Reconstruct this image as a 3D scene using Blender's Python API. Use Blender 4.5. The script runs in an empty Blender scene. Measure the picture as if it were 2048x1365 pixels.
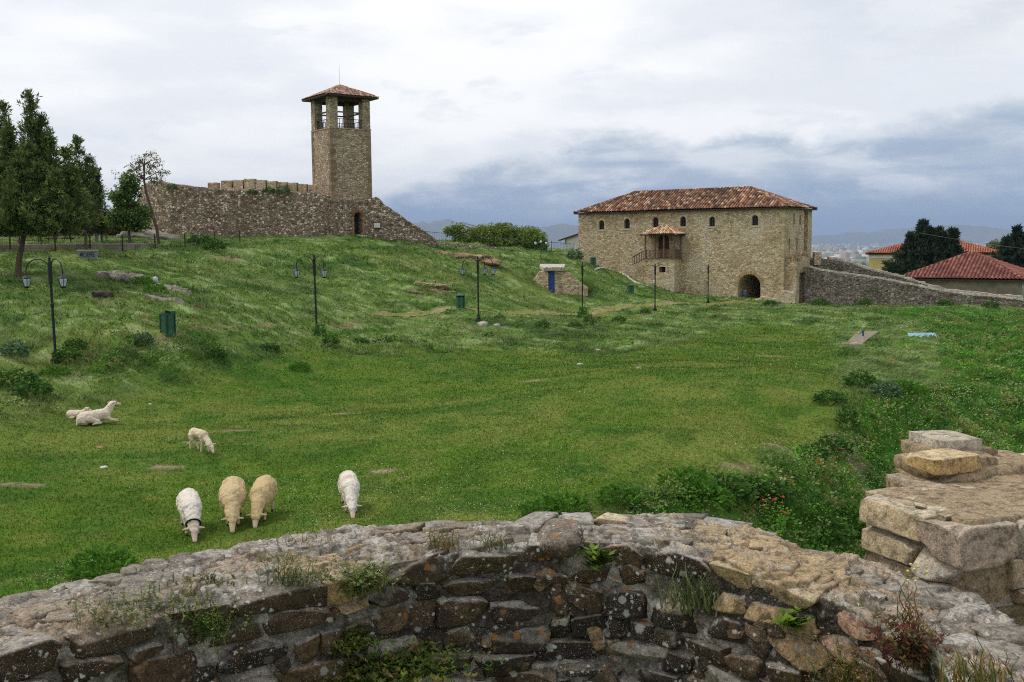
import bpy, bmesh, math, random
import numpy as np
from mathutils import Matrix, Vector, Euler

SC = bpy.context.scene
COL = SC.collection

# ------------------------------------------------------------------ camera
F_PX = 2037.0                     # focal length in pixels of a 2048 wide frame
PITCH, ROLL = math.radians(5.55), math.radians(-0.5)
EYE = Vector((0.0, 0.0, 5.5))
cam_d = bpy.data.cameras.new("camera")
cam_d.sensor_width = 36.0
cam_d.lens = 36.0 * F_PX / 2048.0
cam_d.clip_start = 0.1
cam_d.clip_end = 120000.0
cam = bpy.data.objects.new("camera", cam_d)
COL.objects.link(cam)
R_CAM = Euler((math.pi / 2 - PITCH, 0, 0)).to_matrix() @ Matrix.Rotation(ROLL, 3, 'Z')
cam.matrix_world = Matrix.Translation(EYE) @ R_CAM.to_4x4()
SC.camera = cam

# ------------------------------------------------------------------ world, sun, exposure
SUN_EL, SUN_AZ = math.radians(58), math.radians(-75)      # azimuth from +Y, negative = to the left
SUN_DIR = Vector((math.sin(SUN_AZ) * math.cos(SUN_EL), math.cos(SUN_AZ) * math.cos(SUN_EL), math.sin(SUN_EL)))

def S(r, g, b):
    f = lambda c: (c / 255 / 12.92) if c / 255 <= 0.04045 else ((c / 255 + 0.055) / 1.055) ** 2.4
    return (f(r), f(g), f(b))

class NT:
    """tiny helper to write node trees in few lines"""
    def __init__(s, tree): s.t = tree
    def n(s, kind, **kw):
        nd = s.t.nodes.new(kind)
        ins = kw.pop('ins', {})
        for k, v in kw.items(): setattr(nd, k, v)
        for k, v in ins.items(): s.put(nd.inputs[k], v)
        return nd
    def put(s, sock, v):
        if isinstance(v, bpy.types.NodeSocket): s.t.links.new(v, sock)
        elif isinstance(v, bpy.types.Node): s.t.links.new(v.outputs[0], sock)
        else:
            if isinstance(v, tuple) and len(v) == 3 and sock.type == 'RGBA': v = (*v, 1)
            sock.default_value = v
    def math(s, op, a, b=0.0, c=0.0, clamp=False):
        nd = s.n('ShaderNodeMath', operation=op, use_clamp=clamp)
        for i, v in enumerate((a, b, c)): s.put(nd.inputs[i], v)
        return nd.outputs[0]
    def mix(s, f, a, b, mode='MIX'):
        nd = s.n('ShaderNodeMix', data_type='RGBA', blend_type=mode)
        s.put(nd.inputs[0], f); s.put(nd.inputs[6], a); s.put(nd.inputs[7], b)
        return nd.outputs[2]
    def step(s, v, lo, hi, a=0.0, b=1.0):
        nd = s.n('ShaderNodeMapRange', interpolation_type='SMOOTHSTEP')
        for i, x in enumerate((v, lo, hi, a, b)): s.put(nd.inputs[i], x)
        return nd.outputs[0]
    def noise(s, vec, scale, detail=4.0, rough=0.55, dist=0.0, out='Fac'):
        nd = s.n('ShaderNodeTexNoise', ins={'Scale': scale, 'Detail': detail, 'Roughness': rough, 'Distortion': dist})
        if vec is not None: s.put(nd.inputs['Vector'], vec)
        return nd.outputs[out]
    def ramp(s, f, stops):
        nd = s.n('ShaderNodeValToRGB')
        el = nd.color_ramp.elements
        while len(el) < len(stops): el.new(0.5)
        for e, (p, c) in zip(el, stops): e.position = p; e.color = (*c, 1)
        s.put(nd.inputs[0], f)
        return nd.outputs[0]

world = bpy.data.worlds.new("World")
SC.world = world
world.use_nodes = True
w = NT(world.node_tree)
world.node_tree.nodes.clear()
sky = w.n('ShaderNodeTexSky', sky_type='NISHITA', sun_disc=False, sun_elevation=SUN_EL, sun_rotation=SUN_AZ,
          altitude=300.0, air_density=1.0, dust_density=2.0)
bg_sky = w.n('ShaderNodeBackground', ins={'Color': sky.outputs[0], 'Strength': 0.10})
tc = w.n('ShaderNodeTexCoord')
sep = w.n('ShaderNodeSeparateXYZ', ins={0: tc.outputs['Generated']})
X, Y, Z = sep.outputs
az = w.math('ARCTAN2', X, Y)
el = w.math('ARCSINE', Z)
cv = w.n('ShaderNodeCombineXYZ', ins={0: az, 1: w.math('MULTIPLY', el, 3.2), 2: 0.37})
cv2 = w.n('ShaderNodeCombineXYZ', ins={0: az, 1: w.math('MULTIPLY', el, 1.7), 2: 2.1})
n1 = w.noise(cv, 4.0, 7.0, 0.5, 0.15)
n2 = w.noise(cv, 10.0, 6.0, 0.55, 0.1)
n3 = w.noise(cv2, 10.0, 9.0, 0.60, 0.1)
# elevation warped by the big noise gives billowing edges to the dark bank
elw = w.math('ADD', el, w.math('MULTIPLY', w.math('SUBTRACT', n3, 0.5), 0.11))
# the dark bank stands higher towards the right
top = w.math('ADD', w.step(az, -0.22, 0.10, 0.026, 0.100), w.step(az, 0.3, 0.5, 0.0, 0.02))
bank = w.step(w.math('SUBTRACT', elw, top), -0.026, 0.011, 1.0, 0.0)
high = w.mix(w.step(n1, 0.40, 0.60), S(233, 236, 241), S(253, 253, 253))
high = w.mix(w.math('MULTIPLY', w.step(az, 0.05, 0.5), w.step(el, 0.10, 0.24)), high, w.mix(w.step(n2, 0.40, 0.62), S(202, 208, 217), S(226, 229, 234)))
cv3 = w.n('ShaderNodeCombineXYZ', ins={0: w.math('MULTIPLY', az, 1.0), 1: w.math('MULTIPLY', el, 7.0), 2: 5.2})
n4 = w.noise(cv3, 6.0, 6.0, 0.55, 0.1)
bankc = w.mix(w.step(n2, 0.36, 0.66), S(180, 193, 208), S(222, 227, 233))
bankc = w.mix(w.math('MULTIPLY', w.step(n4, 0.42, 0.62), 0.8), bankc, S(158, 177, 200))
bankc = w.mix(w.math('MULTIPLY', w.step(elw, 0.080, 0.015), 0.9), bankc, S(142, 164, 195))
bankc = w.mix(w.step(el, 0.030, 0.0), bankc, S(126, 153, 192))
cloud = w.mix(bank, high, bankc)
rim = w.math('MULTIPLY', w.step(w.math('ABSOLUTE', w.math('SUBTRACT', w.math('SUBTRACT', elw, top), 0.012)), 0.022, 0.0),
             w.step(n1, 0.42, 0.6))
cloud = w.mix(w.math('MULTIPLY', rim, 0.7), cloud, S(250, 250, 252))
wisp = w.math('MULTIPLY', w.step(n2, 0.53, 0.66), w.step(el, 0.02, 0.06))
cloud = w.mix(w.math('MULTIPLY', wisp, 0.6), cloud, S(226, 231, 238))
bg_cl = w.n('ShaderNodeBackground', ins={'Color': cloud, 'Strength': 0.94})
mx = w.n('ShaderNodeMixShader', ins={0: w.step(el, -0.05, 0.0, 0.6, 0.97), 1: bg_sky.outputs[0], 2: bg_cl.outputs[0]})
wo = w.n('ShaderNodeOutputWorld', ins={0: mx.outputs[0]})

sun_d = bpy.data.lights.new("sun", 'SUN')
sun_d.energy = 1.2
sun_d.angle = math.radians(14)
sun_d.color = (1.0, 0.96, 0.90)
sun = bpy.data.objects.new("sun", sun_d)
COL.objects.link(sun)
sun.rotation_euler = SUN_DIR.to_track_quat('Z', 'Y').to_euler()

SC.view_settings.view_transform = 'Standard'
SC.view_settings.look = 'None'
SC.view_settings.gamma = 1.0
SC.view_settings.exposure = 0.30
SC.cycles.use_denoising = False
SC.cycles.filter_width = 1.1
SC.cycles.max_bounces = 6
SC.cycles.diffuse_bounces = 3
SC.cycles.transparent_max_bounces = 6
SC.cycles.volume_bounces = 0

# ------------------------------------------------------------------ numeric helpers
def ray(px, py):
    v = R_CAM @ Vector((px - 1024.0, -(py - 682.5), -F_PX))
    return v
def at(px, py, d):
    """the point seen at photo pixel (px, py) at ground distance y = d"""
    v = ray(px, py); return EYE + v * (d / v.y)
def at_z(px, py, z):
    v = ray(px, py); return EYE + v * ((z - EYE.z) / v.z)

def h2(ix, iy, seed=0):
    n = (ix.astype(np.int64) * 374761393 + iy.astype(np.int64) * 668265263 + seed * 1442695041) & 0x7fffffff
    n = ((n ^ (n >> 13)) * 1274126177) & 0x7fffffff
    n = ((n ^ (n >> 16)) * 1103515245 + 12345) & 0x7fffffff
    return ((n ^ (n >> 15)) & 0xffffff) / float(0xffffff)
def vn(x, y, seed=0):
    x = np.asarray(x, float); y = np.asarray(y, float)
    ix = np.floor(x); iy = np.floor(y); fx = x - ix; fy = y - iy
    fx = fx * fx * (3 - 2 * fx); fy = fy * fy * (3 - 2 * fy)
    a = h2(ix, iy, seed); b = h2(ix + 1, iy, seed); c = h2(ix, iy + 1, seed); d = h2(ix + 1, iy + 1, seed)
    return (a + (b - a) * fx) * (1 - fy) + (c + (d - c) * fx) * fy
def fbm(x, y, o=4, seed=0, g=0.5):
    s = 0; a = 1; t = 0
    for i in range(o):
        s = s + a * vn(x * 2 ** i + 17.3 * i, y * 2 ** i - 9.1 * i, seed + i); t += a; a *= g
    return s / t
def vn3(p, sc, seed=0):
    x, y, z = p[:, 0] * sc, p[:, 1] * sc, p[:, 2] * sc
    k = np.floor(z); f = z - k; f = f * f * (3 - 2 * f)
    a = vn(x + k * 31.7, y + k * 17.9, seed); b = vn(x + (k + 1) * 31.7, y + (k + 1) * 17.9, seed)
    return a + (b - a) * f
def fbm3(p, sc, o=3, seed=0):
    s = 0; a = 1; t = 0
    for i in range(o): s = s + a * vn3(p, sc * 2 ** i, seed + i); t += a; a *= .5
    return s / t
def sst(x, a, b):
    t = np.clip((x - a) / (b - a), 0, 1); return t * t * (3 - 2 * t)
def lerp(a, b, t): return a + (b - a) * t
def pick(pal, r):
    pal = np.array(pal); return pal[np.minimum((r * len(pal)).astype(int), len(pal) - 1)]

# ------------------------------------------------------------------ object helpers
def tag(o, label=None, cat=None, group=None, kind=None):
    for k, v in (('label', label), ('category', cat), ('group', group), ('kind', kind)):
        if v: o[k] = v
    return o
def link(name, me, parent=None, loc=None):
    o = bpy.data.objects.new(name, me); COL.objects.link(o)
    if parent: o.parent = parent
    if loc is not None: o.location = loc
    return o
def empty(name, loc=(0, 0, 0), rz=0.0):
    o = link(name, None, None, loc); o.rotation_euler = (0, 0, rz); o.empty_display_size = .2
    return o
def mesh_np(name, V, Fc, mat, parent=None, vcol=None, fcol=None, smooth=False, loc=None):
    """V (n,3), Fc (m,3|4) arrays -> one mesh object"""
    V = np.ascontiguousarray(V, np.float32); Fc = np.ascontiguousarray(Fc, np.int32)
    me = bpy.data.meshes.new(name)
    k = Fc.shape[1]; m = len(Fc)
    me.vertices.add(len(V)); me.vertices.foreach_set('co', V.ravel())
    me.loops.add(m * k); me.loops.foreach_set('vertex_index', Fc.ravel())
    me.polygons.add(m); me.polygons.foreach_set('loop_start', np.arange(m, dtype=np.int32) * k)
    if smooth: me.polygons.foreach_set('use_smooth', np.ones(m, bool))
    me.update(calc_edges=True)
    for c, dom in ((vcol, 'POINT'), (fcol, 'FACE')):
        if c is not None:
            a = me.attributes.new('col', 'FLOAT_COLOR', dom)
            c4 = np.ones((len(c), 4), np.float32); c4[:, :3] = c
            a.data.foreach_set('color', c4.ravel())
    me.materials.append(mat)
    return link(name, me, parent, loc)
def grid_faces(nr, nc, flip=False):
    i = np.arange(nr * nc).reshape(nr, nc)
    f = np.stack([i[:-1, :-1], i[:-1, 1:], i[1:, 1:], i[1:, :-1]], -1).reshape(-1, 4)
    return f[:, ::-1] if flip else f
class MB:
    """collects small shapes; build() links them as ONE mesh object"""
    def __init__(s): s.v = []; s.f = []; s.c = []
    def add(s, vs, fs, col=None):
        b = len(s.v); s.v += [tuple(v) for v in vs]; s.f += [tuple(b + i for i in f) for f in fs]
        s.c += [col or (1, 1, 1)] * len(vs); return s
    def box(s, lo, hi, col=None, M=None):
        (a, b, c), (d, e, f) = lo, hi
        vs = [(a, b, c), (d, b, c), (d, e, c), (a, e, c), (a, b, f), (d, b, f), (d, e, f), (a, e, f)]
        if M: vs = [M @ Vector(v) for v in vs]
        return s.add(vs, [(3, 2, 1, 0), (4, 5, 6, 7), (0, 1, 5, 4), (1, 2, 6, 5), (2, 3, 7, 6), (3, 0, 4, 7)], col)
    def tube(s, pts, rad, n=8, col=None):
        pts = [Vector(p) for p in pts]; rad = rad if isinstance(rad, (list, tuple)) else [rad] * len(pts)
        vs = []; fs = []; up = Vector((0, 0, 1)); prev = None
        for i, p in enumerate(pts):
            t = (pts[min(i + 1, len(pts) - 1)] - pts[max(i - 1, 0)]).normalized()
            x = prev - t * prev.dot(t) if prev is not None else (up.cross(t) if abs(t.z) < .95 else Vector((1, 0, 0)).cross(t))
            x.normalize(); prev = x; y = t.cross(x)
            for k in range(n):
                a = 2 * math.pi * k / n; vs.append(p + (x * math.cos(a) + y * math.sin(a)) * rad[i])
        for i in range(len(pts) - 1):
            for k in range(n):
                k2 = (k + 1) % n; fs.append((i * n + k, i * n + k2, (i + 1) * n + k2, (i + 1) * n + k))
        fs.append(tuple(reversed(range(n)))); fs.append(tuple((len(pts) - 1) * n + k for k in range(n)))
        return s.add(vs, fs, col)
    def lathe(s, prof, c=(0, 0, 0), n=12, col=None, rot=0.0):
        """prof: list of (radius, z)"""
        vs = []; fs = []
        for r, z in prof:
            for k in range(n):
                a = rot + 2 * math.pi * k / n; vs.append((c[0] + r * math.cos(a), c[1] + r * math.sin(a), c[2] + z))
        for i in range(len(prof) - 1):
            for k in range(n):
                k2 = (k + 1) % n; fs.append((i * n + k, i * n + k2, (i + 1) * n + k2, (i + 1) * n + k))
        fs.append(tuple(reversed(range(n)))); fs.append(tuple((len(prof) - 1) * n + k for k in range(n)))
        return s.add(vs, fs, col)
    def prism(s, pts, y0, y1, col=None, M=None):
        """outline (x, z) extruded along y"""
        n = len(pts)
        vs = [(x, y0, z) for x, z in pts] + [(x, y1, z) for x, z in pts]
        if M: vs = [M @ Vector(v) for v in vs]
        fs = [tuple(range(n)), tuple(reversed(range(n, 2 * n)))] + [((i + 1) % n, i, n + i, n + (i + 1) % n) for i in range(n)]
        return s.add(vs, fs, col)
    def build(s, name, mat, parent=None, smooth=False, col=False, fix=True, loc=None):
        me = bpy.data.meshes.new(name); me.from_pydata([tuple(v) for v in s.v], [], s.f)
        if fix:
            bm = bmesh.new(); bm.from_mesh(me); bmesh.ops.recalc_face_normals(bm, faces=bm.faces); bm.to_mesh(me); bm.free()
        if smooth: me.polygons.foreach_set('use_smooth', np.ones(len(me.polygons), bool))
        if col:
            a = me.attributes.new('col', 'FLOAT_COLOR', 'POINT')
            a.data.foreach_set('color', np.array([(*c, 1) for c in s.c], np.float32).ravel())
        me.materials.append(mat); me.update()
        return link(name, me, parent, loc)
def arch_pts(cx, w, z0, z1, n=12):
    """outline of a round headed opening, width w, sill z0, crown z1"""
    r = w / 2
    return [(cx - r, z0), (cx + r, z0)] + [(cx + r * math.cos(math.pi * k / n), z1 - r + r * math.sin(math.pi * k / n)) for k in range(n + 1)]
def cut(o, cutter_mb):
    """carve openings: boolean, applied to the mesh data"""
    me = bpy.data.meshes.new('cutter'); me.from_pydata([tuple(v) for v in cutter_mb.v], [], cutter_mb.f)
    bm = bmesh.new(); bm.from_mesh(me); bmesh.ops.recalc_face_normals(bm, faces=bm.faces); bm.to_mesh(me); bm.free()
    c = link('cutter', me); c.matrix_world = o.matrix_world.copy()
    if o.parent: c.parent = o.parent; c.matrix_world = Matrix.Identity(4); c.location = o.location; c.rotation_euler = o.rotation_euler
    md = o.modifiers.new('b', 'BOOLEAN'); md.object = c; md.operation = 'DIFFERENCE'; md.solver = 'EXACT'
    bpy.context.view_layer.update()
    dg = bpy.context.evaluated_depsgraph_get()
    new = bpy.data.meshes.new_from_object(o.evaluated_get(dg))
    o.modifiers.clear(); old = o.data; o.data = new; new.name = old.name
    bpy.data.objects.remove(c); bpy.data.meshes.remove(me)
def copy_tree(o, parent=None):
    c = o.copy(); COL.objects.link(c)
    if parent: c.parent = parent
    for ch in list(o.children): copy_tree(ch, c)
    return c

# ------------------------------------------------------------------ materials
def new_mat(name):
    m = bpy.data.materials.new(name); m.use_nodes = True; m.node_tree.nodes.clear()
    return m, NT(m.node_tree)
def finish(m, t, color, rough=0.9, bump=None, bstr=0.3, bdist=0.02, spec=0.25, metal=0.0):
    p = t.n('ShaderNodeBsdfPrincipled', ins={'Base Color': color, 'Roughness': rough, 'Metallic': metal, 'Specular IOR Level': spec})
    if bump is not None:
        b = t.n('ShaderNodeBump', ins={'Strength': bstr, 'Distance': bdist, 'Height': bump}); t.put(p.inputs['Normal'], b.outputs[0])
    t.n('ShaderNodeOutputMaterial', ins={0: p.outputs[0]})
    return m
def plain(name, c, rough=0.7, var=0.25, sc=6.0, metal=0.0, bstr=0.15, spec=0.3):
    m, t = new_mat(name)
    co = t.n('ShaderNodeTexCoord').outputs['Object']
    n = t.noise(co, sc, 6.0, 0.6)
    k = t.step(n, 0.3, 0.7, 1 - var, 1 + var)
    col = t.mix(1.0, c, t.n('ShaderNodeCombineXYZ', ins={0: k, 1: k, 2: k}).outputs[0], 'MULTIPLY')
    return finish(m, t, col, rough, n, bstr, 0.02, spec, metal)
def attr_mat(name, rough=0.9, nsc=30.0, namt=0.3, bstr=0.3, bdist=0.01, spec=0.2, trans=0.0, tint=(1, 1, 1)):
    """base colour from the mesh's own 'col' attribute, broken up by noise"""
    m, t = new_mat(name)
    a = t.n('ShaderNodeAttribute', attribute_name='col').outputs[0]
    co = t.n('ShaderNodeTexCoord').outputs['Object']
    n = t.noise(co, nsc, 6.0, 0.65)
    k = t.step(n, 0.25, 0.75, 1 - namt, 1 + namt)
    col = t.mix(1.0, a, t.n('ShaderNodeCombineXYZ', ins={0: k, 1: k, 2: k}).outputs[0], 'MULTIPLY')
    if tint != (1, 1, 1): col = t.mix(1.0, col, tint, 'MULTIPLY')
    if trans:
        d = t.n('ShaderNodeBsdfDiffuse', ins={0: col}); tr = t.n('ShaderNodeBsdfTranslucent', ins={0: col})
        mxs = t.n('ShaderNodeMixShader', ins={0: trans, 1: d.outputs[0], 2: tr.outputs[0]})
        t.n('ShaderNodeOutputMaterial', ins={0: mxs.outputs[0]}); return m
    return finish(m, t, col, rough, n, bstr, bdist, spec)
def stone_mat(name, pal, mortar, scale=(2.6, 2.6, 4.6), stain=S(70, 62, 50), stain_amt=0.5, gap=0.09, bdist=0.06, pale=None, gain=1.0):
    """rubble masonry: stones of many colours in courses, joints, broad weather stains"""
    m, t = new_mat(name)
    co = t.n('ShaderNodeTexCoord').outputs['Object']
    wob = t.noise(co, 1.1, 3.0, 0.5, out='Color')
    v = t.n('ShaderNodeVectorMath', operation='MULTIPLY_ADD', ins={0: wob, 1: (0.25, 0.25, 0.25), 2: co}).outputs[0]
    mp = t.n('ShaderNodeMapping', ins={'Vector': v, 'Scale': scale}).outputs[0]
    vo = t.n('ShaderNodeTexVoronoi', feature='F1', ins={'Vector': mp, 'Scale': 1.0, 'Randomness': 0.85})
    ve = t.n('ShaderNodeTexVoronoi', feature='DISTANCE_TO_EDGE', ins={'Vector': mp, 'Scale': 1.0, 'Randomness': 0.85})
    rnd = t.n('ShaderNodeSeparateColor', ins={0: vo.outputs['Color']}).outputs[0]
    stops = [(i / max(1, len(pal) - 1), c) for i, c in enumerate(pal)]
    col = t.ramp(rnd, stops)
    fine = t.noise(co, 14.0, 6.0, 0.7)
    k = t.step(fine, 0.25, 0.75, 0.72, 1.25)
    col = t.mix(1.0, col, t.n('ShaderNodeCombineXYZ', ins={0: k, 1: k, 2: k}).outputs[0], 'MULTIPLY')
    edge = t.step(ve.outputs['Distance'], 0.02, gap, 1.0, 0.0)
    col = t.mix(t.math('MULTIPLY', edge, 0.8), col, mortar)
    big = t.noise(co, 0.33, 6.0, 0.6, 0.4)
    col = t.mix(t.math('MULTIPLY', t.step(big, 0.48, 0.66), stain_amt), col, stain)
    if pale:
        b2 = t.noise(co, 0.21, 5.0, 0.6, 0.3)
        col = t.mix(t.math('MULTIPLY', t.step(b2, 0.5, 0.68), 0.5), col, pale)
    b3 = t.noise(co, 0.55, 4.0, 0.6, 0.2); col = t.mix(t.math('MULTIPLY', t.step(b3, 0.52, 0.7), 0.45), col, mortar)
    sx = t.n('ShaderNodeMapping', ins={'Vector': co, 'Scale': (1.6, 1.6, .22)}).outputs[0]; b4 = t.noise(sx, 1.0, 5.0, 0.6); col = t.mix(t.math('MULTIPLY', t.step(b4, 0.56, 0.7), 0.4), col, stain)
    if gain != 1.0: col = t.mix(1.0, col, (gain * .98, gain * .985, gain * 1.08), 'MULTIPLY')
    hgt = t.math('ADD', t.step(ve.outputs['Distance'], 0.0, 0.16), t.math('MULTIPLY', fine, 0.5))
    return finish(m, t, col, 0.95, hgt, 0.9, bdist, 0.1)

M_GRASS = attr_mat('grass_blades', trans=0.35, nsc=3.0, namt=0.12)
M_LEAF = attr_mat('leaves', trans=0.3, nsc=5.0, namt=0.15)
M_NEEDLE = attr_mat('tree_foliage', trans=0.4, nsc=2.0, namt=0.15, tint=(1.55, 1.5, 1.45))
M_GROUND = attr_mat('turf', nsc=9.0, namt=0.35, bstr=0.6, bdist=0.05, spec=0.05)
M_ROCK = attr_mat('rock', nsc=14.0, namt=0.3, bstr=0.6, bdist=0.03, spec=0.1)
M_TILE = attr_mat('clay_tiles', nsc=6.0, namt=0.22, bstr=0.2, spec=0.15, tint=(0.95, 1.08, 1.12))
M_BARK = plain('bark', S(92, 78, 66), 0.95, 0.4, 9.0, bstr=0.6)
M_IRON = plain('black_iron', S(38, 40, 44), 0.5, 0.3, 8.0, 0.2)
M_FENCEIRON = plain('fence_iron', S(58, 62, 66), 0.6, 0.3, 8.0)
M_GREEN = plain('green_paint', S(48, 92, 66), 0.55, 0.25, 5.0)
M_GREEN_DK = plain('dark_green_paint', S(30, 55, 42), 0.6, 0.25, 5.0)
M_DARK = plain('dark_interior', S(18, 17, 17), 0.9, 0.2)
M_WOOD = plain('weathered_wood', S(112, 94, 76), 0.85, 0.35, 12.0)
M_WOOD_DK = plain('dark_wood', S(62, 46, 36), 0.8, 0.35, 12.0)
M_REDWOOD = plain('red_brown_door', S(88, 44, 34), 0.6, 0.3, 10.0)
M_GLASSDK = plain('window_glass', S(34, 40, 52), 0.15, 0.3, 2.0, spec=0.6)
M_LAMPGLASS = plain('lantern_glass', S(176, 190, 196), 0.2, 0.15, 6.0, spec=0.6)
M_WHITEPL = plain('white_plaster', S(214, 212, 206), 0.9, 0.12, 3.0)
M_PALESTONE = plain('pale_dressed_stone', S(196, 184, 160), 0.95, 0.2, 7.0, bstr=0.5)
M_CONCRETE = plain('concrete', S(186, 178, 164), 0.95, 0.22, 4.0, bstr=0.4)
M_BLUE = plain('blue_door_paint', S(44, 78, 160), 0.5, 0.25, 6.0)
M_YELLOWPL = plain('yellow_plaster', S(206, 178, 120), 0.9, 0.1, 1.0)
M_GREYPL = plain('grey_plaster', S(128, 118, 104), 0.95, 0.3, 0.8)
M_WALL_TOWER = stone_mat('tower_masonry', [S(104, 92, 74), S(134, 118, 94), S(158, 140, 110), S(124, 114, 100), S(178, 160, 130), S(140, 114, 82)],
                         S(118, 106, 86), scale=(4.0, 4.0, 6.4), stain=S(96, 88, 76), stain_amt=0.35, gain=1.75)
M_WALL_CASTLE = stone_mat('castle_masonry', [S(86, 74, 60), S(122, 104, 82), S(146, 128, 104), S(104, 96, 88), S(196, 180, 154), S(132, 108, 84), S(72, 62, 52)],
                          S(78, 68, 54), scale=(4.2, 4.2, 6.0), stain=S(88, 82, 62), stain_amt=0.40, gain=1.75)
M_WALL_HOUSE = stone_mat('warm_masonry', [S(134, 114, 82), S(176, 154, 116), S(202, 182, 140), S(160, 140, 108), S(216, 200, 162), S(160, 130, 90)],
                         S(194, 178, 142), scale=(3.6, 3.6, 6.4), stain=S(136, 114, 82), stain_amt=0.45, pale=S(206, 194, 168), gain=1.22)
M_WALL_RIGHT = stone_mat('grey_masonry', [S(74, 66, 54), S(112, 104, 90), S(136, 128, 112), S(92, 82, 66), S(150, 144, 130), S(62, 54, 44)],
                         S(82, 74, 60), scale=(3.8, 3.8, 6.2), stain=S(70, 68, 48), stain_amt=0.45, gain=1.55)
# ------------------------------------------------------------------ terrain
CP = []                                    # known ground points, read off the photograph with estimated distances
for q in [(60, 830, 31.5), (0, 900, 27), (400, 760, 40), (800, 700, 51.6), (1100, 690, 55.6), (1300, 680, 60), (1400, 640, 78),
          (1500, 620, 92), (1700, 620, 95), (1700, 680, 65), (1400, 720, 49), (1700, 760, 42.8), (1500, 850, 30), (1300, 950, 24),
          (1100, 1000, 21.7), (1700, 840, 31.6), (1560, 920, 25.7), (1350, 990, 22.2), (700, 860, 30), (400, 980, 23.4), (900, 780, 39), (200, 860, 30.4),
          (1650, 1050, 23.9), (1750, 960, 29.6), (1500, 1085, 21.7), (1700, 1110, 23.6), (1850, 790, 38.4), (1950, 860, 38.8),
          (2048, 800, 44.6), (2048, 700, 62.7), (1900, 740, 49.6), (1900, 660, 73), (2048, 632, 92), (1900, 615, 100), (2048, 617, 99), (1640, 612, 105),
          (112, 728, 38), (634, 672, 52), (957, 645, 63), (1165, 630, 82), (1310, 622, 90), (1416, 606, 106),
          (800, 637, 66), (1000, 632, 70), (1250, 615, 89), (337, 668, 42), (921, 617, 68), (1261, 588, 100), (1186, 530, 114),
          (0, 650, 43), (0, 720, 37), (35, 557, 56), (200, 555, 58), (330, 600, 52), (450, 620, 52), (600, 600, 62), (600, 540, 76), (450, 530, 72),
          (600, 482, 90), (400, 490, 80), (250, 500, 73), (0, 500, 66), (100, 520, 62), (722, 475, 95), (480, 475, 94), (320, 475, 93), (150, 488, 78),
          (760, 560, 76), (860, 520, 88), (900, 575, 76), (860, 588, 74), (830, 488, 97), (960, 540, 90), (1000, 590, 84), (1000, 515, 105),
          (1100, 505, 118), (1080, 523, 106), (1103, 582, 92), (1060, 537, 96), (1165, 577, 95), (1158, 528, 122), (1300, 573, 114),
          (1400, 592, 112), (1500, 599, 108), (1240, 562, 109), (1160, 503, 135), (1000, 492, 124), (1570, 608, 106)]:
    CP.append(tuple(at(*q)))
CP += [(-12, 12, 0.1), (-6, 14, 0), (0, 16, 0), (5, 17, -.2), (-12, 20, .1), (0, 30, 0.0), (0, 8, -.3), (6, 12, -1.3), (12, 15, -2.0), (-8, 5, 0), (0, -20, -2), (30, -10, -3), (-30, -10, 1),
       (20, 20, -2.3), (25, 30, -2.1), (40, 40, -2.5), (45, 70, -2.2), (50, 95, -2.2), (60, 110, -3.5), (60, 60, -3), (70, 20, -4),
       (-20, 30, .7), (-30, 40, 2.6), (-30, 20, 1.2), (-45, 60, 4.6), (-60, 90, 6), (-60, 40, 4), (-50, 130, 5), (-15, 120, 5.8), (-30, 110, 6.0), (0, 122, 5.0),
       (10, 150, 0), (-20, 160, 1), (40, 125, -3.5), (55, 140, -6), (75, 140, -7), (25, 150, -3), (-70, 10, 2)]
CP = np.array(CP)
_A = CP[:, :2] / 30.0
def _phi(r2): return np.where(r2 > 1e-12, 0.5 * r2 * np.log(np.maximum(r2, 1e-12)), 0.0)
_n = len(_A)
_K = _phi(((_A[:, None] - _A[None]) ** 2).sum(-1)) + 0.004 * np.eye(_n)
_P = np.c_[np.ones(_n), _A]
_W = np.linalg.solve(np.block([[_K, _P], [_P.T, np.zeros((3, 3))]]), np.r_[CP[:, 2], np.zeros(3)])
def base_h(x, y):
    sh = np.shape(x); q = np.stack([np.ravel(x), np.ravel(y)], -1).astype(float)
    out = np.empty(len(q))
    for i in range(0, len(q), 40000):
        p = np.clip(q[i:i + 40000], [-80, -25], [85, 165]) / 30.0
        out[i:i + 40000] = _phi(((p[:, None] - _A[None]) ** 2).sum(-1)) @ _W[:_n] + _W[_n] + p @ _W[_n + 1:]
    return np.clip(out, -9, 8.0).reshape(sh)
def inpoly(x, y, P):
    r = np.zeros(np.shape(x), bool); j = len(P) - 1
    for i in range(len(P)):
        (a, b), (c, d) = P[i], P[j]
        r ^= ((b > y) != (d > y)) & (x < (c - a) * (y - b) / (d - b + 1e-9) + a); j = i
    return r
def segd(x, y, P, closed=False):
    best = np.full(np.shape(x), 1e9); n = len(P)
    for i in range(n if closed else n - 1):
        a = np.array(P[i]); b = np.array(P[(i + 1) % n]); v = b - a; L = v @ v
        t = np.clip(((x - a[0]) * v[0] + (y - a[1]) * v[1]) / L, 0, 1)
        best = np.minimum(best, np.hypot(x - a[0] - t * v[0], y - a[1] - t * v[1]))
    return best
def px_xy(*q): p = at(*q); return (p.x, p.y)
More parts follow.
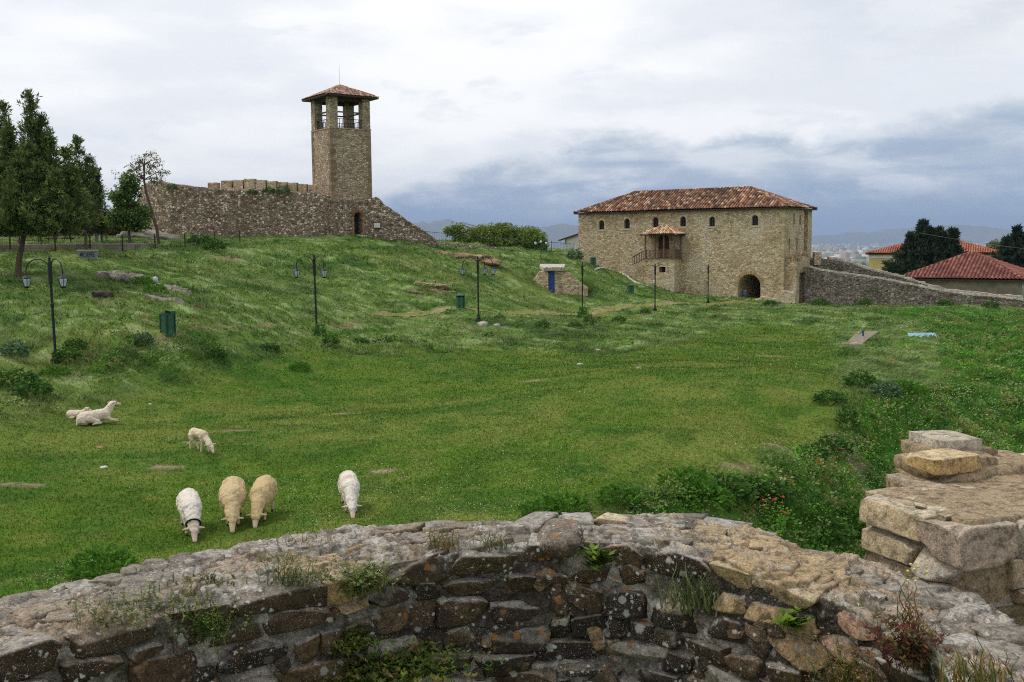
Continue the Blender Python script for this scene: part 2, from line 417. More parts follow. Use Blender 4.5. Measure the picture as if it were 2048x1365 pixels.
LAWN = [(-22, 8), (-20, 24)] + [px_xy(*q) for q in [(60, 830, 31.5), (230, 785, 36), (400, 755, 40.5), (600, 725, 46), (800, 705, 50.8), (960, 690, 54.5), (1100, 700, 53.5),
        (1230, 712, 51.5), (1330, 690, 57), (1420, 665, 66), (1500, 645, 77), (1640, 660, 72), (1690, 730, 48), (1720, 770, 41.5), (1700, 838, 31.8), (1620, 890, 27.5),
        (1540, 930, 25.2), (1380, 985, 22.3), (1250, 1015, 21)]] + [(2, 17), (0, 8)]
PATH = [px_xy(*q) for q in [(690, 640, 63), (750, 637, 65.5), (850, 633, 67.5), (1000, 632, 70), (1120, 625, 79), (1250, 615, 89), (1360, 605, 99), (1440, 600, 105), (1500, 598, 108)]]
TRACKS = [[px_xy(*q) for q in [(200, 622, 48), (270, 628, 47.5), (330, 634, 46.5), (400, 640, 46)]],
          [px_xy(*q) for q in [(1500, 598, 108), (1420, 610, 101), (1330, 625, 88), (1180, 640, 77)]],
          [px_xy(*q) for q in [(330, 672, 42), (480, 664, 48), (600, 656, 53), (760, 646, 60), (900, 648, 61.5), (1010, 648, 61.5)]]]
def lawn_sd(x, y):
    d = segd(x, y, LAWN, True); return np.where(inpoly(x, y, LAWN), d, -d)
DITCH = [px_xy(*q) for q in [(1250, 1015, 21), (1380, 985, 22.3), (1540, 930, 25.2), (1620, 890, 27.5), (1700, 838, 31.8), (1850, 785, 38.4), (1885, 745, 48.5), (1890, 700, 60), (1850, 650, 78), (1720, 620, 96)]] + \
        [(60, 98), (60, 5), (3, 5)]
BARE = [(455, 860, 30.3, .9, .3), (385, 884, 28.6, .4, .22), (1067, 777, 39.2, .55, .3), (340, 935, 25.6, .8, .25), (700, 815, 34, .6, .3), (40, 975, 23.4, .8, .25), (760, 952, 24.6, .4, .25), (1560, 712, 52, 1.2, .6), (455, 512, 75, 1.4, 2.2), (1700, 935, 30, .7, .7), (1740, 975, 28.4, .7, .5), (1490, 940, 24.8, .6, .3), (1560, 905, 26.6, .5, .4)]
BARE = [(*px_xy(a, b, c), d, e) for a, b, c, d, e in BARE]

def ground_fields(x, y):
    """height and zone weights"""
    z = base_h(x, y)
    sd = lawn_sd(x, y) + (fbm(x * .35, y * .35, 3, 5) - .5) * 3.0
    lawn = sst(sd, -.8, 1.2)
    r = np.hypot(x, y)
    rough = 1 - lawn
    tuss = fbm(x * .55, y * .55, 3, 11) - .5
    tus2 = fbm(x * 1.9, y * 1.9, 3, 12) - .5
    z = z + rough * (tuss * .5 + tus2 * .24) * sst(r, 14, 22) + lawn * ((fbm(x * .25, y * .25, 2, 13) - .5) * .22 + (fbm(x * 1.3, y * 1.3, 2, 14) - .5) * .06)
    eb = segd(x, y, DITCH[:6]); ins = inpoly(x, y, DITCH); fd = (1 - sst(r, 40, 52)) * sst(r, 15, 19)
    z = z + fd * (.26 * np.exp(-((np.where(ins, eb, -eb) + .3) / .75) ** 2) * (.4 + 1.2 * fbm(x * .5, y * .5, 2, 15)) - .65 * np.where(ins, sst(eb, .3, 2.4), 0))
    far = sst(r, 150, 900)
    z = z * (1 - sst(r, 150, 320)) - 9 * sst(r, 150, 320)
    z = z * (1 - far) - 110 * far
    return z, lawn, sd
def gz(x, y):
    return float(ground_fields(np.array([x], float), np.array([y], float))[0][0])
def gp(px, py, d):
    """photo pixel + distance -> that spot snapped on the ground"""
    p = at(px, py, d); return Vector((p.x, p.y, gz(p.x, p.y)))
def on_ground(px, py, lo=12.0, hi=135.0):
    """first place where the sight line through a photo pixel meets the ground"""
    ds = np.exp(np.linspace(math.log(lo), math.log(hi), 900)); v = ray(px, py)
    x = v.x / v.y * ds; y = ds; zr = EYE.z + v.z / v.y * ds
    zg = ground_fields(x, y)[0]; k = np.nonzero(zr <= zg)[0]
    k = k[0] if len(k) else len(ds) - 1
    return Vector((x[k], y[k], zg[k]))

C_LAWN_A, C_LAWN_B, C_LAWN_C = S(80, 106, 32), S(100, 116, 48), S(64, 98, 30)
C_HILL_A, C_HILL_B, C_HILL_C = S(92, 116, 50), S(152, 166, 112), S(66, 94, 38)
C_DITCH_A, C_DITCH_B = S(58, 98, 30), S(84, 120, 48)
C_DIRT, C_DIRT2 = S(140, 126, 98), S(112, 98, 70)
def ground_col(x, y, lawn, sd):
    n1 = fbm(x * .12, y * .12, 4, 21)[:, None]; n2 = fbm(x * .5, y * .5, 4, 22)[:, None]; n3 = fbm(x * 2.2, y * 2.2, 3, 23)[:, None]
    A = lambda c: np.array(c)[None]
    lw = lerp(A(C_LAWN_A), A(C_LAWN_B), sst(n1, .42, .62)); lw = lerp(lw, A(C_LAWN_C), sst(n2, .5, .72) * .8)
    lw = lerp(lw, A(S(128, 128, 66)), sst(n3, .58, .78) * .3); n5 = fbm(x * .9 + 50, y * .9, 4, 25)[:, None]; lw = lerp(lw, A(S(112, 110, 58)), sst(n5, .56, .7) * .25); lw = lerp(lw, A(S(48, 78, 24)), sst(n5, .46, .34) * .4)
    # streaky, wind combed hill grass
    u = x * .8 - y * .35; v = x * .35 + y * .8
    st = fbm(u * .9, v * 3.4, 4, 24)[:, None]
    hl = lerp(A(C_HILL_A), A(C_HILL_B), sst(st, .48, .75) * .75); hl = lerp(hl, A(C_HILL_C), sst(n2, .5, .68))
    hl = lerp(hl, A(S(128, 130, 72)), sst(n1, .58, .75) * .28)
    dd = segd(x, y, DITCH, True); dw = sst(np.where(inpoly(x, y, DITCH), dd, -dd) + (n3[:, 0] - .5) * 2, -.8, .8)[:, None]
    dt = lerp(A(C_DITCH_A), A(C_DITCH_B), sst(n2, .4, .65)); dt = lerp(dt, A(S(104, 128, 66)), sst(n3, .55, .75) * .6)
    c = lerp(lerp(hl, dt, dw), lw, lawn[:, None])
    # bare earth
    b = np.zeros(len(x))
    for bx, by, rx, ry in BARE:
        q = np.hypot((x - bx) / rx, (y - by) / ry) + (fbm(x * 2.3, y * 2.3, 3, 31) - .5) * 1.3
        b = np.maximum(b, sst(q, 1.1, .5) * .85)
    for T in TRACKS:
        q = segd(x, y, T) + (fbm(x * 1.1, y * 1.1, 3, 32) - .5) * .9
        b = np.maximum(b, sst(q, .32, .08) * .6)
    c = lerp(c, lerp(A(C_DIRT), A(C_DIRT2), sst(n3, .4, .6)), b[:, None])
    return c, b

# one polar sheet about the viewpoint, out to the horizon
az_f = np.radians(np.linspace(-36, 36, 860)); az_c = np.radians(np.linspace(36, 324, 90))[1:-1]
azs = np.r_[az_f, az_c]
rs = np.r_[np.linspace(.4, 11, 14), 11.0 * (190 / 11.0) ** (np.linspace(0, 1, 660)[1:]), 190 * (45000 / 190) ** (np.linspace(0, 1, 90)[1:])]
RR, AA = np.meshgrid(rs, azs, indexing='ij')
gx = (RR * np.sin(AA)).ravel(); gy = (RR * np.cos(AA)).ravel()
gzz, glawn, gsd = ground_fields(gx, gy)
gcol, gbare = ground_col(gx, gy, glawn, gsd)
# the plain: fields and hedges
pl = sst(RR.ravel(), 300, 1200)[:, None]
fn = h2(np.floor(gx / 260 + fbm(gx / 900, gy / 900, 2, 41) * 2), np.floor(gy / 420), 42)
fc = pick([S(92, 112, 62), S(120, 128, 84), S(76, 98, 58), S(140, 138, 104), S(104, 118, 74)], fn)
gcol = lerp(gcol, fc, pl)
nA = len(azs); fac = grid_faces(len(rs), nA)
i = np.arange(len(rs) * nA).reshape(len(rs), nA)
wrap = np.stack([i[:-1, -1], i[:-1, 0], i[1:, 0], i[1:, -1]], -1)
ground = mesh_np('ground', np.c_[gx, gy, gzz], np.r_[fac, wrap], M_GROUND, vcol=gcol, smooth=True)
tag(ground, kind='structure')
# does each face look up?
# path strip, ragged edges, 1.5 cm over the turf
def path_strip(name, line, width, seed):
    P = np.array(line); seg = np.r_[0, np.cumsum(np.hypot(*np.diff(P, axis=0).T))]
    s = np.arange(0, seg[-1], .25); cx = np.interp(s, seg, P[:, 0]); cy = np.interp(s, seg, P[:, 1])
    k = np.ones(17) / 17; cx = np.convolve(np.pad(cx, 8, 'edge'), k, 'valid'); cy = np.convolve(np.pad(cy, 8, 'edge'), k, 'valid')
    tx, ty = np.gradient(cx), np.gradient(cy); L = np.hypot(tx, ty); nx, ny = -ty / L, tx / L
    a = np.linspace(-1, 1, 15); wl = width * (.55 + .8 * fbm(s * .4, s * 0 + 3, 3, seed)); wr = width * (.55 + .8 * fbm(s * .4, s * 0 + 9, 3, seed + 1))
    off = np.where(a[None] < 0, a[None] * wl[:, None], a[None] * wr[:, None]) + (vn(s * .2, s * 0, seed + 5)[:, None] - .5) * .6
    x = (cx[:, None] + nx[:, None] * off).ravel(); y = (cy[:, None] + ny[:, None] * off).ravel()
    z = ground_fields(x, y)[0] + .03
    n = fbm(x * 1.2, y * 1.2, 4, seed + 7)[:, None]; m = fbm(x * 3, y * 3, 3, seed + 8)[:, None]
    c = lerp(np.array(S(152, 136, 102))[None], np.array(S(130, 124, 78))[None], sst(n, .38, .58)); c = lerp(c, np.array(S(112, 122, 62))[None], sst(m, .42, .62) * .9)
    o = mesh_np(name, np.c_[x, y, z], grid_faces(len(s), 15, True), M_GROUND, vcol=c, smooth=True)
    return tag(o, kind='structure')
path_strip('path', PATH, .72, 60)

# ------------------------------------------------------------------ grass
rng = np.random.default_rng(7)
def blades(name, x, y, z, h, wdt, lean, leandir, c0, c1, mat=M_GRASS, segs=2):
    """x.. arrays; each blade a bent tapering strip"""
    n = len(x); th = rng.uniform(0, 2 * np.pi, n)
    sx, sy = np.cos(th) * wdt / 2, np.sin(th) * wdt / 2
    lx, ly = np.cos(leandir) * lean, np.sin(leandir) * lean
    V = []; C = []
    for k in range(segs + 1):
        t = k / segs; ww = (1 - t * .75) if k < segs else 0
        hx = lx * t ** 1.7 * h; hy = ly * t ** 1.7 * h; hz = h * t * (1 - .35 * np.minimum(lean, 1.2) * t)
        c = lerp(c0, c1, t)
        if k < segs:
            V += [np.c_[x - sx * ww + hx, y - sy * ww + hy, z + hz], np.c_[x + sx * ww + hx, y + sy * ww + hy, z + hz]]; C += [c, c]
        else:
            V.append(np.c_[x + hx, y + hy, z + hz]); C.append(c)
    m = len(V); V = np.stack(V, 1).reshape(-1, 3); C = np.stack(C, 1).reshape(-1, 3)
    b = (np.arange(n) * m)[:, None]
    F = []
    for k in range(segs - 1): F += [b + np.array([[2 * k, 2 * k + 1, 2 * k + 3]]), b + np.array([[2 * k, 2 * k + 3, 2 * k + 2]])]
    F.append(b + np.array([[2 * segs - 2, 2 * segs - 1, 2 * segs]]))
    o = mesh_np(name, V, np.concatenate(F), mat, vcol=C)
    return tag(o, kind='stuff')
def scatter(n, r0, r1, a=33.0, p=1.0):
    r = np.exp(rng.uniform(math.log(r0), math.log(r1), n)); th = np.radians(rng.uniform(-a, a, n))
    return r * np.sin(th), r * np.cos(th), r
SOLID = []        # footprints (x, y, radius) where no grass grows
HOUSE_L, HOUSE_RZ = Vector((8.1, 123.05, 0)), math.radians(-36)
def off_things(x, y):
    keep = np.ones(len(x), bool)
    for a, b, r in SOLID: keep &= np.hypot(x - a, y - b) > r
    c, s = math.cos(HOUSE_RZ), math.sin(HOUSE_RZ)
    u = (x - HOUSE_L.x) * c + (y - HOUSE_L.y) * s; v = -(x - HOUSE_L.x) * s + (y - HOUSE_L.y) * c
    keep &= ~((u > -.1) & (u < 26) & (v > -.1) & (v < 9))
    keep &= y < 128
    return keep
def grow_grass():
    # short grazed turf
    x, y, r = scatter(450000, 12, 105)
    z, lawn, sd = ground_fields(x, y); c, b = ground_col(x, y, lawn, sd)
    pd = segd(x, y, PATH)
    k = (rng.random(len(x)) < lawn) & (rng.random(len(x)) > b * 1.1) & off_things(x, y) & (pd > .5)
    x, y, r, z, c = x[k], y[k], r[k], z[k], c[k]; n = len(x)
    j = rng.normal(1, .16, (n, 1)) * np.array([[1.0, 1.0, 1.0]]); c = c * np.clip(j, .55, 1.6)
    yel = (rng.random(n) < .10)[:, None]; c = np.where(yel, lerp(c, np.array(S(168, 172, 96))[None], .6), c)
    h = rng.uniform(.03, .075, n) * (1 + r / 90); wd = np.maximum(.010, .00085 * r) * rng.uniform(.7, 1.5, n)
    blades('short_grass', x, y, z - .01, h, wd, rng.uniform(.2, 1.2, n), rng.uniform(0, 6.28, n), c * .9, c * 1.12, segs=1)
    # long wind laid grass of the slopes
    x, y, r = scatter(590000, 13, 122)
    z, lawn, sd = ground_fields(x, y); c, b = ground_col(x, y, lawn, sd); ditch = inpoly(x, y, DITCH)
    pd = segd(x, y, PATH)
    dens = .25 + .9 * sst(fbm(x * .8, y * .8, 3, 77), .3, .6)
    k = (rng.random(len(x)) > lawn) & (rng.random(len(x)) > b * 1.15) & off_things(x, y) & ((pd > 1.0) | (rng.random(len(x)) < .13)) & (rng.random(len(x)) < dens)
    x, y, r, z, c, ditch = x[k], y[k], r[k], z[k], c[k], ditch[k]; n = len(x)
    swirl = fbm(x * .16, y * .16, 3, 71); strand = fbm((x * .8 - y * .35) * 1.3, (x * .35 + y * .8) * 4.5, 3, 72)
    ld = np.where(ditch, rng.uniform(0, 6.28, n), -1.15 + (swirl - .5) * 4.5 + rng.normal(0, .35, n))
    h = rng.uniform(.14, .42, n) * (.5 + fbm(x * .45, y * .45, 2, 73)); h = np.where(ditch, h * .9, h)
    ln = np.where(ditch, rng.uniform(.2, 1.0, n), rng.uniform(.7, 1.7, n))
    wd = np.maximum(.010, .00075 * r) * rng.uniform(.7, 1.5, n)
    c = c * np.clip(rng.normal(1, .18, (n, 1)), .5, 1.7)
    pale = (sst(strand, .47, .68) * .95 * (~ditch) + (rng.random(n) < .20) * .5)[:, None]
    tip = lerp(c * 1.5, np.array(S(184, 192, 150))[None], np.clip(pale, 0, .9))
    blades('long_grass', x, y, z - .02, h, wd, ln, ld, c * 1.0, tip, segs=2)
    # rank undergrowth of the right bank and ditch, and of the foot of the left bank
    xs, ys, rr = scatter(26000, 16, 100); z, lawn, sd = ground_fields(xs, ys); ditch = inpoly(xs, ys, DITCH); ex = segd(xs, ys, DITCH[:9])
    lft = (xs < -3) & (sd < -.3) & (sd > -5.5) & (ys < 62) & (ys > 26)
    pr = np.where(ditch, np.where(ex < 5, .95, .42), np.where(lft, .22 * sst(fbm(xs * .4, ys * .4, 3, 91), .42, .6), 0.02 * (lawn < .2)))
    pr = pr * (.25 + .75 * sst(fbm(xs * .7, ys * .7, 3, 90), .38, .55))
    k = (rng.random(len(xs)) < pr) & off_things(xs, ys) & (segd(xs, ys, PATH) > 1.2); xs, ys, rr, z = xs[k], ys[k], rr[k], z[k]
    per = 44; n = len(xs); idx = np.repeat(np.arange(n), per); m = len(idx); rad = rng.uniform(.14, .42, n) * (.7 + rr / 90); hh = rng.uniform(.10, .62, n)
    a = rng.uniform(0, 6.28, m); q = np.sqrt(rng.random(m)); P = np.c_[xs[idx] + np.cos(a) * q * rad[idx], ys[idx] + np.sin(a) * q * rad[idx], z[idx] + hh[idx] * rng.random(m) ** .7 * (1 - .5 * q * q)]
    N = np.c_[np.cos(a), np.sin(a), np.full(m, .8)] + rng.normal(0, .5, (m, 3))
    kind_ = pick(WEED_DK[1:] + WEED_LT + [S(106, 124, 66), S(122, 134, 80), S(136, 146, 92), S(128, 124, 72)], rng.random(n) * .999) * np.clip(rng.normal(1.3, .25, (n, 1)), .7, 2.0)
    V, Fq, C = leaf_quads(P, N, rng.uniform(.04, .10, m) * (.75 + rr[idx] / 50), .3, kind_[idx] * rng.uniform(.75, 1.3, (m, 1)), .25)
    tag(mesh_np('undergrowth', V, Fq, M_LEAF, vcol=C), kind='stuff')
    # white clover and daisies in the near turf and on the ditch bank
    x, y, r = scatter(130000, 15.5, 60)
    z, lawn, sd = ground_fields(x, y); ditch = inpoly(x, y, DITCH)
    f = fbm(x * .3, y * .3, 3, 81)
    pr = np.where(ditch, sst(f, .42, .6) * .75, lawn * sst(f, .45, .62) * np.clip(1.7 - r / 17, 0.02, 1)) + .01
    k = (rng.random(len(x)) < pr * .8); x, y, r, z, ditch = x[k], y[k], r[k], z[k], ditch[k]; n = len(x)
    s = np.maximum(.007, .00038 * r) * rng.uniform(.6, 1.25, n) ; hz = z + np.where(ditch, rng.uniform(.05, .4, n), rng.uniform(.03, .08, n))
    V = []
    for dx, dy, dz in ((-1, 0, -.3), (0, -1, .3), (1, 0, .3), (0, 1, .8)): V.append(np.c_[x + dx * s, y + dy * s, hz + dz * s])
    V = np.stack(V, 1).reshape(-1, 3); F_ = (np.arange(n) * 4)[:, None] + np.array([[0, 1, 2, 3]])
    cc = np.repeat(lerp(np.array(S(226, 228, 206))[None], np.array(S(232, 222, 150))[None], (rng.random(n) < .15)[:, None]), 4, 0)
    tag(mesh_np('daisies', V, F_, M_LEAF, vcol=cc), kind='stuff')

# ------------------------------------------------------------------ broad leaved weeds, shrubs, trees
def leaf_quads(P, N, size, asp, cols, droop=0.0, rg=None):
    """leaves at points P, growing along N: two triangles folded along the midrib"""
    rg = rg or rng; n = len(P); N = N / (np.linalg.norm(N, axis=1, keepdims=True) + 1e-9)
    q = rg.normal(size=(n, 3)); s = np.cross(N, q); s /= (np.linalg.norm(s, axis=1, keepdims=True) + 1e-9)
    size = np.broadcast_to(size, (n,))[:, None]; w = size * asp
    tipv = N * size; tipv[:, 2] -= droop * size[:, 0]
    up = np.cross(s, N) * w * .35
    V = np.stack([P, P + tipv * .5 + s * w + up, P + tipv, P + tipv * .5 - s * w + up], 1).reshape(-1, 3)
    b = (np.arange(n) * 4)[:, None]
    Fq = np.concatenate([b + np.array([[0, 1, 2]]), b + np.array([[0, 2, 3]])])
    return V, Fq, np.repeat(cols, 4, 0)
def weed_mesh(name, n, rad, hgt, size, pal, seed, asp=.25, up=.5):
    g = np.random.default_rng(seed)
    a = g.uniform(0, 6.28, n); rr = rad * np.sqrt(g.random(n)); hh = hgt * g.random(n) ** .7 * (1 - .6 * (rr / rad) ** 2)
    P = np.c_[rr * np.cos(a), rr * np.sin(a), hh]
    N = np.c_[np.cos(a), np.sin(a), np.full(n, up)] + g.normal(0, .45, (n, 3))
    c = pick(pal, g.random(n)) * g.uniform(.75, 1.3, (n, 1))
    V, Fq, C = leaf_quads(P, N, g.uniform(.6, 1.3, n) * size, asp, c, .25, g)
    return mesh_np(name, V, Fq, M_LEAF, vcol=C)
WEED_DK = [S(66, 98, 44), S(76, 112, 50), S(56, 86, 42), S(94, 126, 62)]
WEED_BL = [S(88, 114, 80), S(104, 130, 96), S(72, 100, 66)]
WEED_LT = [S(84, 128, 44), S(100, 140, 56), S(70, 110, 40)]
def crown(name, P, N, size, asp, pal, parent, seed, droop=.2, jit=.25):
    g = np.random.default_rng(seed)
    c = pick(pal, np.clip(g.random(len(P)), 0, .999)) * np.clip(g.normal(1, jit, (len(P), 1)), .5, 1.7)
    V, Fq, C = leaf_quads(P, N, size, asp, c, droop, g)
    return mesh_np(name, V, Fq, M_NEEDLE, parent, vcol=C)
def clumps(g, spots, per, spread, flat=.7):
    """points scattered in leaf clumps about spots (k, 4: x y z r)"""
    k = len(spots); idx = np.repeat(np.arange(k), per); n = len(idx)
    d = g.normal(size=(n, 3)); d /= np.linalg.norm(d, axis=1, keepdims=True)
    rad = spots[idx, 3] * spread * (.35 + .65 * g.random(n) ** .5)
    P = spots[idx, :3] + d * rad[:, None] * np.array([[1, 1, flat]])
    return P, d + np.array([[0, 0, .25]])
def fill_ellipsoids(g, ells, n, hole=.42, hs=.9, seed=3):
    """spots inside a union of ellipsoids (cx cy cz rx ry rz), mostly near the skin, with gaps"""
    out = []
    for e in ells:
        m = int(n * e[6]) if len(e) > 6 else n
        d = g.normal(size=(m, 3)); d /= np.linalg.norm(d, axis=1, keepdims=True)
        t = g.random(m) ** .4
        out.append(np.array(e[:3])[None] + d * t[:, None] * np.array(e[3:6])[None])
    P = np.concatenate(out); keep = fbm3(P + 50, hs, 3, seed) > hole
    return P[keep]
def trunk_mb(pts, rads, n=9): return MB().tube(pts, rads, n)
def limbs(mb, g, base, tips, r0):
    for t in tips:
        b = Vector(base); t = Vector(t); m = b.lerp(t, .5) + Vector((g.normal(0, .1), g.normal(0, .1), .12)) * (t - b).length * .6
        mb.tube([b, m, t], [r0, r0 * .6, r0 * .15], 6)
# ------------------------------------------------------------------ tiled roofs
PAL_OLD = [S(142, 92, 68), S(112, 72, 56), S(160, 110, 82), S(90, 64, 52), S(186, 148, 116), S(128, 82, 62), S(104, 82, 68), S(80, 58, 50), S(140, 100, 78)]
PAL_PORCH = [S(196, 160, 124), S(206, 182, 150), S(170, 104, 72), S(158, 92, 62), S(214, 194, 166), S(186, 140, 104)]
PAL_TOWERR = [S(156, 108, 90), S(140, 96, 80), S(172, 134, 114), S(124, 92, 80), S(186, 154, 134)]
PAL_ORANGE = [S(168, 96, 72), S(158, 88, 66), S(178, 106, 80), S(150, 84, 64)]
PAL_RED = [S(134, 78, 66), S(126, 72, 62), S(144, 88, 74), S(116, 66, 58)]
def roof_face(A, B, C, D, tw, th, pal, seed, amp=None, sub=6, droopn=.02):
    """tiled face: eave A to B (seen from outside), top edge D to C (D above A). returns V, F, facecolour"""
    A, B, C, D = (np.array(p, float) for p in (A, B, C, D))
    eu = B - A; L = np.linalg.norm(eu); eu /= L
    dv = D - A; ev = dv - eu * (dv @ eu); H = np.linalg.norm(ev); ev /= H
    nrm = np.cross(eu, ev); uD, uC = (D - A) @ eu, (C - A) @ eu
    amp = amp or tw * .32
    nu = max(8, int(L / tw * sub)); nv = max(6, int(H / th) * 3)
    u = np.linspace(0, L, nu + 1); v = np.linspace(0, H, nv + 1)
    U, Vv = np.meshgrid(u, v)
    lo = uD * Vv / H; hi = L + (uC - L) * Vv / H
    Uc = np.clip(U, lo, hi)
    row = np.floor(Vv / th + 1e-6)
    off = np.abs(np.cos(np.pi * U / tw)) * amp + (1 - (Vv / th - row)) * droopn + (h2(np.round(U / tw), row, seed) - .5) * .02
    sag = (fbm(U * .25, Vv * .25, 2, seed) - .5) * .08
    P = A + Uc[..., None] * eu + Vv[..., None] * ev + (off + sag)[..., None] * nrm
    Fq = grid_faces(nv + 1, nu + 1)
    uc = (U[:-1, :-1] + U[1:, 1:]) / 2; vc = (Vv[:-1, :-1] + Vv[1:, 1:]) / 2
    i = np.round(uc / tw).astype(int); j = np.floor(vc / th).astype(int)
    pan_shade = (np.floor(uc / tw * 2 + .5).astype(int) % 2).ravel(); c = pick(pal, h2(i, j, seed + 1).ravel() * .999) * (0.8 + .4 * h2(i, j, seed + 2).ravel())[:, None] * np.where(pan_shade == 1, .52, 1.12)[:, None]; c *= (.8 + .4 * fbm(uc * .35, vc * .5, 3, seed + 4).ravel())[:, None]  # covers lightened, pans darkened: tile highlight and channel shade put into the colour
    wid = (hi - lo); bad = ((uc < lo[:-1, :-1]) | (uc > hi[:-1, :-1])).ravel()
    return P.reshape(-1, 3), Fq[~bad], c[~bad]
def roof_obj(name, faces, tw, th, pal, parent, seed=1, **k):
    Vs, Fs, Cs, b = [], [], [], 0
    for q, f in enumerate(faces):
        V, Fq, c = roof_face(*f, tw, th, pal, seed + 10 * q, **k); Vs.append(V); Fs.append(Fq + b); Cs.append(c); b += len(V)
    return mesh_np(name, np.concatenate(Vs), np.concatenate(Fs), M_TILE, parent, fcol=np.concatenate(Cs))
def ridge_caps(name, lines, r, pal, parent, seed):
    g = np.random.default_rng(seed); mb = MB()
    for a, b in lines:
        a, b = Vector(a), Vector(b); n = max(2, int((b - a).length / .38))
        for k in range(n):
            p, q = a.lerp(b, k / n), a.lerp(b, (k + 1.12) / n)
            col = pick(pal, np.array([g.random() * .999]))[0] * g.uniform(.85, 1.2)
            mb.tube([p, q], [r * 1.1, r * .9], 8, tuple(col))
    return mb.build(name, M_TILE, parent, col=True)
def hip(x0, x1, y0, y1, ze, zr, inset0, inset1, ov):
    """hip roof corner points: eave rectangle grown by ov, ridge along x"""
    ym = (y0 + y1) / 2
    e = [(x0 - ov, y0 - ov, ze), (x1 + ov, y0 - ov, ze), (x1 + ov, y1 + ov, ze), (x0 - ov, y1 + ov, ze)]
    r0, r1 = (x0 + inset0, ym, zr), (x1 - inset1, ym, zr)
    faces = [(e[0], e[1], r1, r0), (e[1], e[2], r1, r1), (e[2], e[3], r0, r1), (e[3], e[0], r0, r0)]
    caps = [(e[0], r0), (e[1], r1), (e[2], r1), (e[3], r0)] + ([(r0, r1)] if (Vector(r0) - Vector(r1)).length > .3 else [])
    return e, faces, caps
def eave_board(name, e, thick, mat, parent, inner=None):
    """soffit and fascia under the tiles"""
    mb = MB(); lo = [(x, y, z - thick) for x, y, z in e]; hi = [(x, y, z - .015) for x, y, z in e]
    mb.add(lo + hi, [(3, 2, 1, 0), (4, 5, 6, 7), (0, 1, 5, 4), (1, 2, 6, 5), (2, 3, 7, 6), (3, 0, 4, 7)])
    return mb.build(name, mat, parent)

# ------------------------------------------------------------------ ragged masonry wall along stations
def ruin_wall(name, pts, tops, bases, thick, mat, parent=None, dz=.12, dn=.09, step=.22, seed=1, vcol=None):
    """pts: list of (x, y); top and base heights per point. closed body with broken crest"""
    P = np.array(pts, float); seg = np.r_[0, np.cumsum(np.hypot(*np.diff(P, axis=0).T))]
    n = max(4, int(seg[-1] / step)); s = np.linspace(0, seg[-1], n + 1)
    x = np.interp(s, seg, P[:, 0]); y = np.interp(s, seg, P[:, 1]); zt = np.interp(s, seg, tops); zb = np.interp(s, seg, bases)
    tx = np.gradient(x); ty = np.gradient(y); L = np.hypot(tx, ty); nx, ny = ty / L, -tx / L      # towards the viewer for walls running left to right
    zt = zt + (fbm(s * .6, s * 0, 4, seed) - .5) * dz * 2 + (vn(s * 2.6, s * 0 + 5, seed + 3) - .5) * dz
    rows = []; nh = max(6, int(np.max(zt - zb) / step))
    for k in range(nh + 1):
        t = k / nh; rows.append((x + nx * thick / 2, y + ny * thick / 2, zb + (zt - zb) * t, 1.0))
    for t in (.33, .66): rows.append((x + nx * thick * (.5 - t), y + ny * thick * (.5 - t), zt + (vn(s * 1.7, s * 0 + t * 9, seed + 4) - .4) * dz, 0.2))
    for k in range(nh + 1):
        t = 1 - k / nh; rows.append((x - nx * thick / 2, y - ny * thick / 2, zb + (zt - zb) * t, -1.0))
    V = np.stack([np.stack(r[:3], -1) for r in rows], 0); nr = len(rows)
    S_ = np.broadcast_to(s, (nr, n + 1)); T_ = np.broadcast_to(np.arange(nr)[:, None] * step, (nr, n + 1))
    d = (fbm(S_ * .9, T_ * .9, 3, seed + 7) - .5) * dn * 2; sg = np.array([r[3] for r in rows])[:, None]
    V[..., 0] += nx[None] * d * sg; V[..., 1] += ny[None] * d * sg
    V = V.reshape(-1, 3); Fq = grid_faces(nr, n + 1)
    i = np.arange(nr * (n + 1)).reshape(nr, n + 1); caps = []
    for cidx in (0, n):
        col = i[:, cidx]
        for k in range(nr // 2):
            a, b_, c_, d_ = col[k], col[min(k + 1, nr - 1)], col[nr - 2 - k], col[nr - 1 - k]
            if len({a, b_, c_, d_}) == 4: caps.append((a, b_, c_, d_) if cidx else (d_, c_, b_, a))
    return mesh_np(name, V, np.r_[Fq, np.array(caps)], mat, parent)
def along(q):
    """stations (px, top py, base py, distance) -> points, top and base heights"""
    pts, tp, bs = [], [], []
    for px, ty, by, d in q:
        a = at(px, ty, d); b = at(px, by, d); pts.append((a.x, a.y)); tp.append(a.z); bs.append(min(b.z, gz(b.x, b.y)) - .3)
    return pts, tp, bs

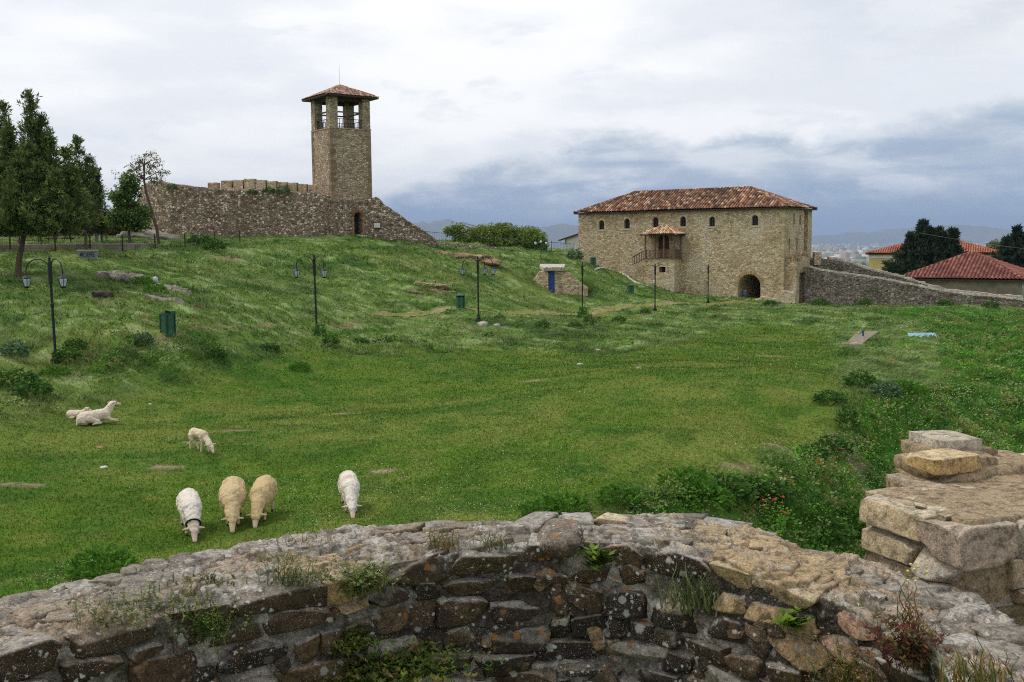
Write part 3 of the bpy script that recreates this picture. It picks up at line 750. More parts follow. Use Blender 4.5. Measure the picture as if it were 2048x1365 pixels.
# ------------------------------------------------------------------ castle wall and watch tower
T_COR = at(664, 405, 95.0); TA = math.radians(35); T_S = 4.12
def build_tower():
    root = empty('watch_tower', (T_COR.x, T_COR.y, 0), TA)
    tag(root, 'tall square stone watch tower with open belfry and tiled hip roof', 'tower')
    s = T_S; zb, zd, zp = 4.6, 16.05, 18.95
    zpl = 9.35
    body = MB().box((0, 0, zpl - .3), (s, s, zd)).build('shaft', M_WALL_TOWER, root)
    # wider foot of the tower with its doorway
    ft = MB().box((-.35, -.35, zb - 2), (s + .1, s + .2, zpl)).build('tower_foot', M_WALL_CASTLE, root)
    dx, dz = 2.45, gz((T_COR.x + 2.45 * math.cos(TA)), (T_COR.y + 2.45 * math.sin(TA))) + .1
    cut(ft, MB().prism(arch_pts(dx, .82, dz, dz + 2.05), -1, .75))
    dr = MB().prism(arch_pts(dx, .86, dz - .02, dz + 2.07), .45, .52).build('door', M_IRON, root)
    vs = MB()
    for k in range(15):
        a = math.pi * (k + .5) / 15; r0, r1 = .43, .68; zc = dz + 2.05 - .41
        w_ = .085
        vs.prism([(dx + r * math.cos(a + o), zc + r * math.sin(a + o)) for r, o in ((r0, -w_), (r1, -w_), (r1, w_), (r0, w_))], -.42, -.30, tuple(np.array(S(140, 98, 74)) * random.Random(k).uniform(.7, 1.2)))
    for sx in (-1, 1):
        for k in range(7):
            a0 = dx + sx * .43; a1 = dx + sx * (.62 + .1 * (k % 2)); vs.box((min(a0, a1), -.40, dz + k * .235), (max(a0, a1), -.30, dz + k * .235 + .21), tuple(np.array(S(150, 118, 92)) * random.Random(k + 50).uniform(.75, 1.2)))
    vs.build('door_surround', M_ROCK, root, col=True)
    MB().box((dx - .6, -.95, dz - .25), (dx + .6, -.36, dz - .06)).build('threshold', M_PALESTONE, root)
    # ragged platform stones round the shaft
    g = random.Random(3); cs = MB()
    for k in range(24):
        u = -.4 + k * .2; h_ = g.uniform(.05, .16); cs.box((u, -.4, zpl - .05), (u + .17, .0, zpl + h_), tuple(np.array(S(150, 134, 108)) * g.uniform(.6, 1.2)))
        cs.box((-.4, u, zpl - .05), (0.0, u + .17, zpl + g.uniform(.04, .14)), tuple(np.array(S(150, 134, 108)) * g.uniform(.6, 1.2)))
    cs.build('ledge_stones', M_ROCK, root, col=True)
    qn = [MB(), MB(), MB()]; g = random.Random(15); z = zpl
    while z < zd - .1:
        hh = g.uniform(.2, .34); hh = min(hh, zd - .02 - z); w1, w2 = ((.5, .28) if g.random() < .5 else (.28, .5)); cc = lambda: tuple(np.array(S(140, 120, 96)) * g.uniform(.7, 1.25))
        qn[0].box((-.03, -.03, z), (w1, w2, z + hh - .004), cc()); qn[1].box((s - w2, -.03, z), (s + .03, w1, z + hh - .004), cc()); qn[2].box((-.03, s - w1, z), (w2, s + .03, z + hh - .004), cc()); z += hh
    for q in qn: q.build('quoins', M_ROCK, root, col=True)
    # deck string course, pillars, lintel
    MB().box((-.06, -.06, zd), (s + .06, s + .06, zd + .12)).build('string_course', M_WALL_TOWER, root)
    MB().box((.3, .3, zd + .12), (s - .3, s - .3, zd + .16)).build('deck', M_WOOD_DK, root)
    pw = .80
    for a in (0, 1):
        for b in (0, 1):
            x0, y0 = a * (s - pw), b * (s - pw)
            MB().box((x0, y0, zd + .12), (x0 + pw, y0 + pw, zp)).build('pillar', M_WALL_TOWER, root)
    lt = MB()
    for (x0, y0, x1, y1) in ((pw, .1, s - pw, .5), (pw, s - .5, s - pw, s - .1), (.1, pw, .5, s - pw), (s - .5, pw, s - .1, s - pw)):
        lt.box((x0, y0, zp - .28), (x1, y1, zp))
    lt.build('lintel_beam', M_WOOD_DK, root)
    tb = MB()
    for t in (.45, s - .45):
        tb.box((pw, t - .07, zd + 1.55), (s - pw, t + .07, zd + 1.67)); tb.box((t - .07, pw, zd + 1.6), (t + .07, s - pw, zd + 1.72))
    tb.build('tie_beam', M_WOOD, root)
    for (x0, y0, x1, y1) in ((pw, .25, s - pw, .25), (.25, pw, .25, s - pw), (pw, s - .25, s - pw, s - .25), (s - .25, pw, s - .25, s - pw)):
        rl = MB(); n = 9
        for k in range(n + 1):
            t = k / n; x, y = x0 + (x1 - x0) * t, y0 + (y1 - y0) * t; rl.box((x - .018, y - .018, zd + .16), (x + .018, y + .018, zd + .95))
        rl.box((min(x0, x1) - .02, min(y0, y1) - .02, zd + .93), (max(x0, x1) + .02, max(y0, y1) + .02, zd + .98)); rl.box((min(x0, x1) - .02, min(y0, y1) - .02, zd + .24), (max(x0, x1) + .02, max(y0, y1) + .02, zd + .28))
        rl.build('railing', M_IRON, root)
    e, faces, caps = hip(0, s, 0, s, zp + .15, zp + 1.38, s / 2 - .05, s / 2 - .05, .62)
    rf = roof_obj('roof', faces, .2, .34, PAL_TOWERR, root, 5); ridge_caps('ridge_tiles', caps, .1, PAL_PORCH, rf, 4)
    eave_board('eave', e, .16, M_WOOD_DK, rf)
    MB().tube([(s / 2, s / 2, zp + 1.3), (s / 2, s / 2, zp + 3.3)], [.013, .006], 6).build('lightning_rod', M_GREYPL, root)
    SOLID.append((T_COR.x + .8, T_COR.y + 2.9, 3.2))
    return root
build_tower()
def build_castle_wall():
    root = empty('castle_wall', (0, 0, 0)); tag(root, 'long weathered stone curtain wall with battlements left of the watch tower', 'wall')
    q = [(288, 428, 470, 101), (300, 372, 470, 98), (318, 364, 472, 96), (345, 368, 474, 95), (400, 374, 476, 94.5), (450, 380, 476, 94.5), (500, 381, 476, 94.5),
         (550, 381, 475, 94.5), (600, 386, 474, 94.8), (640, 390, 474, 95.2), (664, 398, 474, 95.8)]
    pts, tp, bs = along(q); ruin_wall('curtain', pts, tp, bs, 1.6, M_WALL_CASTLE, root, dz=.1, seed=21)
    for i_, (cx, wd, ty, d) in enumerate([(428, 20, 366, 97), (455, 21, 362, 97), (478, 20, 361, 97), (501, 21, 359, 97), (523, 20, 361, 97), (545, 19, 363, 97.2), (566, 19, 365, 97.4),
                              (586, 18, 367, 97.6), (606, 18, 369, 97.8), (636, 34, 370, 98)]):
        a = at(cx - wd / 2, ty, d); b = at(cx + wd / 2, ty, d); g_ = at(cx, 392, d)
        ruin_wall('merlon', [(a.x, a.y), (b.x, b.y)], [a.z, b.z], [g_.z - .6, g_.z - .6], .9, M_WALL_HOUSE, root, dz=.05, dn=.04, step=.16, seed=90 + i_)
    q2 = [(410, 379, 470, 97.2), (500, 379, 470, 97.2), (600, 385, 470, 97.8), (655, 388, 470, 98.2)]
    pts, tp, bs = along(q2); ruin_wall('wall_walk', pts, tp, bs, 2.6, M_WALL_TOWER, root, dz=.08, seed=27)
    return root
build_castle_wall()
def build_wing():
    q = [(738, 402, 474, 97.6), (752, 396, 476, 97.6), (766, 409, 478, 97.8), (790, 425, 480, 98), (820, 445, 483, 98.3), (845, 463, 485, 98.6), (868, 481, 487, 99)]
    pts, tp, bs = along(q); o = ruin_wall('ruined_wall', pts, tp, bs, 1.5, M_WALL_CASTLE, None, dz=.14, seed=33)
    tag(o, 'broken stone wall sloping down to the right from the tower foot', 'wall')
    a = at(754, 450, 96.6); sg = empty('notice_board', (a.x, a.y, a.z - .25)); tag(sg, 'small white notice board fixed to the stone wall beside the tower door', 'sign')
    MB().box((-.3, -.02, -.02), (.3, .03, .42)).build('panel', M_WHITEPL, sg); MB().box((-.36, .03, -.08), (.36, .07, .48)).build('frame', M_WOOD_DK, sg)
build_wing()
a = at(668, 408, 94.3); b = at(669, 470, 94.3)
tag(MB().tube([(a.x, a.y, a.z), (b.x, b.y, b.z - .3)], .06, 8).build('drain_pipe', M_GREYPL), 'grey drain pipe running down the castle wall below the tower corner', 'pipe')

# ------------------------------------------------------------------ the stone house
HL, HW = 25.6, 8.3
HOUSE = Matrix.Translation(HOUSE_L) @ Matrix.Rotation(HOUSE_RZ, 4, 'Z'); HOUSE_I = HOUSE.inverted()
def on_front(px, py, off=0.0):
    """photo pixel -> local (x, z) on the house front plane y = off"""
    o = HOUSE_I @ EYE; v = HOUSE_I.to_3x3() @ ray(px, py); t = (off - o.y) / v.y; p = o + v * t; return p.x, p.z
def on_end(px, py, off=0.0):
    o = HOUSE_I @ EYE; v = HOUSE_I.to_3x3() @ ray(px, py); t = (HL + off - o.x) / v.x; p = o + v * t; return p.y, p.z
ZE = 8.85
def build_house():
    root = empty('stone_house', HOUSE_L, HOUSE_RZ); tag(root, 'long two storey stone house with hipped tile roof and arched gateway', 'house')
    wl = MB().box((0, 0, -4), (HL, HW, ZE)).build('wall', M_WALL_HOUSE, root)
    cutm = MB(); wins = []
    for cx, t, b, hw in [(1203, 441, 459.5, 5.6), (1254, 437.5, 457.5, 5.6), (1311, 434.5, 455, 6), (1366, 433, 453.5, 6), (1424, 433.5, 453.5, 6), (1510, 430.5, 451.5, 6.6)]:
        x0, z0 = on_front(cx - hw, b); x1, z1 = on_front(cx + hw, t); wins.append(((x0 + x1) / 2, x1 - x0, z0, z1)); cutm.prism(arch_pts((x0 + x1) / 2, x1 - x0, z0, z1), -.5, .55)
    gx0, gz0 = on_front(1475.5, 597); gx1, gz1 = on_front(1521.5, 549); gate = ((gx0 + gx1) / 2, gx1 - gx0, gz0 - .8, gz1)
    cutm.prism(arch_pts(gate[0], gate[1], gate[2], gate[3]), -.5, 7.4)
    dx0, dz0 = on_front(1316, 516, .0); dx1, dz1 = on_front(1338, 468, .0)
    cutm.prism(arch_pts((dx0 + dx1) / 2, dx1 - dx0, dz0, dz1), -.5, .4)
    ends = []
    for cx, t, b, hw in [(1588.5, 428, 449, 1.9), (1600.5, 431, 450, 1.9), (1579, 478, 504, 1.6), (1594, 476, 502, 1.6)]:
        y0, z0 = on_end(cx - hw, b); y1, z1 = on_end(cx + hw, t); ends.append((y0, y1, z0, z1)); cutm.box((HL - .5, y0, z0), (HL + .5, y1, z1))
    y0, z0 = on_end(1607, 512); y1, z1 = on_end(1616, 427); cutm.box((HL - .6, y0, z0), (HL + .5, y1, z1 + .3))
    cut(wl, cutm)
    for k, (cx, wd, z0, z1) in enumerate(wins):
        wn = MB().prism(arch_pts(cx, wd + .06, z0 - .03, z1 + .03), .36, .40).build('window', M_GLASSDK, root)
        fr = MB(); fr.box((cx - .03, .30, z0), (cx + .03, .355, z1 - .02)); fr.box((cx - wd / 2, .30, z0 + (z1 - z0) * .52), (cx + wd / 2, .355, z0 + (z1 - z0) * .52 + .05))
        for sx in (-1, 1): fr.box((cx + sx * wd / 2 - (.0 if sx < 0 else .06), .30, z0), (cx + sx * wd / 2 + (.06 if sx < 0 else .0), .355, z1 - wd / 2))
        fr.box((cx - wd / 2, .30, z0), (cx + wd / 2, .355, z0 + .06)); fr.build('window_frame', M_WOOD_DK, wn)
        sr = MB(); g = random.Random(k)
        if k in (1, 3, 4, 5, 0):
            r0, r1 = wd / 2 + .01, wd / 2 + .20; zc = z1 - wd / 2; n = 11
            for q in range(n):
                a0, a1 = math.pi * q / n + .02, math.pi * (q + 1) / n - .02
                sr.prism([(cx + r * math.cos(a), zc + r * math.sin(a)) for r, a in ((r0, a0), (r1, a0), (r1, a1), (r0, a1))], -.03, .12, tuple(np.array(S(206, 190, 158)) * g.uniform(.75, 1.1)))
            for q in range(5):
                hh = (zc - z0) / 5
                for sx in (-1, 1):
                    a, b = cx + sx * r0, cx + sx * (r1 + g.uniform(-.05, .1)); sr.box((min(a, b), -.03, z0 + q * hh + .01), (max(a, b), .12, z0 + q * hh + hh - .01), tuple(np.array(S(200, 184, 152)) * g.uniform(.7, 1.1)))
            sr.box((cx - r1, -.06, z0 - .16), (cx + r1, .12, z0 - .01), S(196, 180, 150)); sr.build('window_surround', M_ROCK, wn, col=True)
    for (y0, y1, z0, z1) in ends:
        MB().box((HL - .32, y0 - .02, z0 - .02), (HL - .28, y1 + .02, z1 + .02)).build('window', M_DARK, root)
    # gate vault stones
    vs = MB(); g = random.Random(8); zc = gate[3] - gate[1] / 2
    for q in range(23):
        a0, a1 = math.pi * q / 23 + .01, math.pi * (q + 1) / 23 - .01; r0 = gate[1] / 2 + .0; r1 = r0 + g.uniform(.32, .42)
        vs.prism([(gate[0] + r * math.cos(a), zc + r * math.sin(a)) for r, a in ((r0, a0), (r1, a0), (r1, a1), (r0, a1))], -.04, .25, tuple(np.array(S(172, 150, 112)) * g.uniform(.7, 1.15)))
    vs.build('gate_arch', M_ROCK, root, col=True)
    MB().box((gate[0] - gate[1] / 2 - .1, 6.9, gate[2]), (gate[0] + gate[1] / 2 + .1, 7.0, gate[3] + .1)).build('gate_back', M_DARK, root)
    # quoins on the near corner
    qn = MB(); g = random.Random(5)
    for k in range(34):
        z = -1.2 + k * .3; w1, w2 = ((.55, .3) if k % 2 else (.3, .55)); qn.box((HL - w1, -.025, z), (HL + .025, w2, z + .285), tuple(np.array(S(190, 172, 136)) * g.uniform(.72, 1.1)))
    qn.build('quoins', M_ROCK, root, col=True)
    # roof
    e, faces, caps = hip(0, HL, 0, HW, ZE + .05, 11.35, 5.4, 5.6, .42)
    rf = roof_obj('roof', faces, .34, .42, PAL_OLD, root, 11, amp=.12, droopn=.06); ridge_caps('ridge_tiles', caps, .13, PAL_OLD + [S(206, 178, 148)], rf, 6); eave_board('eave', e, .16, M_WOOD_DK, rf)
    # double door under the porch
    cx = (dx0 + dx1) / 2
    dr = MB().prism(arch_pts(cx, dx1 - dx0 + .04, dz0, dz1 + .02), .22, .28).build('door', M_REDWOOD, root)
    dd = MB(); dd.box((cx - .03, .17, dz0), (cx + .03, .215, dz1 - .1))
    for sx in (-1, 1): dd.box((cx + sx * (dx1 - dx0) / 2 - .07, .1, dz0), (cx + sx * (dx1 - dx0) / 2 + .07, .215, dz1 - .4))
    dd.build('door_frame', M_WOOD, dr)
    # porch: masonry block, posts, railing, roof
    PD = -1.75
    px0, zf = on_front(1289, 518, PD); px1, _ = on_front(1349, 518, PD)
    blk = MB().box((px0, PD, -3), (px1, -.003, zf)).build('porch_base', M_WALL_HOUSE, root)
    wx0, wz0 = on_front(1318, 545, PD); wx1, wz1 = on_front(1331, 534, PD)
    cut(blk, MB().box((wx0, PD - .3, wz0), (wx1, PD + .45, wz1)))
    pw = MB().box((wx0 - .02, PD + .28, wz0 - .02), (wx1 + .02, PD + .32, wz1 + .02)).build('cellar_window', M_DARK, root)
    MB().box((wx0, PD + .1, wz0), (wx0 + (wx1 - wx0) * .4, PD + .16, wz1)).build('shutter', M_REDWOOD, pw)
    zc_ = on_front(1320, 469, PD)[1]
    MB().box((px0 - .1, PD - .1, zf), (px1 + .1, -.004, zf + .09)).build('porch_floor', M_WOOD, root)
    for x in (px0 + .08, px0 + (px1 - px0) * .34, px0 + (px1 - px0) * .64, px1 - .08):
        MB().box((x - .07, PD - .02, zf + .09), (x + .07, PD + .12, zc_)).build('porch_post', M_WOOD, root)
    MB().box((px1 - .15, -.2, zf + .09), (px1 - .01, -.06, zc_)).build('porch_post', M_WOOD, root)
    rl = MB(); n = 22
    for k in range(n + 1):
        x = px0 + .1 + (px1 - px0 - .2) * k / n; rl.box((x - .04, PD + .03, zf + .16), (x + .04, PD + .06, zf + .95))
    rl.box((px0, PD, zf + .95), (px1, PD + .1, zf + 1.03))
    for k in range(10):
        y = PD + .1 + (-.1 - PD) * k / 10; rl.box((px1 - .10, y, zf + .16), (px1 - .07, y + .14, zf + .95))
    rl.box((px1 - .13, PD + .1, zf + .95), (px1 - .03, -.05, zf + 1.03))
    rl.build('porch_railing', M_WOOD, root)
    tp = on_front(1329, 451, -.6)[1]
    e = [(px0 - .45, PD - .45, zc_), (px1 + .45, PD - .45, zc_), (px1 + .45, -.003, zc_), (px0 - .45, -.003, zc_)]
    r0, r1 = ((px0 + px1) / 2 - .15, -.45, tp), ((px0 + px1) / 2 + .15, -.45, tp)
    b0, b1 = (r0[0], -.003, tp), (r1[0], -.003, tp)
    pr = roof_obj('porch_roof', [(e[0], e[1], r1, r0), (e[1], e[2], b1, r1), (e[3], e[0], r0, b0)], .24, .36, PAL_PORCH, root, 31, amp=.09)
    ridge_caps('ridge_tiles', [(e[0], r0), (e[1], r1), (r0, b0)], .11, PAL_PORCH, pr, 9); eave_board('eave', e, .12, M_WOOD_DK, pr)
    # stair rail on the left of the porch
    st = MB(); xr, zr = on_front(1266, 531, PD + .5)
    for k in range(9):
        t = k / 8; x = px0 + (xr - px0) * t; z = zf + (zr - zf) * t
        st.box((x - .025, PD + .45, z), (x + .025, PD + .5, z + .95))
    st.tube([(px0, PD + .475, zf + .98), (xr, PD + .475, zr + .98)], .05, 6); st.tube([(px0, PD + .475, zf + .1), (xr, PD + .475, zr + .1)], .035, 6)
    st.build('stair_railing', M_WOOD_DK, root)
    sb = MB(); ns = 7
    for k in range(ns):
        x1 = px0 - (px0 - xr) * k / ns; x0 = px0 - (px0 - xr) * (k + 1) / ns; sb.box((x0, PD + .3, -2), (x1 + (.004 if k else -.004), -.006, zf - (zf - zr) * (k + .7) / ns))
    sb.build('porch_steps', M_WALL_HOUSE, root)
    # ruined buttress bay on the end wall
    qa = on_end(1577, 600); 
    br = MB(); br.box((HL + .003, .3, -4), (HL + 1.3, 1.2, 3.2)); br.box((HL + .003, 3.3, -4), (HL + 1.3, 4.2, 3.6)); br.box((HL + .003, 1.2, 2.0), (HL + 1.3, 3.3, 3.7))
    bt = br.build('buttress', M_WALL_HOUSE, root)
    MB().prism([(0, 0), (2.1, 0), (2.1, 2.0), (0, 2.0)], 0, .12, M=Matrix.Translation((HL + .45, 1.2, 0)) @ Matrix.Rotation(math.pi / 2, 4, 'Z')).build('buttress_niche', M_GREYPL, root)
    rb = MB(); g = random.Random(12)
    for k in range(120):
        y = g.uniform(.3, 4.1); x = HL + g.uniform(.08, 1.25); h_ = g.uniform(.0, .5) * abs(math.sin(y * 2.2)); rb.box((x - .09, y - .1, 3.1 + .12 * y), (x + .09, y + .1, 3.3 + .1 * y + h_), tuple(np.array(S(168, 146, 112)) * g.uniform(.6, 1.15)), M=None)
    rb.build('broken_crest', M_ROCK, root, col=True)
    fb = MB()
    ruin_wall('stone_footing', [(HL - 3.0, -.22), (HL - 2.0, -.26), (HL - .6, -.3), (HL + .5, -.32), (HL + 1.45, -.2)], [-1.0, -.55, -.2, .25, -.2], [-3] * 5, .42, M_WALL_HOUSE, root, dz=.22, dn=.12, step=.12, seed=83)
    # barrel standing in the gateway
    bx, bz = on_front(1490, 594, 1.2); p = HOUSE @ Vector((bx, 1.2, 0)); zz = gz(p.x, p.y)
    bl = empty('barrel', (p.x, p.y, zz)); tag(bl, 'blue grey plastic barrel standing just inside the dark gateway', 'barrel')
    MB().lathe([(.26, 0), (.29, .1), (.29, .35), (.31, .37), (.31, .41), (.29, .43), (.29, .75), (.26, .84)], n=18).build('drum', plain('barrel_blue', S(96, 110, 122), .5, .2), bl, smooth=True)
    MB().lathe([(.20, .84), (.21, .88), (.0, .885)], n=16).build('lid', M_WHITEPL, bl)
build_house()
# ------------------------------------------------------------------ walls either side of the house
q = [(1616, 534, 614, 109), (1640, 541, 613, 108), (1700, 549, 612, 107), (1760, 558, 613, 106), (1810, 567, 614, 105), (1860, 578, 615, 104), (1920, 588, 616, 103), (1980, 593, 617, 102), (2048, 601, 618, 101), (2140, 608, 620, 100)]
root = empty('boundary_wall'); tag(root, 'grey rubble wall with pale capping sloping down to the right of the house', 'wall')
pts, tp, bs = along(q); ruin_wall('wall_face', pts, tp, bs, 1.0, M_WALL_RIGHT, root, dz=.06, seed=41)
cp = MB(); g = random.Random(4); n = 90
for k in range(n):
    t0, t1 = k / n * (len(pts) - 1), (k + .93) / n * (len(pts) - 1); z0 = []
    for t in (t0, t1):
        j = min(int(t), len(pts) - 2); f = t - j; z0.append((lerp(pts[j][0], pts[j + 1][0], f), lerp(pts[j][1], pts[j + 1][1], f), lerp(tp[j], tp[j + 1], f)))
    (xa, ya, za), (xb, yb, zb) = z0; hh = g.uniform(.10, .2); o = g.uniform(-.05, .05)
    c_ = tuple(np.array(S(206, 198, 182)) * g.uniform(.72, 1.08))
    cp.add([(xa, ya - .55 + o, za - .05), (xb, yb - .55 + o, zb - .05), (xb, yb + .5, zb - .05), (xa, ya + .5, za - .05), (xa, ya - .55 + o, za + hh), (xb, yb - .55 + o, zb + hh), (xb, yb + .5, zb + hh), (xa, ya + .5, za + hh)],
           [(3, 2, 1, 0), (4, 5, 6, 7), (0, 1, 5, 4), (1, 2, 6, 5), (2, 3, 7, 6), (3, 0, 4, 7)], c_)
cp.build('capping_stones', M_ROCK, root, col=True)
q = [(1618, 516, 590, 113), (1650, 518, 590, 112.5), (1680, 521, 590, 112), (1710, 529, 590, 111), (1740, 539, 592, 110), (1800, 553, 595, 108.5), (1860, 572, 600, 107), (1900, 582, 602, 106), (1960, 588, 606, 104.5), (2048, 595, 610, 103)]
root = empty('parapet_wall'); tag(root, 'higher rear parapet of the wall right of the house, dark with pale top', 'wall')
pts, tp, bs = along(q); ruin_wall('wall_face', pts, tp, bs, .8, M_WALL_RIGHT, root, dz=.1, seed=43)
cp = MB(); n = 80
for k in range(16, n):
    t = k / n * (len(pts) - 1); j = min(int(t), len(pts) - 2); f = t - j
    x, y, z = lerp(pts[j][0], pts[j + 1][0], f), lerp(pts[j][1], pts[j + 1][1], f), lerp(tp[j], tp[j + 1], f)
    cp.box((x - .2, y - .42, z - .1), (x + .19, y + .4, z + g.uniform(.06, .2)), tuple(np.array(S(196, 186, 168)) * g.uniform(.7, 1.08)))
cp.build('capping_stones', M_ROCK, root, col=True)
for cx, wd, ty in ((1634, 14, 505), (1664, 16, 515)):
    a = at(cx - wd / 2, ty, 112.6); b = at(cx + wd / 2, ty, 112.6)
    ruin_wall('merlon', [(a.x, a.y), (b.x, b.y)], [a.z, a.z], [a.z - 1.4, a.z - 1.4], .8, M_WALL_HOUSE, root, dz=.04, dn=.03, step=.15, seed=cx)
q = [(828, 484, 492, 104), (900, 488, 496, 107), (960, 493, 502, 110), (1040, 501, 510, 114), (1100, 505, 514, 117), (1158, 512, 522, 121)]
pts, tp, bs = along(q); tag(ruin_wall('rubble_wall', pts, tp, bs, .7, M_WALL_CASTLE, None, dz=.12, seed=47), 'low rubble wall along the hilltop between tower and stone house', 'wall')

# iron fence behind it
def fence(name, line, hgt, label, post_every=5, bar=.3, thick=.009):
    root = empty(name); tag(root, label, 'fence'); pn = MB(); 
    for j in range(len(line) - 1):
        a, b = Vector(line[j]), Vector(line[j + 1]); L = (b - a).length; n = max(2, int(L / bar))
        for k in range(n):
            p = a.lerp(b, k / n); pn.box((p.x - thick, p.y - thick, p.z + .1), (p.x + thick, p.y + thick, p.z + hgt * .97))
        for zz in (.12, hgt * .9): pn.tube([a + Vector((0, 0, zz)), b + Vector((0, 0, zz))], .02, 4)
        ps = MB().box((a.x - .03, a.y - .03, a.z - .3), (a.x + .03, a.y + .03, a.z + hgt + .06)); ps.build('post', M_FENCEIRON, root)
    pn.build('rails', M_FENCEIRON, root); return root
fl = [at(px, py, d) for px, py, d in [(846, 483, 106), (892, 487, 108), (930, 491, 110.5), (980, 494, 112), (1030, 498, 114), (1075, 501, 116), (1103, 503, 118), (1150, 506, 122)]]
fence('iron_fence', [(p.x, p.y, p.z - .1) for p in fl], 1.25, 'thin iron bar fence along the hilltop in front of the round bush')

# white outbuilding behind the house
p = at(1131, 528, 136); root = empty('outbuilding', (p.x, p.y, p.z - 1.0)); tag(root, 'small white outbuilding with dark lean-to roof behind the house corner', 'shed')
zt = at(1145, 473, 136).z - root.location.z
MB().prism([(.15, 0), (4.5, 0), (4.5, zt + 1.1), (.15, zt - .28)], 0, 4.0).build('wall', M_WHITEPL, root)
MB().prism([(-.75, zt - .62), (4.9, zt + 1.2), (4.9, zt + 1.38), (-.75, zt - .44)], -.4, 4.4).build('roof', M_WOOD_DK, root)

# ------------------------------------------------------------------ houses below the wall
def villa(name, label, x0, x1, y0, y1, zb, ze, zr, inset, mat, pal, tw, th, ov=.5, band=None, rz=0.0):
    root = empty(name, (x0, y0, 0), rz); tag(root, label, 'house')
    MB().box((0, 0, zb), (x1 - x0, y1 - y0, ze)).build('wall', mat, root)
    if band: MB().box((-.12, -.12, ze - .85), (x1 - x0 + .12, y1 - y0 + .12, ze - .003)).build('cornice', band, root)
    e, faces, caps = hip(0, x1 - x0, 0, y1 - y0, ze + .03, zr, inset, inset, ov)
    rf = roof_obj('roof', faces, tw, th, pal, root, 51, amp=tw * .4, droopn=.09); ridge_caps('ridge_tiles', caps, .16, pal + [S(214, 150, 120)], rf, 3); eave_board('eave', e, .2, M_WOOD_DK, rf)
    return root
villa('yellow_house', 'pale yellow house with wide orange tiled roof behind the dark conifers', 66.6, 88.4, 190, 206, -14, 2.75, 5.1, 7.5, M_YELLOWPL, PAL_ORANGE, .4, .6, .6, M_WHITEPL, rz=math.radians(-25))
h = villa('grey_house', 'low grey plastered house with red hipped tile roof beyond the sloping wall', 54.0, 68.6, 140.5, 154.5, -9, 0.02, 3.4, 6.9, M_GREYPL, PAL_RED, .48, .62, .7, rz=math.radians(-35))
wn = MB().prism(arch_pts(2.0, .9, -2.6, -.9), -.06, -.003, M=Matrix.Translation((14.6, 0, 0)) @ Matrix.Rotation(math.pi / 2, 4, 'Z')).build('window', M_GLASSDK, h)
MB().prism(arch_pts(2.0, 1.3, -2.75, -.7), -.05, -.002, M=Matrix.Translation((14.6, 0, 0)) @ Matrix.Rotation(math.pi / 2, 4, 'Z')).build('window_surround', M_WHITEPL, wn)
# ------------------------------------------------------------------ rocks
def rock(name, c, size, rz, pal, seed, parent=None, flat=.25, tilt=0.0, res=4, mat=None, layer=0.0, jag=0.0):
    """rounded irregular block: cube sphere pulled towards its box, chipped by noise"""
    bm = bmesh.new(); bmesh.ops.create_cube(bm, size=2.0); bmesh.ops.subdivide_edges(bm, edges=bm.edges, cuts=2 ** res // 2, use_grid_fill=True)
    V = np.array([v.co for v in bm.verts]); Fq = np.array([[v.index for v in f.verts] for f in bm.faces]); bm.free()
    Sx = V / np.linalg.norm(V, axis=1, keepdims=True); V = lerp(V, Sx * 1.15, flat)
    q = V * np.array(size) + seed * 7.7
    m = min(size); nn = (fbm3(q / m, .55, 3, seed) - .5)
    V = V * np.array(size) + Sx * nn[:, None] * m * .9
    if jag:
        cell = np.floor(q / (m * 1.3) + fbm3(q / m, .7, 2, seed + 2)[:, None] * 1.2); hv = h2(cell[:, 0] * 7 + cell[:, 2], cell[:, 1] * 3 - cell[:, 2], seed); V[:, 2] += (hv - .6) * m * jag * (V[:, 2] > -m * .2); V[:, :2] *= (1 + (fbm3(Sx + seed, 1.6, 3, seed + 9) - .5) * 1.1)[:, None]
    if layer: V += Sx * (vn(q[:, 2] / layer, q[:, 0] * .3, seed + 3)[:, None] - .5) * m * .3 * np.array([[1, 1, 0]])
    col = lerp(np.array(pal[0])[None], np.array(pal[1])[None], sst(fbm3(q / m, 1.1, 3, seed + 5), .35, .62)[:, None])
    if len(pal) > 2: col = lerp(col, np.array(pal[2])[None], sst(fbm3(q / m, 2.2, 3, seed + 8), .52, .66)[:, None] * .8)
    Mx = Matrix.Translation(c) @ Matrix.Rotation(rz, 4, 'Z') @ Matrix.Rotation(tilt, 4, 'Y')
    return V, Fq, col, np.array(Mx)
def rock_obj(name, c, size, rz, pal, seed, label=None, cat='rock', group=None, **k):
    V, Fq, col, Mx = rock(name, c, size, rz, pal, seed, **k)
    o = mesh_np(name, V, Fq, M_ROCK, vcol=col, smooth=True); o.matrix_world = Matrix(Mx.tolist())
    if label: tag(o, label, cat, group)
    return o
G_STONE = [S(140, 134, 122), S(112, 106, 96), S(158, 152, 136)]
T_STONE = [S(168, 146, 112), S(132, 112, 84), S(190, 172, 140)]
def facing_slope(px, py, d): 
    p = gp(px, py, d); return p
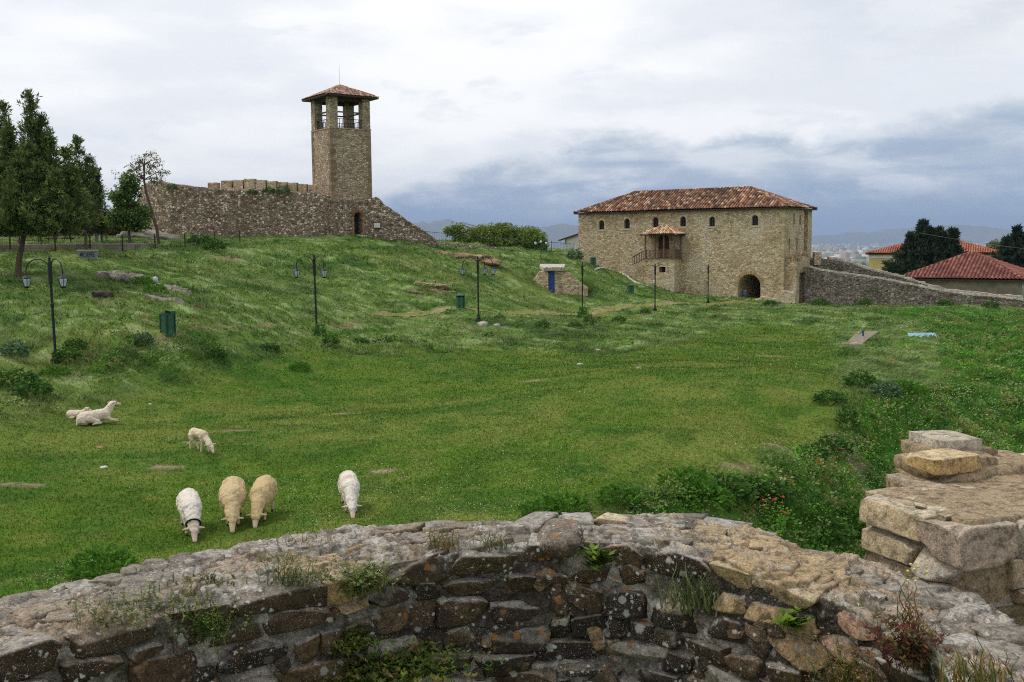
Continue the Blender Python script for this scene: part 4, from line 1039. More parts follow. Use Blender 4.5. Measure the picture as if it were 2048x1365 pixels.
for (px, py, sx, sy, sz, rz, pal, lab) in [
    (242, 557, 1.35, .75, .32, -.25, G_STONE, 'largest grey rock outcrop on the slope below the stone sign'),
    (336, 580, 1.05, .5, .28, -.35, G_STONE, 'long grey rock outcrop on the slope, uphill of the tall green bin'),
    (322, 604, 1.1, .35, .22, -.35, G_STONE, 'thin grey rock ledge just above and behind the tall green bin'),
    (205, 600, .42, .4, .42, .2, [S(82, 72, 66), S(58, 52, 48), S(104, 92, 80)], 'dark brown boulder in the grass below the largest rock outcrop'),
    (862, 572, 1.2, .4, .22, -.2, T_STONE, 'tan flat stone on the slope above the green bin, upper of two'),
    (880, 586, 1.1, .35, .2, -.15, [S(150, 128, 104), S(120, 100, 84)], 'brownish flat stone on the slope, lower of two above the green bin'),
    (825, 587, .7, .3, .15, -.15, [S(132, 112, 96), S(112, 96, 82)], 'small brown flat stone left of the two flat stones on the slope'),
    (910, 512, 2.6, 1.0, .34, -.15, T_STONE, 'broad layered tan rock ledge near the top of the slope'),
    (955, 521, 1.9, .7, .26, -.1, [S(158, 128, 96), S(130, 104, 78), S(178, 158, 128)], 'lower part of the layered tan ledge near the hilltop'),
    (300, 478, 2.6, 1.4, .8, -.3, G_STONE, 'rounded grey rock at the foot of the castle wall by the leaning tree')]:
    p = on_ground(px, py, 30) if py > 500 else gp(px, py, 86)
    rock_obj('rock_outcrop', p - Vector((0, 0, sz * .25)), (sx, sy, sz), rz, pal, int(px), lab, flat=.3, tilt=.10, layer=.12 if sx > 1.5 else .08, jag=.8, res=5)
for k, (px, py, r, pal, lab) in enumerate([
    (285, 709, .17, T_STONE, 'small orange tan stone in the grass right of the leftmost lamp post'), (965, 651, .32, [S(190, 184, 170), S(160, 152, 138)], 'pale flat stone at the foot of the lamp post beside the green bin'),
    (994, 652, .2, [S(196, 190, 178), S(160, 152, 138)], 'short pale stone right of the lamp post beside the green bin'), (200, 898, .10, [S(178, 140, 104), S(150, 110, 80)], 'tan stone on the lawn left of the lamb'),
    (208, 937, .09, [S(222, 220, 214), S(200, 196, 190)], 'white stone lying on the lawn above the collared sheep'), (1278, 738, .14, G_STONE, 'grey stones on the lawn below the slope edge'),
    (1197, 702, .12, [S(226, 224, 218), S(200, 196, 190)], 'round white stone on the grassy slope edge'), (1160, 730, .12, [S(206, 202, 194), S(180, 176, 168)], 'small pale stone at the foot of the slope'),
    (300, 810, .06, [S(222, 220, 214), S(200, 196, 190)], 'tiny white stone on the lawn near the lying ewe'), (395, 613, .18, [S(110, 56, 44), S(84, 44, 36)], 'rusty brown lump in the grass right of the tall green bin'),
    (453, 1000, .05, [S(222, 220, 214), S(200, 196, 190)], 'tiny white pebble among the grazing sheep')]):
    p = on_ground(px, py); rock_obj('stone', p, (r, r * .75, r * .55), k, pal, 200 + k, lab, res=3, flat=.6)
p = on_ground(311, 568, 30); o = MB().lathe([(.0, 0), (.14, .02), (.17, .2), (.12, .36), (.0, .42)], n=10).build('plastic_bag', M_LAMPGLASS, smooth=True); o.location = p; tag(o, 'crumpled pale blue plastic bag on the grass slope by the rock outcrops', 'bag')

# ------------------------------------------------------------------ hut with the blue door, dug into the slope
HP = at(1102, 580, 92.0); hz = gz(HP.x, HP.y)
def build_hut():
    root = empty('stone_hut', (HP.x, HP.y, hz - .05), math.radians(-18)); tag(root, 'low stone hut dug into the slope with blue door and slab roof', 'hut')
    I = Matrix.Translation(root.location) @ Matrix.Rotation(math.radians(-18), 4, 'Z')
    def loc(px, py, d): return I.inverted() @ at(px, py, d)
    zl = loc(1100, 541, 92).z
    ruin_wall('side_wall', [(-2.1, 1.5), (-1.6, .7), (-.9, .15), (-.16, .05)], [.7, 1.2, zl - .1, zl], [-.6] * 4, .5, M_WALL_HOUSE, root, dz=.1, dn=.08, step=.12, seed=71)
    ruin_wall('side_wall', [(.42, .0), (.8, .0), (1.6, .25), (2.3, .9), (2.8, 1.8)], [zl, zl, zl - .2, .9, .4], [-.8] * 5, .5, M_WALL_HOUSE, root, dz=.1, dn=.08, step=.12, seed=72)
    MB().box((-.2, .02, -.2), (.46, .08, zl)).build('door', M_BLUE, root)
    fr = MB(); fr.box((.40, -.12, -.3), (.48, .02, zl)); fr.box((-.22, -.1, -.3), (-.17, .02, zl)); fr.build('door_frame', M_BLUE, root)
    V = [(-2.0, 3.4), (.5, 3.2), (1.3, -.5), (-.5, -.5), (-1.5, 1.5)]
    mb = MB(); n = len(V); mb.add([(x, y, zl + .0 + .07 * y) for x, y in V] + [(x, y, zl + .26 + .07 * y) for x, y in V], [tuple(reversed(range(n))), tuple(range(n, 2 * n))] + [(i, (i + 1) % n, n + (i + 1) % n, n + i) for i in range(n)])
    mb.build('roof_slab', M_CONCRETE, root)
    g = random.Random(3); rb = MB()
    for k in range(26):
        x = -.5 + k * .072; rb.box((x, -.62 + g.uniform(-.05, .05), zl - .02), (x + .11, -.35, zl + .2 + g.uniform(-.06, .1)), tuple(np.array(S(176, 164, 146)) * g.uniform(.7, 1.15)))
    rb.build('slab_edge', M_ROCK, root, col=True)
    # earth heaped over the back
    m = rock('m', (0, 0, 0), (2.7, 1.9, 1.15), 0, [C_HILL_A, C_HILL_C], 4, flat=.9); e = mesh_np('earth_mound', m[0] + np.array([[0.3, 2.6, .45]]), m[1], M_GROUND, root, vcol=m[2], smooth=True)
build_hut()

# ------------------------------------------------------------------ lamp posts
def lantern(root, p, s=1.0):
    x, y, z = p
    fr = MB().lathe([(.02 * s, 0), (.05 * s, -.04 * s), (.17 * s, -.12 * s), (.19 * s, -.14 * s), (.15 * s, -.16 * s)], p, 8).build('lantern', M_IRON, root)
    MB().lathe([(.145 * s, -.16 * s), (.155 * s, -.2 * s), (.10 * s, -.44 * s), (.09 * s, -.45 * s)], p, 8).build('lantern_glass', M_LAMPGLASS, fr)
    cg = MB()
    for k in range(6):
        a = math.pi / 3 * k; cg.tube([(x + .16 * s * math.cos(a), y + .16 * s * math.sin(a), z - .17 * s), (x + .165 * s * math.cos(a), y + .165 * s * math.sin(a), z - .22 * s), (x + .105 * s * math.cos(a), y + .105 * s * math.sin(a), z - .46 * s)], .010 * s, 4)
    cg.lathe([(.11 * s, -.45 * s), (.08 * s, -.5 * s), (.02 * s, -.53 * s)], p, 8); cg.build('lantern_cage', M_IRON, fr)
def lamp(px, py, d, ptop, arms, label, lit=True, rad=.05, reach=.95, lean=0.0):
    g0 = on_ground(px, py, 25); d = g0.y; hgt = at(px, ptop, d).z - g0.z
    root = empty('lamp_post', g0); root.rotation_euler = (0, lean, 0); tag(root, label, 'street lamp', 'lamp posts along the grassy path')
    MB().lathe([(.20, -.3), (.20, .05), (.19, .14), (.12, .17), (.12, .26), (.085, .30), (.075, .42), (rad, .5), (rad, hgt * .52), (rad * 1.35, hgt * .53), (rad * 1.35, hgt * .55), (rad, hgt * .56), (rad * .95, hgt * .74), (rad * 1.6, hgt * .75),
               (rad * 1.6, hgt * .93), (rad * 1.1, hgt * .95), (rad * .8, hgt * .965), (rad * 1.1, hgt * .98), (rad * .5, hgt * .99), (.01, hgt)], n=10).build('pole', M_IRON, root, smooth=False)
    for a in arms:
        c, s = math.cos(a), math.sin(a); R = reach / 2; zc = hgt * .86; pts = []
        for k in range(13):
            t = math.pi * (1.05 - 1.05 * k / 12); pts.append((c * (R + R * math.cos(t)), s * (R + R * math.cos(t)), zc + .0 + R * .95 * max(math.sin(t), -.05)))
        if lit: pts.append((pts[-1][0], pts[-1][1], zc - .12))
        else: pts = pts[:9 if a != arms[0] else 10]
        MB().tube(pts, .024, 6).build('arm', M_IRON, root)
        if lit: lantern(root, pts[-1], 1.0)
    SOLID.append((g0.x, g0.y, .25)); return root
D = math.radians
lamp(112, 727, 38, 512, [D(175), D(-40)], 'nearest black lamp post with two glass lanterns, by the leftmost pine', lean=-.012)
lamp(634, 672, 52, 508, [D(172), D(-50)], 'black lamp post with two lanterns standing in weeds on the grass bank', lean=-.012)
lamp(957, 644, 63, 512, [D(185), D(-5), D(65)], 'black lamp post with three lanterns and stepped base near the green bin')
lamp(1165, 630, 82, 525, [D(175), D(-10)], 'black lamp post without lanterns in front of the stone hut', lit=False)
lamp(1310, 622, 90, 527, [D(180), D(-8)], 'black lamp post without lanterns in front of the house porch', lit=False)
lamp(1416, 606, 106, 528, [D(182), D(-8)], 'black lamp post without lanterns nearest the arched gateway', lit=False)
g0 = gp(1082, 523, 104); root = empty('globe_lamp', g0); tag(root, 'small black lamp post with pale globes before the round bush', 'street lamp')
hh = at(1082, 487, 104).z - g0.z; MB().lathe([(.09, -.2), (.09, .1), (.04, .15), (.04, hh)], n=8).build('pole', M_IRON, root); MB().tube([(-.55, 0, hh * .93), (-.3, 0, hh * .86), (0, 0, hh * .84), (.3, 0, hh * .86), (.55, 0, hh * .93)], .025, 5).build('arm', M_IRON, root)
for x, z in ((-.55, .93), (0, 1.0), (.55, .93)): MB().lathe([(.02, 0), (.11, .05), (.14, .14), (.10, .24), (.02, .28)], (x, 0, hh * z), 10).build('globe', M_LAMPGLASS, root, smooth=True)

# ------------------------------------------------------------------ litter bins
def bin_(px, py, d, wpx, ptop, label, rz, style):
    g0 = on_ground(px, py, 25); d = g0.y; h = at(px, ptop, d).z - g0.z; r = wpx / F_PX * d / 2 * 1.04
    root = empty('litter_bin', g0, rz); tag(root, label, 'litter bin', 'green litter bins on the slope')
    hb = h * (.80 if style == 'hood' else .86)
    MB().lathe([(r * .97, -.12), (r * .97, .03), (r, .04), (r, hb - .03), (r * 1.05, hb - .025), (r * 1.05, hb)], n=8, rot=math.pi / 8).build('drum', M_GREEN, root)
    MB().lathe([(r * .9, hb - .02), (r * .9, hb + .012)], n=8, rot=math.pi / 8).build('mouth_shade', M_DARK, root)  # dark disc on the closed drum, standing in for shade in its mouth
    hd = MB(); n = 8; pts = []
    for k in range(n + 1):
        a = math.pi * (-.15 + 1.0 * k / n) ; pts.append((math.cos(a) * r, math.sin(a) * r))
    vs = [(x, y, hb) for x, y in pts] + [(x, y, h * .97) for x, y in pts]; m = len(pts)
    hd.add(vs, [(i, i + 1, m + i + 1, m + i) for i in range(m - 1)])
    if style == 'hood':
        hd.lathe([(r * 1.08, h * .86), (r * 1.08, h * .9), (r * .7, h * .97), (r * .15, h)], n=8, rot=math.pi / 8)
    else:
        hd.add([(x, y, h * .97) for x, y in pts] + [(0, 0, h)], [(i, i + 1, m) for i in range(m - 1)] + [(m - 1, 0, m)])
    hd.build('hood', M_GREEN, root, fix=False)
    rb = MB()
    for a in (-2.0, -.9, .2): rb.box((r * math.cos(a) - .02, r * math.sin(a) - .02, .05), (r * math.cos(a) + .02, r * math.sin(a) + .02, hb))
    rb.build('seam', M_GREEN_DK, root); SOLID.append((g0.x, g0.y, r)); return root
bin_(337, 669, 42, 30, 621, 'tall green litter bin with half open hood near the grey rocks', D(-25), 'half')
bin_(921, 618, 68, 17, 588, 'green litter bin with peaked lid beside the three lantern lamp post', D(10), 'hood')
bin_(1261, 589, 100, 12, 569, 'small green litter bin on the grass below the stone steps', D(30), 'hood')
bin_(1186, 531, 117, 10, 514, 'green litter bin against the left end of the stone house', D(30), 'hood')

# ------------------------------------------------------------------ carved sign
p = on_ground(176, 519, 40); SD = p.y; root = empty('stone_sign', (p.x, p.y, gz(p.x, p.y) - .12), D(-4)); tag(root, 'grey stone sign with dark painted letters half sunk in the grass', 'sign')
hs = at(176, 502, SD).z - root.location.z; ws = 40 / F_PX * SD / 2
MB().prism([(-ws * .86, -.2), (ws * .86, -.2), (ws, hs), (-ws, hs)], -.09, .09).build('slab', plain('sign_stone', S(124, 134, 136), .9, .2, 8), root)
MB().prism([(-ws - .02, hs), (ws + .02, hs), (ws + .02, hs + .06), (-ws - .02, hs + .06)], -.12, .12).build('top_edge', M_CONCRETE, root)
tcu = bpy.data.curves.new('lettering', 'FONT'); tcu.body = 'MOEPIE'; tcu.size = hs * .62; tcu.align_x = 'CENTER'; tcu.extrude = .006; tcu.offset = .002
to = bpy.data.objects.new('t', tcu); COL.objects.link(to); bpy.context.view_layer.update()
me = bpy.data.meshes.new_from_object(to.evaluated_get(bpy.context.evaluated_depsgraph_get())); bpy.data.objects.remove(to); bpy.data.curves.remove(tcu)
me.materials.clear(); me.materials.append(plain('sign_letters', S(62, 70, 74), .9, .3, 20)); lt = link('lettering', me, root, (0, -.098, hs * .42)); lt.rotation_euler = (math.pi / 2, 0, 0)
wv = [v.co.x for v in me.vertices]; lt.scale = (ws * 1.5 / (max(wv) - min(wv)),) + (1, 1)

# ------------------------------------------------------------------ the slab with a tap, the blue board
q = [on_ground(*c, 30) for c in [(1690, 690), (1722, 690), (1758, 664), (1716, 664)]]
o = MB().add([(v.x, v.y, v.z + .05) for v in q] + [(v.x, v.y, v.z - .2) for v in q], [(0, 1, 2, 3), (7, 6, 5, 4), (0, 4, 5, 1), (1, 5, 6, 2), (2, 6, 7, 3), (3, 7, 4, 0)]).build('concrete_slab', plain('slab_concrete', S(136, 124, 104), .95, .25, 3)); tag(o, 'worn grey concrete slab in the grass under the water tap', 'slab')
p = on_ground(1726, 678, 30); root = empty('water_tap', p); tag(root, 'blue standing water tap on the concrete slab', 'tap')
MB().lathe([(.10, 0), (.10, .06), (.055, .08), (.055, .42), (.09, .44), (.09, .52), (.03, .56)], n=10).build('standpipe', plain('tap_blue', S(44, 78, 128), .5, .2), root); MB().tube([(0, 0, .40), (-.14, -.02, .41), (-.2, -.03, .35)], .028, 6).build('spout', M_IRON, root)
p = on_ground(1705, 693, 30); rock_obj('stone_block', p, (.62, .22, .16), -.05, [S(150, 138, 124), S(176, 164, 150)], 77, 'pale stone block lying at the near end of the concrete slab', flat=.2)
p0, p1 = on_ground(1817, 674, 30), on_ground(1874, 677, 30); root = empty('painted_board', (p0 + p1) / 2 + Vector((0, 0, .06))); tag(root, 'light blue painted board lying in the grass right of the tap', 'board')
L = (p1 - p0).length / 2; g = random.Random(2)
up = [(L * (-1 + .1 * k), .34 - .05 * abs(math.sin(k * 1.3))) for k in range(21)]; lo = [(L * (1 - .1 * k), -.30 + .14 * abs(math.sin(k * .9 + .4))) for k in range(21)]
R_ = Matrix.Rotation(D(-35), 4, 'X'); pb = plain('light_blue_paint', S(150, 184, 206), .7, .15, 2); MB().prism([(x, y) for x, y in up + lo], -.03, .03, M=Matrix.Rotation(D(-52), 4, 'X')).build('panel', pb, root)
MB().prism([(L * .62 + .06 * math.cos(a * .7854), -.02 + .06 * math.sin(a * .7854)) for a in range(8)], -.04, .034, M=Matrix.Rotation(D(-52), 4, 'X')).build('bolt_hole', M_DARK, root)

# steps that run down the bank left of the porch
a, b = on_ground(1256, 533, 90), on_ground(1290, 571, 90); root = empty('garden_steps', a); tag(root, 'stone steps with pale edging running down the bank below the porch', 'steps'); mb = MB(); nn = 8
for k in range(nn):
    p = (b - a) * (k / nn); z = gz(a.x + p.x, a.y + p.y) - a.z; mb.box((p.x - .2, p.y - .6, z - .3), (p.x + 1.3, p.y + .25, z + .09))
mb.build('tread', M_CONCRETE, root)
cb = MB(); ln = [on_ground(*c, 80) for c in [(1190, 541), (1232, 542), (1256, 555), (1278, 569), (1296, 572)]]
for k in range(4):
    for j in range(5):
        u, v = ln[k].lerp(ln[k + 1], j / 5), ln[k].lerp(ln[k + 1], (j + .95) / 5); u.z = gz(u.x, u.y); v.z = gz(v.x, v.y); cb.tube([u - a + Vector((0, 0, .08)), v - a + Vector((0, 0, .08))], .14, 4)
cb.build('edging', M_CONCRETE, root)

# ------------------------------------------------------------------ cafe corner under the trees
mk = lambda px, py, d: gp(px, py, d)
q = [(-60, 488, 496, 64), (80, 489, 496, 66), (170, 488, 494, 69), (260, 487, 492, 73), (300, 487, 492, 76)]
pts, tp, bs = along(q); tag(ruin_wall('kerb_wall', pts, tp, bs, .35, M_GREYPL, None, dz=.04, dn=.03, seed=5), 'low concrete kerb wall under the wire fence by the trees', 'wall')
root = empty('wire_fence'); tag(root, 'low wire mesh fence on posts running under the trees', 'fence'); wm = MB(); fl = [at(px, 488, d) for px, d in [(-60, 63.8), (20, 64.5), (110, 66.2), (180, 69), (245, 72), (310, 75.5), (370, 78), (430, 81), (480, 84)]]
fl = [Vector((p.x, p.y, max(gz(p.x, p.y), p.z - .4))) for p in fl]
for k, p in enumerate(fl):
    MB().tube([p - Vector((0, 0, .3)), p + Vector((0, 0, 1.05))], .05, 6).build('post', M_WOOD_DK, root)
    if k < len(fl) - 1:
        for z in (.1, .28, .46, .64, .82, 1.0): wm.tube([p + Vector((0, 0, z)), fl[k + 1] + Vector((0, 0, z))], .007, 3)
        m = int((fl[k + 1] - p).length / .2)
        for j in range(m): c = p.lerp(fl[k + 1], j / m); wm.tube([c + Vector((0, 0, .08)), c + Vector((0, 0, 1.0))], .006, 3)
wm.build('mesh', M_FENCEIRON, root)
def picnic(px, py, d, rz, label):
    p = gp(px, py, d); root = empty('picnic_table', p, rz); tag(root, label, 'table')
    tb = MB()
    for k in range(4): tb.box((-.9, -.36 + k * .18, .72), (.9, -.2 + k * .18, .77))
    tb.build('table_top', M_WOOD, root)
    for s in (-1, 1):
        MB().box((-.9, s * .72 - .14, .42), (.9, s * .72 + .14, .46)).build('bench_seat', M_WOOD, root)
        lg = MB(); x = s * .65
        for t in (-1, 1): lg.tube([(x, t * .7, -.2), (x, t * .22, .72)], .05, 4)
        lg.box((x - .03, -.85, .36), (x + .03, .85, .42)); lg.build('leg_frame', M_WOOD_DK, root)
picnic(60, 470, 74, .2, 'wooden picnic table in the shade under the large pine')
picnic(118, 466, 79, -.1, 'wooden picnic table with pale top between the pine and the narrow cypress')
p = gp(152, 474, 80); root = empty('timber_shelter', p); tag(root, 'pale timber pergola with slanting braces under the trees', 'shelter'); fm = MB(); rz = .1
for x in (-1.6, 1.6):
    for y in (0, 2.0): MB().box((x - .07, y - .07, -.3), (x + .07, y + .07, 1.9)).build('post', M_WOOD, root)
MB().box((-2.1, -.3, 1.9), (2.1, -.16, 2.05)).build('beam', M_WOOD, root); MB().box((-2.1, 2.0, 1.9), (2.1, 2.14, 2.05)).build('beam', M_WOOD, root)
for s in (-1, 1): MB().tube([(s * .2, -.2, .3), (s * 1.5, -.2, 1.7)], .05, 4).build('brace', M_WOOD, root)
def parasol(px, py, d, label, h=2.3):
    p = gp(px, py, d); root = empty('folded_parasol', p); tag(root, label, 'parasol'); MB().tube([(0, 0, -.2), (0, 0, h + .15)], .035, 6).build('pole', M_WHITEPL, root)
    n = 16; pr = [(.05, h + .05), (.14, h - .25), (.24, h - .8), (.30, h - 1.25), (.27, h - 1.35), (.06, h - 1.3)]; mb = MB(); mb.lathe(pr, n=n); mb.v = [(x * (1 + .18 * math.cos(4 * math.atan2(y, x))), y * (1 + .18 * math.cos(4 * math.atan2(y, x))), z) for x, y, z in mb.v]
    mb.build('canopy', plain('maroon_cloth', S(122, 24, 44), .9, .25, 5), root)
parasol(189, 478, 80, 'folded maroon parasol left of its twin by the cypress trunk'); parasol(200, 479, 79, 'folded maroon parasol with its pale pole showing, nearest the cypress trunk')

# ------------------------------------------------------------------ trees
PINE = [S(66, 84, 46), S(82, 98, 54), S(54, 72, 40), S(94, 110, 60), S(110, 122, 74), S(76, 92, 54)]
def spire_points(g, spires, dens):
    """tufts on whorled branches of several upright leaders: (x, y, z0, z1, radius low, skew)"""
    P, N, B = [], [], []
    for (cx, cy, z0, z1, rad, lx, n) in spires:
        for k in range(n):
            t = g.random() ** .8; z = z0 + (z1 - z0) * t; prof = rad * 1.2 * (1 - t) ** 1.7 * (.45 + .55 * min(1, t * 5 + .25)) + .09
            a = g.uniform(0, 6.28); L = prof * g.uniform(.40, 1.25); d = np.array([math.cos(a), math.sin(a), 0]); c = np.array([cx + lx * t, cy, z])
            rise = .22 + .5 * t; B.append((c, c + d * L + np.array([0, 0, L * rise])))
            m = max(3, int(dens * L))
            for j in range(m):
                s = .3 + .7 * (j + g.random()) / m; P.append(c + d * L * s + np.array([g.normal(0, .13), g.normal(0, .13), L * rise * s * s + g.normal(0, .10)])); N.append(d * .8 + np.array([g.normal(0, .3), g.normal(0, .3), .75]))
    return np.array(P), np.array(N), B
def needle_tufts(P, N, size, per, pal, g):
    n = len(P); idx = np.repeat(np.arange(n), per); NN = N[idx] / np.linalg.norm(N[idx], axis=1, keepdims=True) + g.normal(0, .55, (n * per, 3)); sh = pick(pal, g.random(n) * .999) * np.clip(g.normal(1, .22, (n, 1)), .5, 1.6)
    PP = P[idx] + g.normal(0, .05, (n * per, 3))
    return leaf_quads(PP, NN, size * g.uniform(.6, 1.25, n * per), .11, sh[idx], .0, g)
def pine(name, label, base, trunk, spires, seed, dens=12, size=.27, per=8, pal=PINE, group=None, r0=.2):
    g = np.random.default_rng(seed); root = empty(name, base); tag(root, label, 'tree', group)
    mb = MB().tube(trunk, [r0 * (1 - .6 * i / (len(trunk) - 1)) for i in range(len(trunk))], 9)
    P, N, B = spire_points(g, spires, dens); kp = fbm3(P + 60 + seed * 9, 1.15 * (.27 / size), 3, seed) > (.34 if size < .5 else .2); P, N = P[kp], N[kp]
    for (cx, cy, z0, z1, rad, lx, n) in spires: mb.tube([Vector(trunk[-1]) * .5 + Vector((cx, cy, z0)) * .5, (cx, cy, z0), (cx + lx * .5, cy, (z0 + z1) / 2), (cx + lx, cy, z1)], [r0 * .45, r0 * .4, r0 * .22, .01], 6)
    for a, b in B[::2]: mb.tube([a, (a + b) / 2 + np.array([0, 0, -.04]), b], [.028, .018, .006], 3)
    mb.build('trunk', M_BARK, root)
    V, Fq, C = needle_tufts(P, N, size, per, pal, g); mesh_np('crown', V, Fq, M_NEEDLE, root, vcol=C)
    return root
b = gp(34, 556, 56)
def rel(px, py, d, base): v = at(px, py, d); return (v.x - base.x, v.y - base.y, v.z - base.z)
tr = [(0, 0, -.3), rel(38, 520, 56, b), rel(48, 470, 56.3, b), rel(52, 430, 56.5, b)]
def sp(px, ptop, pbot, d, rad, base, lx=0.0, n=70):
    lo = rel(px, pbot, d, base); hi = rel(px, ptop, d, base); return (lo[0], lo[1], lo[2], hi[2], rad, lx, n)
pine('pine_tree', 'large bushy pine at the left edge with bare lower trunk', b, tr,
     [sp(68, 190, 440, 57, 1.9, b, .1, 150), sp(18, 210, 430, 57.5, 1.7, b, -.05, 130), sp(-30, 260, 440, 57, 2.0, b, 0, 120), sp(105, 268, 455, 56.5, 1.9, b, .1, 130), sp(45, 310, 465, 55, 2.1, b, 0, 150),
      sp(135, 300, 455, 57.5, 1.5, b, .1, 100), sp(85, 330, 470, 55, 1.9, b, 0, 140), sp(0, 330, 470, 55.5, 1.9, b, 0, 130), sp(115, 350, 472, 54.5, 1.7, b, 0, 120), sp(60, 290, 465, 55.5, 2.0, b, 0, 150), sp(25, 260, 465, 56.5, 1.9, b, 0, 140), sp(150, 330, 465, 57, 1.3, b, 0, 100), sp(88, 232, 440, 57.5, 1.3, b, .1, 110)], 11, dens=15, per=9)
b = gp(170, 482, 68)
pine('pine_tree', 'slimmer pine standing right behind the large left pine', b, [(0, 0, -.3), (0.05, 0, .8), (.1, 0, 1.6)], [sp(162, 278, 455, 68, 1.5, b, .1, 150), sp(183, 318, 452, 68.3, 1.2, b, .05, 110), sp(140, 330, 455, 67.5, 1.4, b, 0, 100)], 12, size=.26, r0=.13)
b = gp(203, 484, 78); CYP = [S(40, 56, 36), S(48, 66, 40), S(58, 76, 44), S(80, 70, 50)]
pine('cypress_tree', 'narrow dark conical cypress between the pines and the leafy tree', b, [(0, 0, -.3), (0.03, 0, .8), (0, 0, 1.5)], [sp(198, 338, 468, 78, 1.0, b, 0, 230)], 13, dens=16, size=.22, per=8, pal=CYP, r0=.1)
def leafy(name, label, base, trunk, r0, tips, ells, n, per, spread, size, asp, pal, seed, hole=.42, hs=.9, cat='tree', limb_r=.07, droop=.3):
    g = np.random.default_rng(seed); root = empty(name, base); tag(root, label, cat); mb = trunk_mb(trunk, [r0 * (1 - .5 * i / (len(trunk) - 1)) for i in range(len(trunk))]); limbs(mb, g, trunk[-1], tips, limb_r); mb.build('trunk', M_BARK, root)
    sp_ = fill_ellipsoids(g, ells, n, hole, hs, seed); spots = np.c_[sp_, g.uniform(.7, 1.3, len(sp_))]
    P, N = clumps(g, spots, per, spread); crown('crown', P, N, g.uniform(.6, 1.3, len(P)) * size, asp, pal, root, seed + 1, droop)
    return root
LEAF_G = [S(66, 86, 46), S(80, 98, 54), S(56, 74, 42), S(98, 114, 66), S(72, 88, 58)]
b = gp(258, 482, 76); e = lambda px, py, d, rx, ry, rz_, w_=1: (*rel(px, py, d, b), rx, ry, rz_, w_)
leafy('leafy_tree', 'dark leafy tree with low broad crown left of the leaning tree', b, [(0, 0, -.3), (.05, 0, .6), (.0, .0, 1.3)], .16, [rel(240, 400, 76, b), rel(265, 380, 76, b), rel(285, 430, 76, b), rel(230, 440, 76, b), rel(262, 350, 76, b)],
      [e(250, 405, 76, .95, .9, 1.5), e(240, 385, 76, .75, .8, 1.1, .6), e(270, 435, 76, 1.15, 1.1, .9), e(240, 440, 76, .9, 1, .9, .7), e(262, 375, 76, .6, .6, 1.0, .5)], 260, 24, .34, .17, .42, LEAF_G + [S(104, 130, 60)], 21, hole=.49, hs=1.3)
b = gp(318, 482, 80); LEAF_O = [S(92, 98, 56), S(112, 108, 62), S(78, 86, 46), S(128, 110, 70)]
g_ = np.random.default_rng(22); root = empty('bare_tree', b); tag(root, 'thin leaning tree with sparse wispy crown against the castle wall', 'tree')
tk = [(0, 0, -.3), rel(314, 460, 80, b), rel(303, 420, 80, b), rel(292, 385, 80, b), rel(288, 360, 80, b), rel(289, 330, 80, b)]; mb = trunk_mb(tk, [.13, .12, .11, .10, .085, .06], 8)
tips = [rel(*q, 80, b) for q in [(298, 306), (284, 318), (320, 325), (332, 345), (270, 340), (250, 352), (275, 322), (310, 360), (302, 330), (325, 368), (240, 372), (258, 335), (306, 340), (280, 350)]]
ends = []
for q, t in enumerate(tips):
    s = Vector(tk[4 if q % 2 else 5]); t = Vector(t); m = s.lerp(t, .5) + Vector((0, g_.normal(0, .2), .28)); mb.tube([s, m, t], [.045, .026, .008], 5); ends += [t, m.lerp(t, .55), m.lerp(t, .8)]
    for _ in range(3):
        o_ = t + Vector((g_.normal(0, .3), g_.normal(0, .3), g_.normal(-.15, .25))); mb.tube([m.lerp(t, .7), o_], [.014, .005], 3); ends.append(o_)
mb.build('trunk', M_BARK, root)
spots = np.array([[*t, .8] for t in ends]); P, N = clumps(g_, spots, 17, .34); crown('crown', P, N, g_.uniform(.1, .19, len(P)), .35, LEAF_O + [S(60, 80, 40)], root, 5, .6)
b = gp(995, 503, 117); LB = [S(90, 112, 50), S(108, 128, 60), S(74, 94, 42), S(128, 142, 78), S(96, 108, 54)]; e = lambda px, py, d, rx, ry, rz_, w_=1: (*rel(px, py, d, b), rx, ry, rz_, w_)
leafy('round_bush', 'large round green bush on the hilltop behind the iron fence', b, [(0, 0, -.5), (0, 0, .2), (.1, 0, .7)], .18, [rel(930, 470, 117, b), rel(1060, 470, 117, b), rel(980, 458, 117, b), rel(1030, 460, 117, b), rel(912, 452, 117, b), rel(925, 446, 117, b)],
      [e(985, 482, 117, 3.3, 2.2, 1.9, 1.7), e(1045, 482, 118, 2.8, 2.2, 1.6, 1.4), e(940, 480, 117, 2.0, 1.6, 1.2, .9), e(1075, 492, 118, 1.6, 1.6, .9, .5), e(915, 462, 117, 1.1, .8, .8, .12), e(1000, 464, 117.5, 1.9, 1.4, .9, .6), (*rel(895, 462, 117, b), .5, .4, .35, .04)], 420, 22, .34, .20, .45, LB, 23, hole=.36, cat='bush')
def conifer(name, label, base, spires, pal, seed, size, per, dens):
    return pine(name, label, base, [(0, 0, 0), (0, 0, 1.5), (0, 0, 3)], spires, seed, dens=dens, size=size, per=per, pal=pal, r0=.35)
DKC = [S(42, 56, 42), S(50, 66, 48), S(34, 46, 38), S(62, 78, 54)]
p = at(1852, 560, 166); b = Vector((p.x, p.y, -9.0))
conifer('conifer_tree', 'dark many topped conifer between the yellow and grey houses', b, [sp(1842, 448, 560, 166, 5.2, b, 0, 420), sp(1872, 462, 560, 166, 4.6, b, .3, 300), sp(1900, 464, 560, 166, 3.4, b, .3, 220), sp(1822, 472, 570, 165, 3.8, b, -.3, 220), sp(1856, 460, 575, 164, 5.4, b, 0, 360), sp(1884, 470, 570, 164.5, 4.6, b, 0, 240)], DKC, 31, .85, 8, 5)
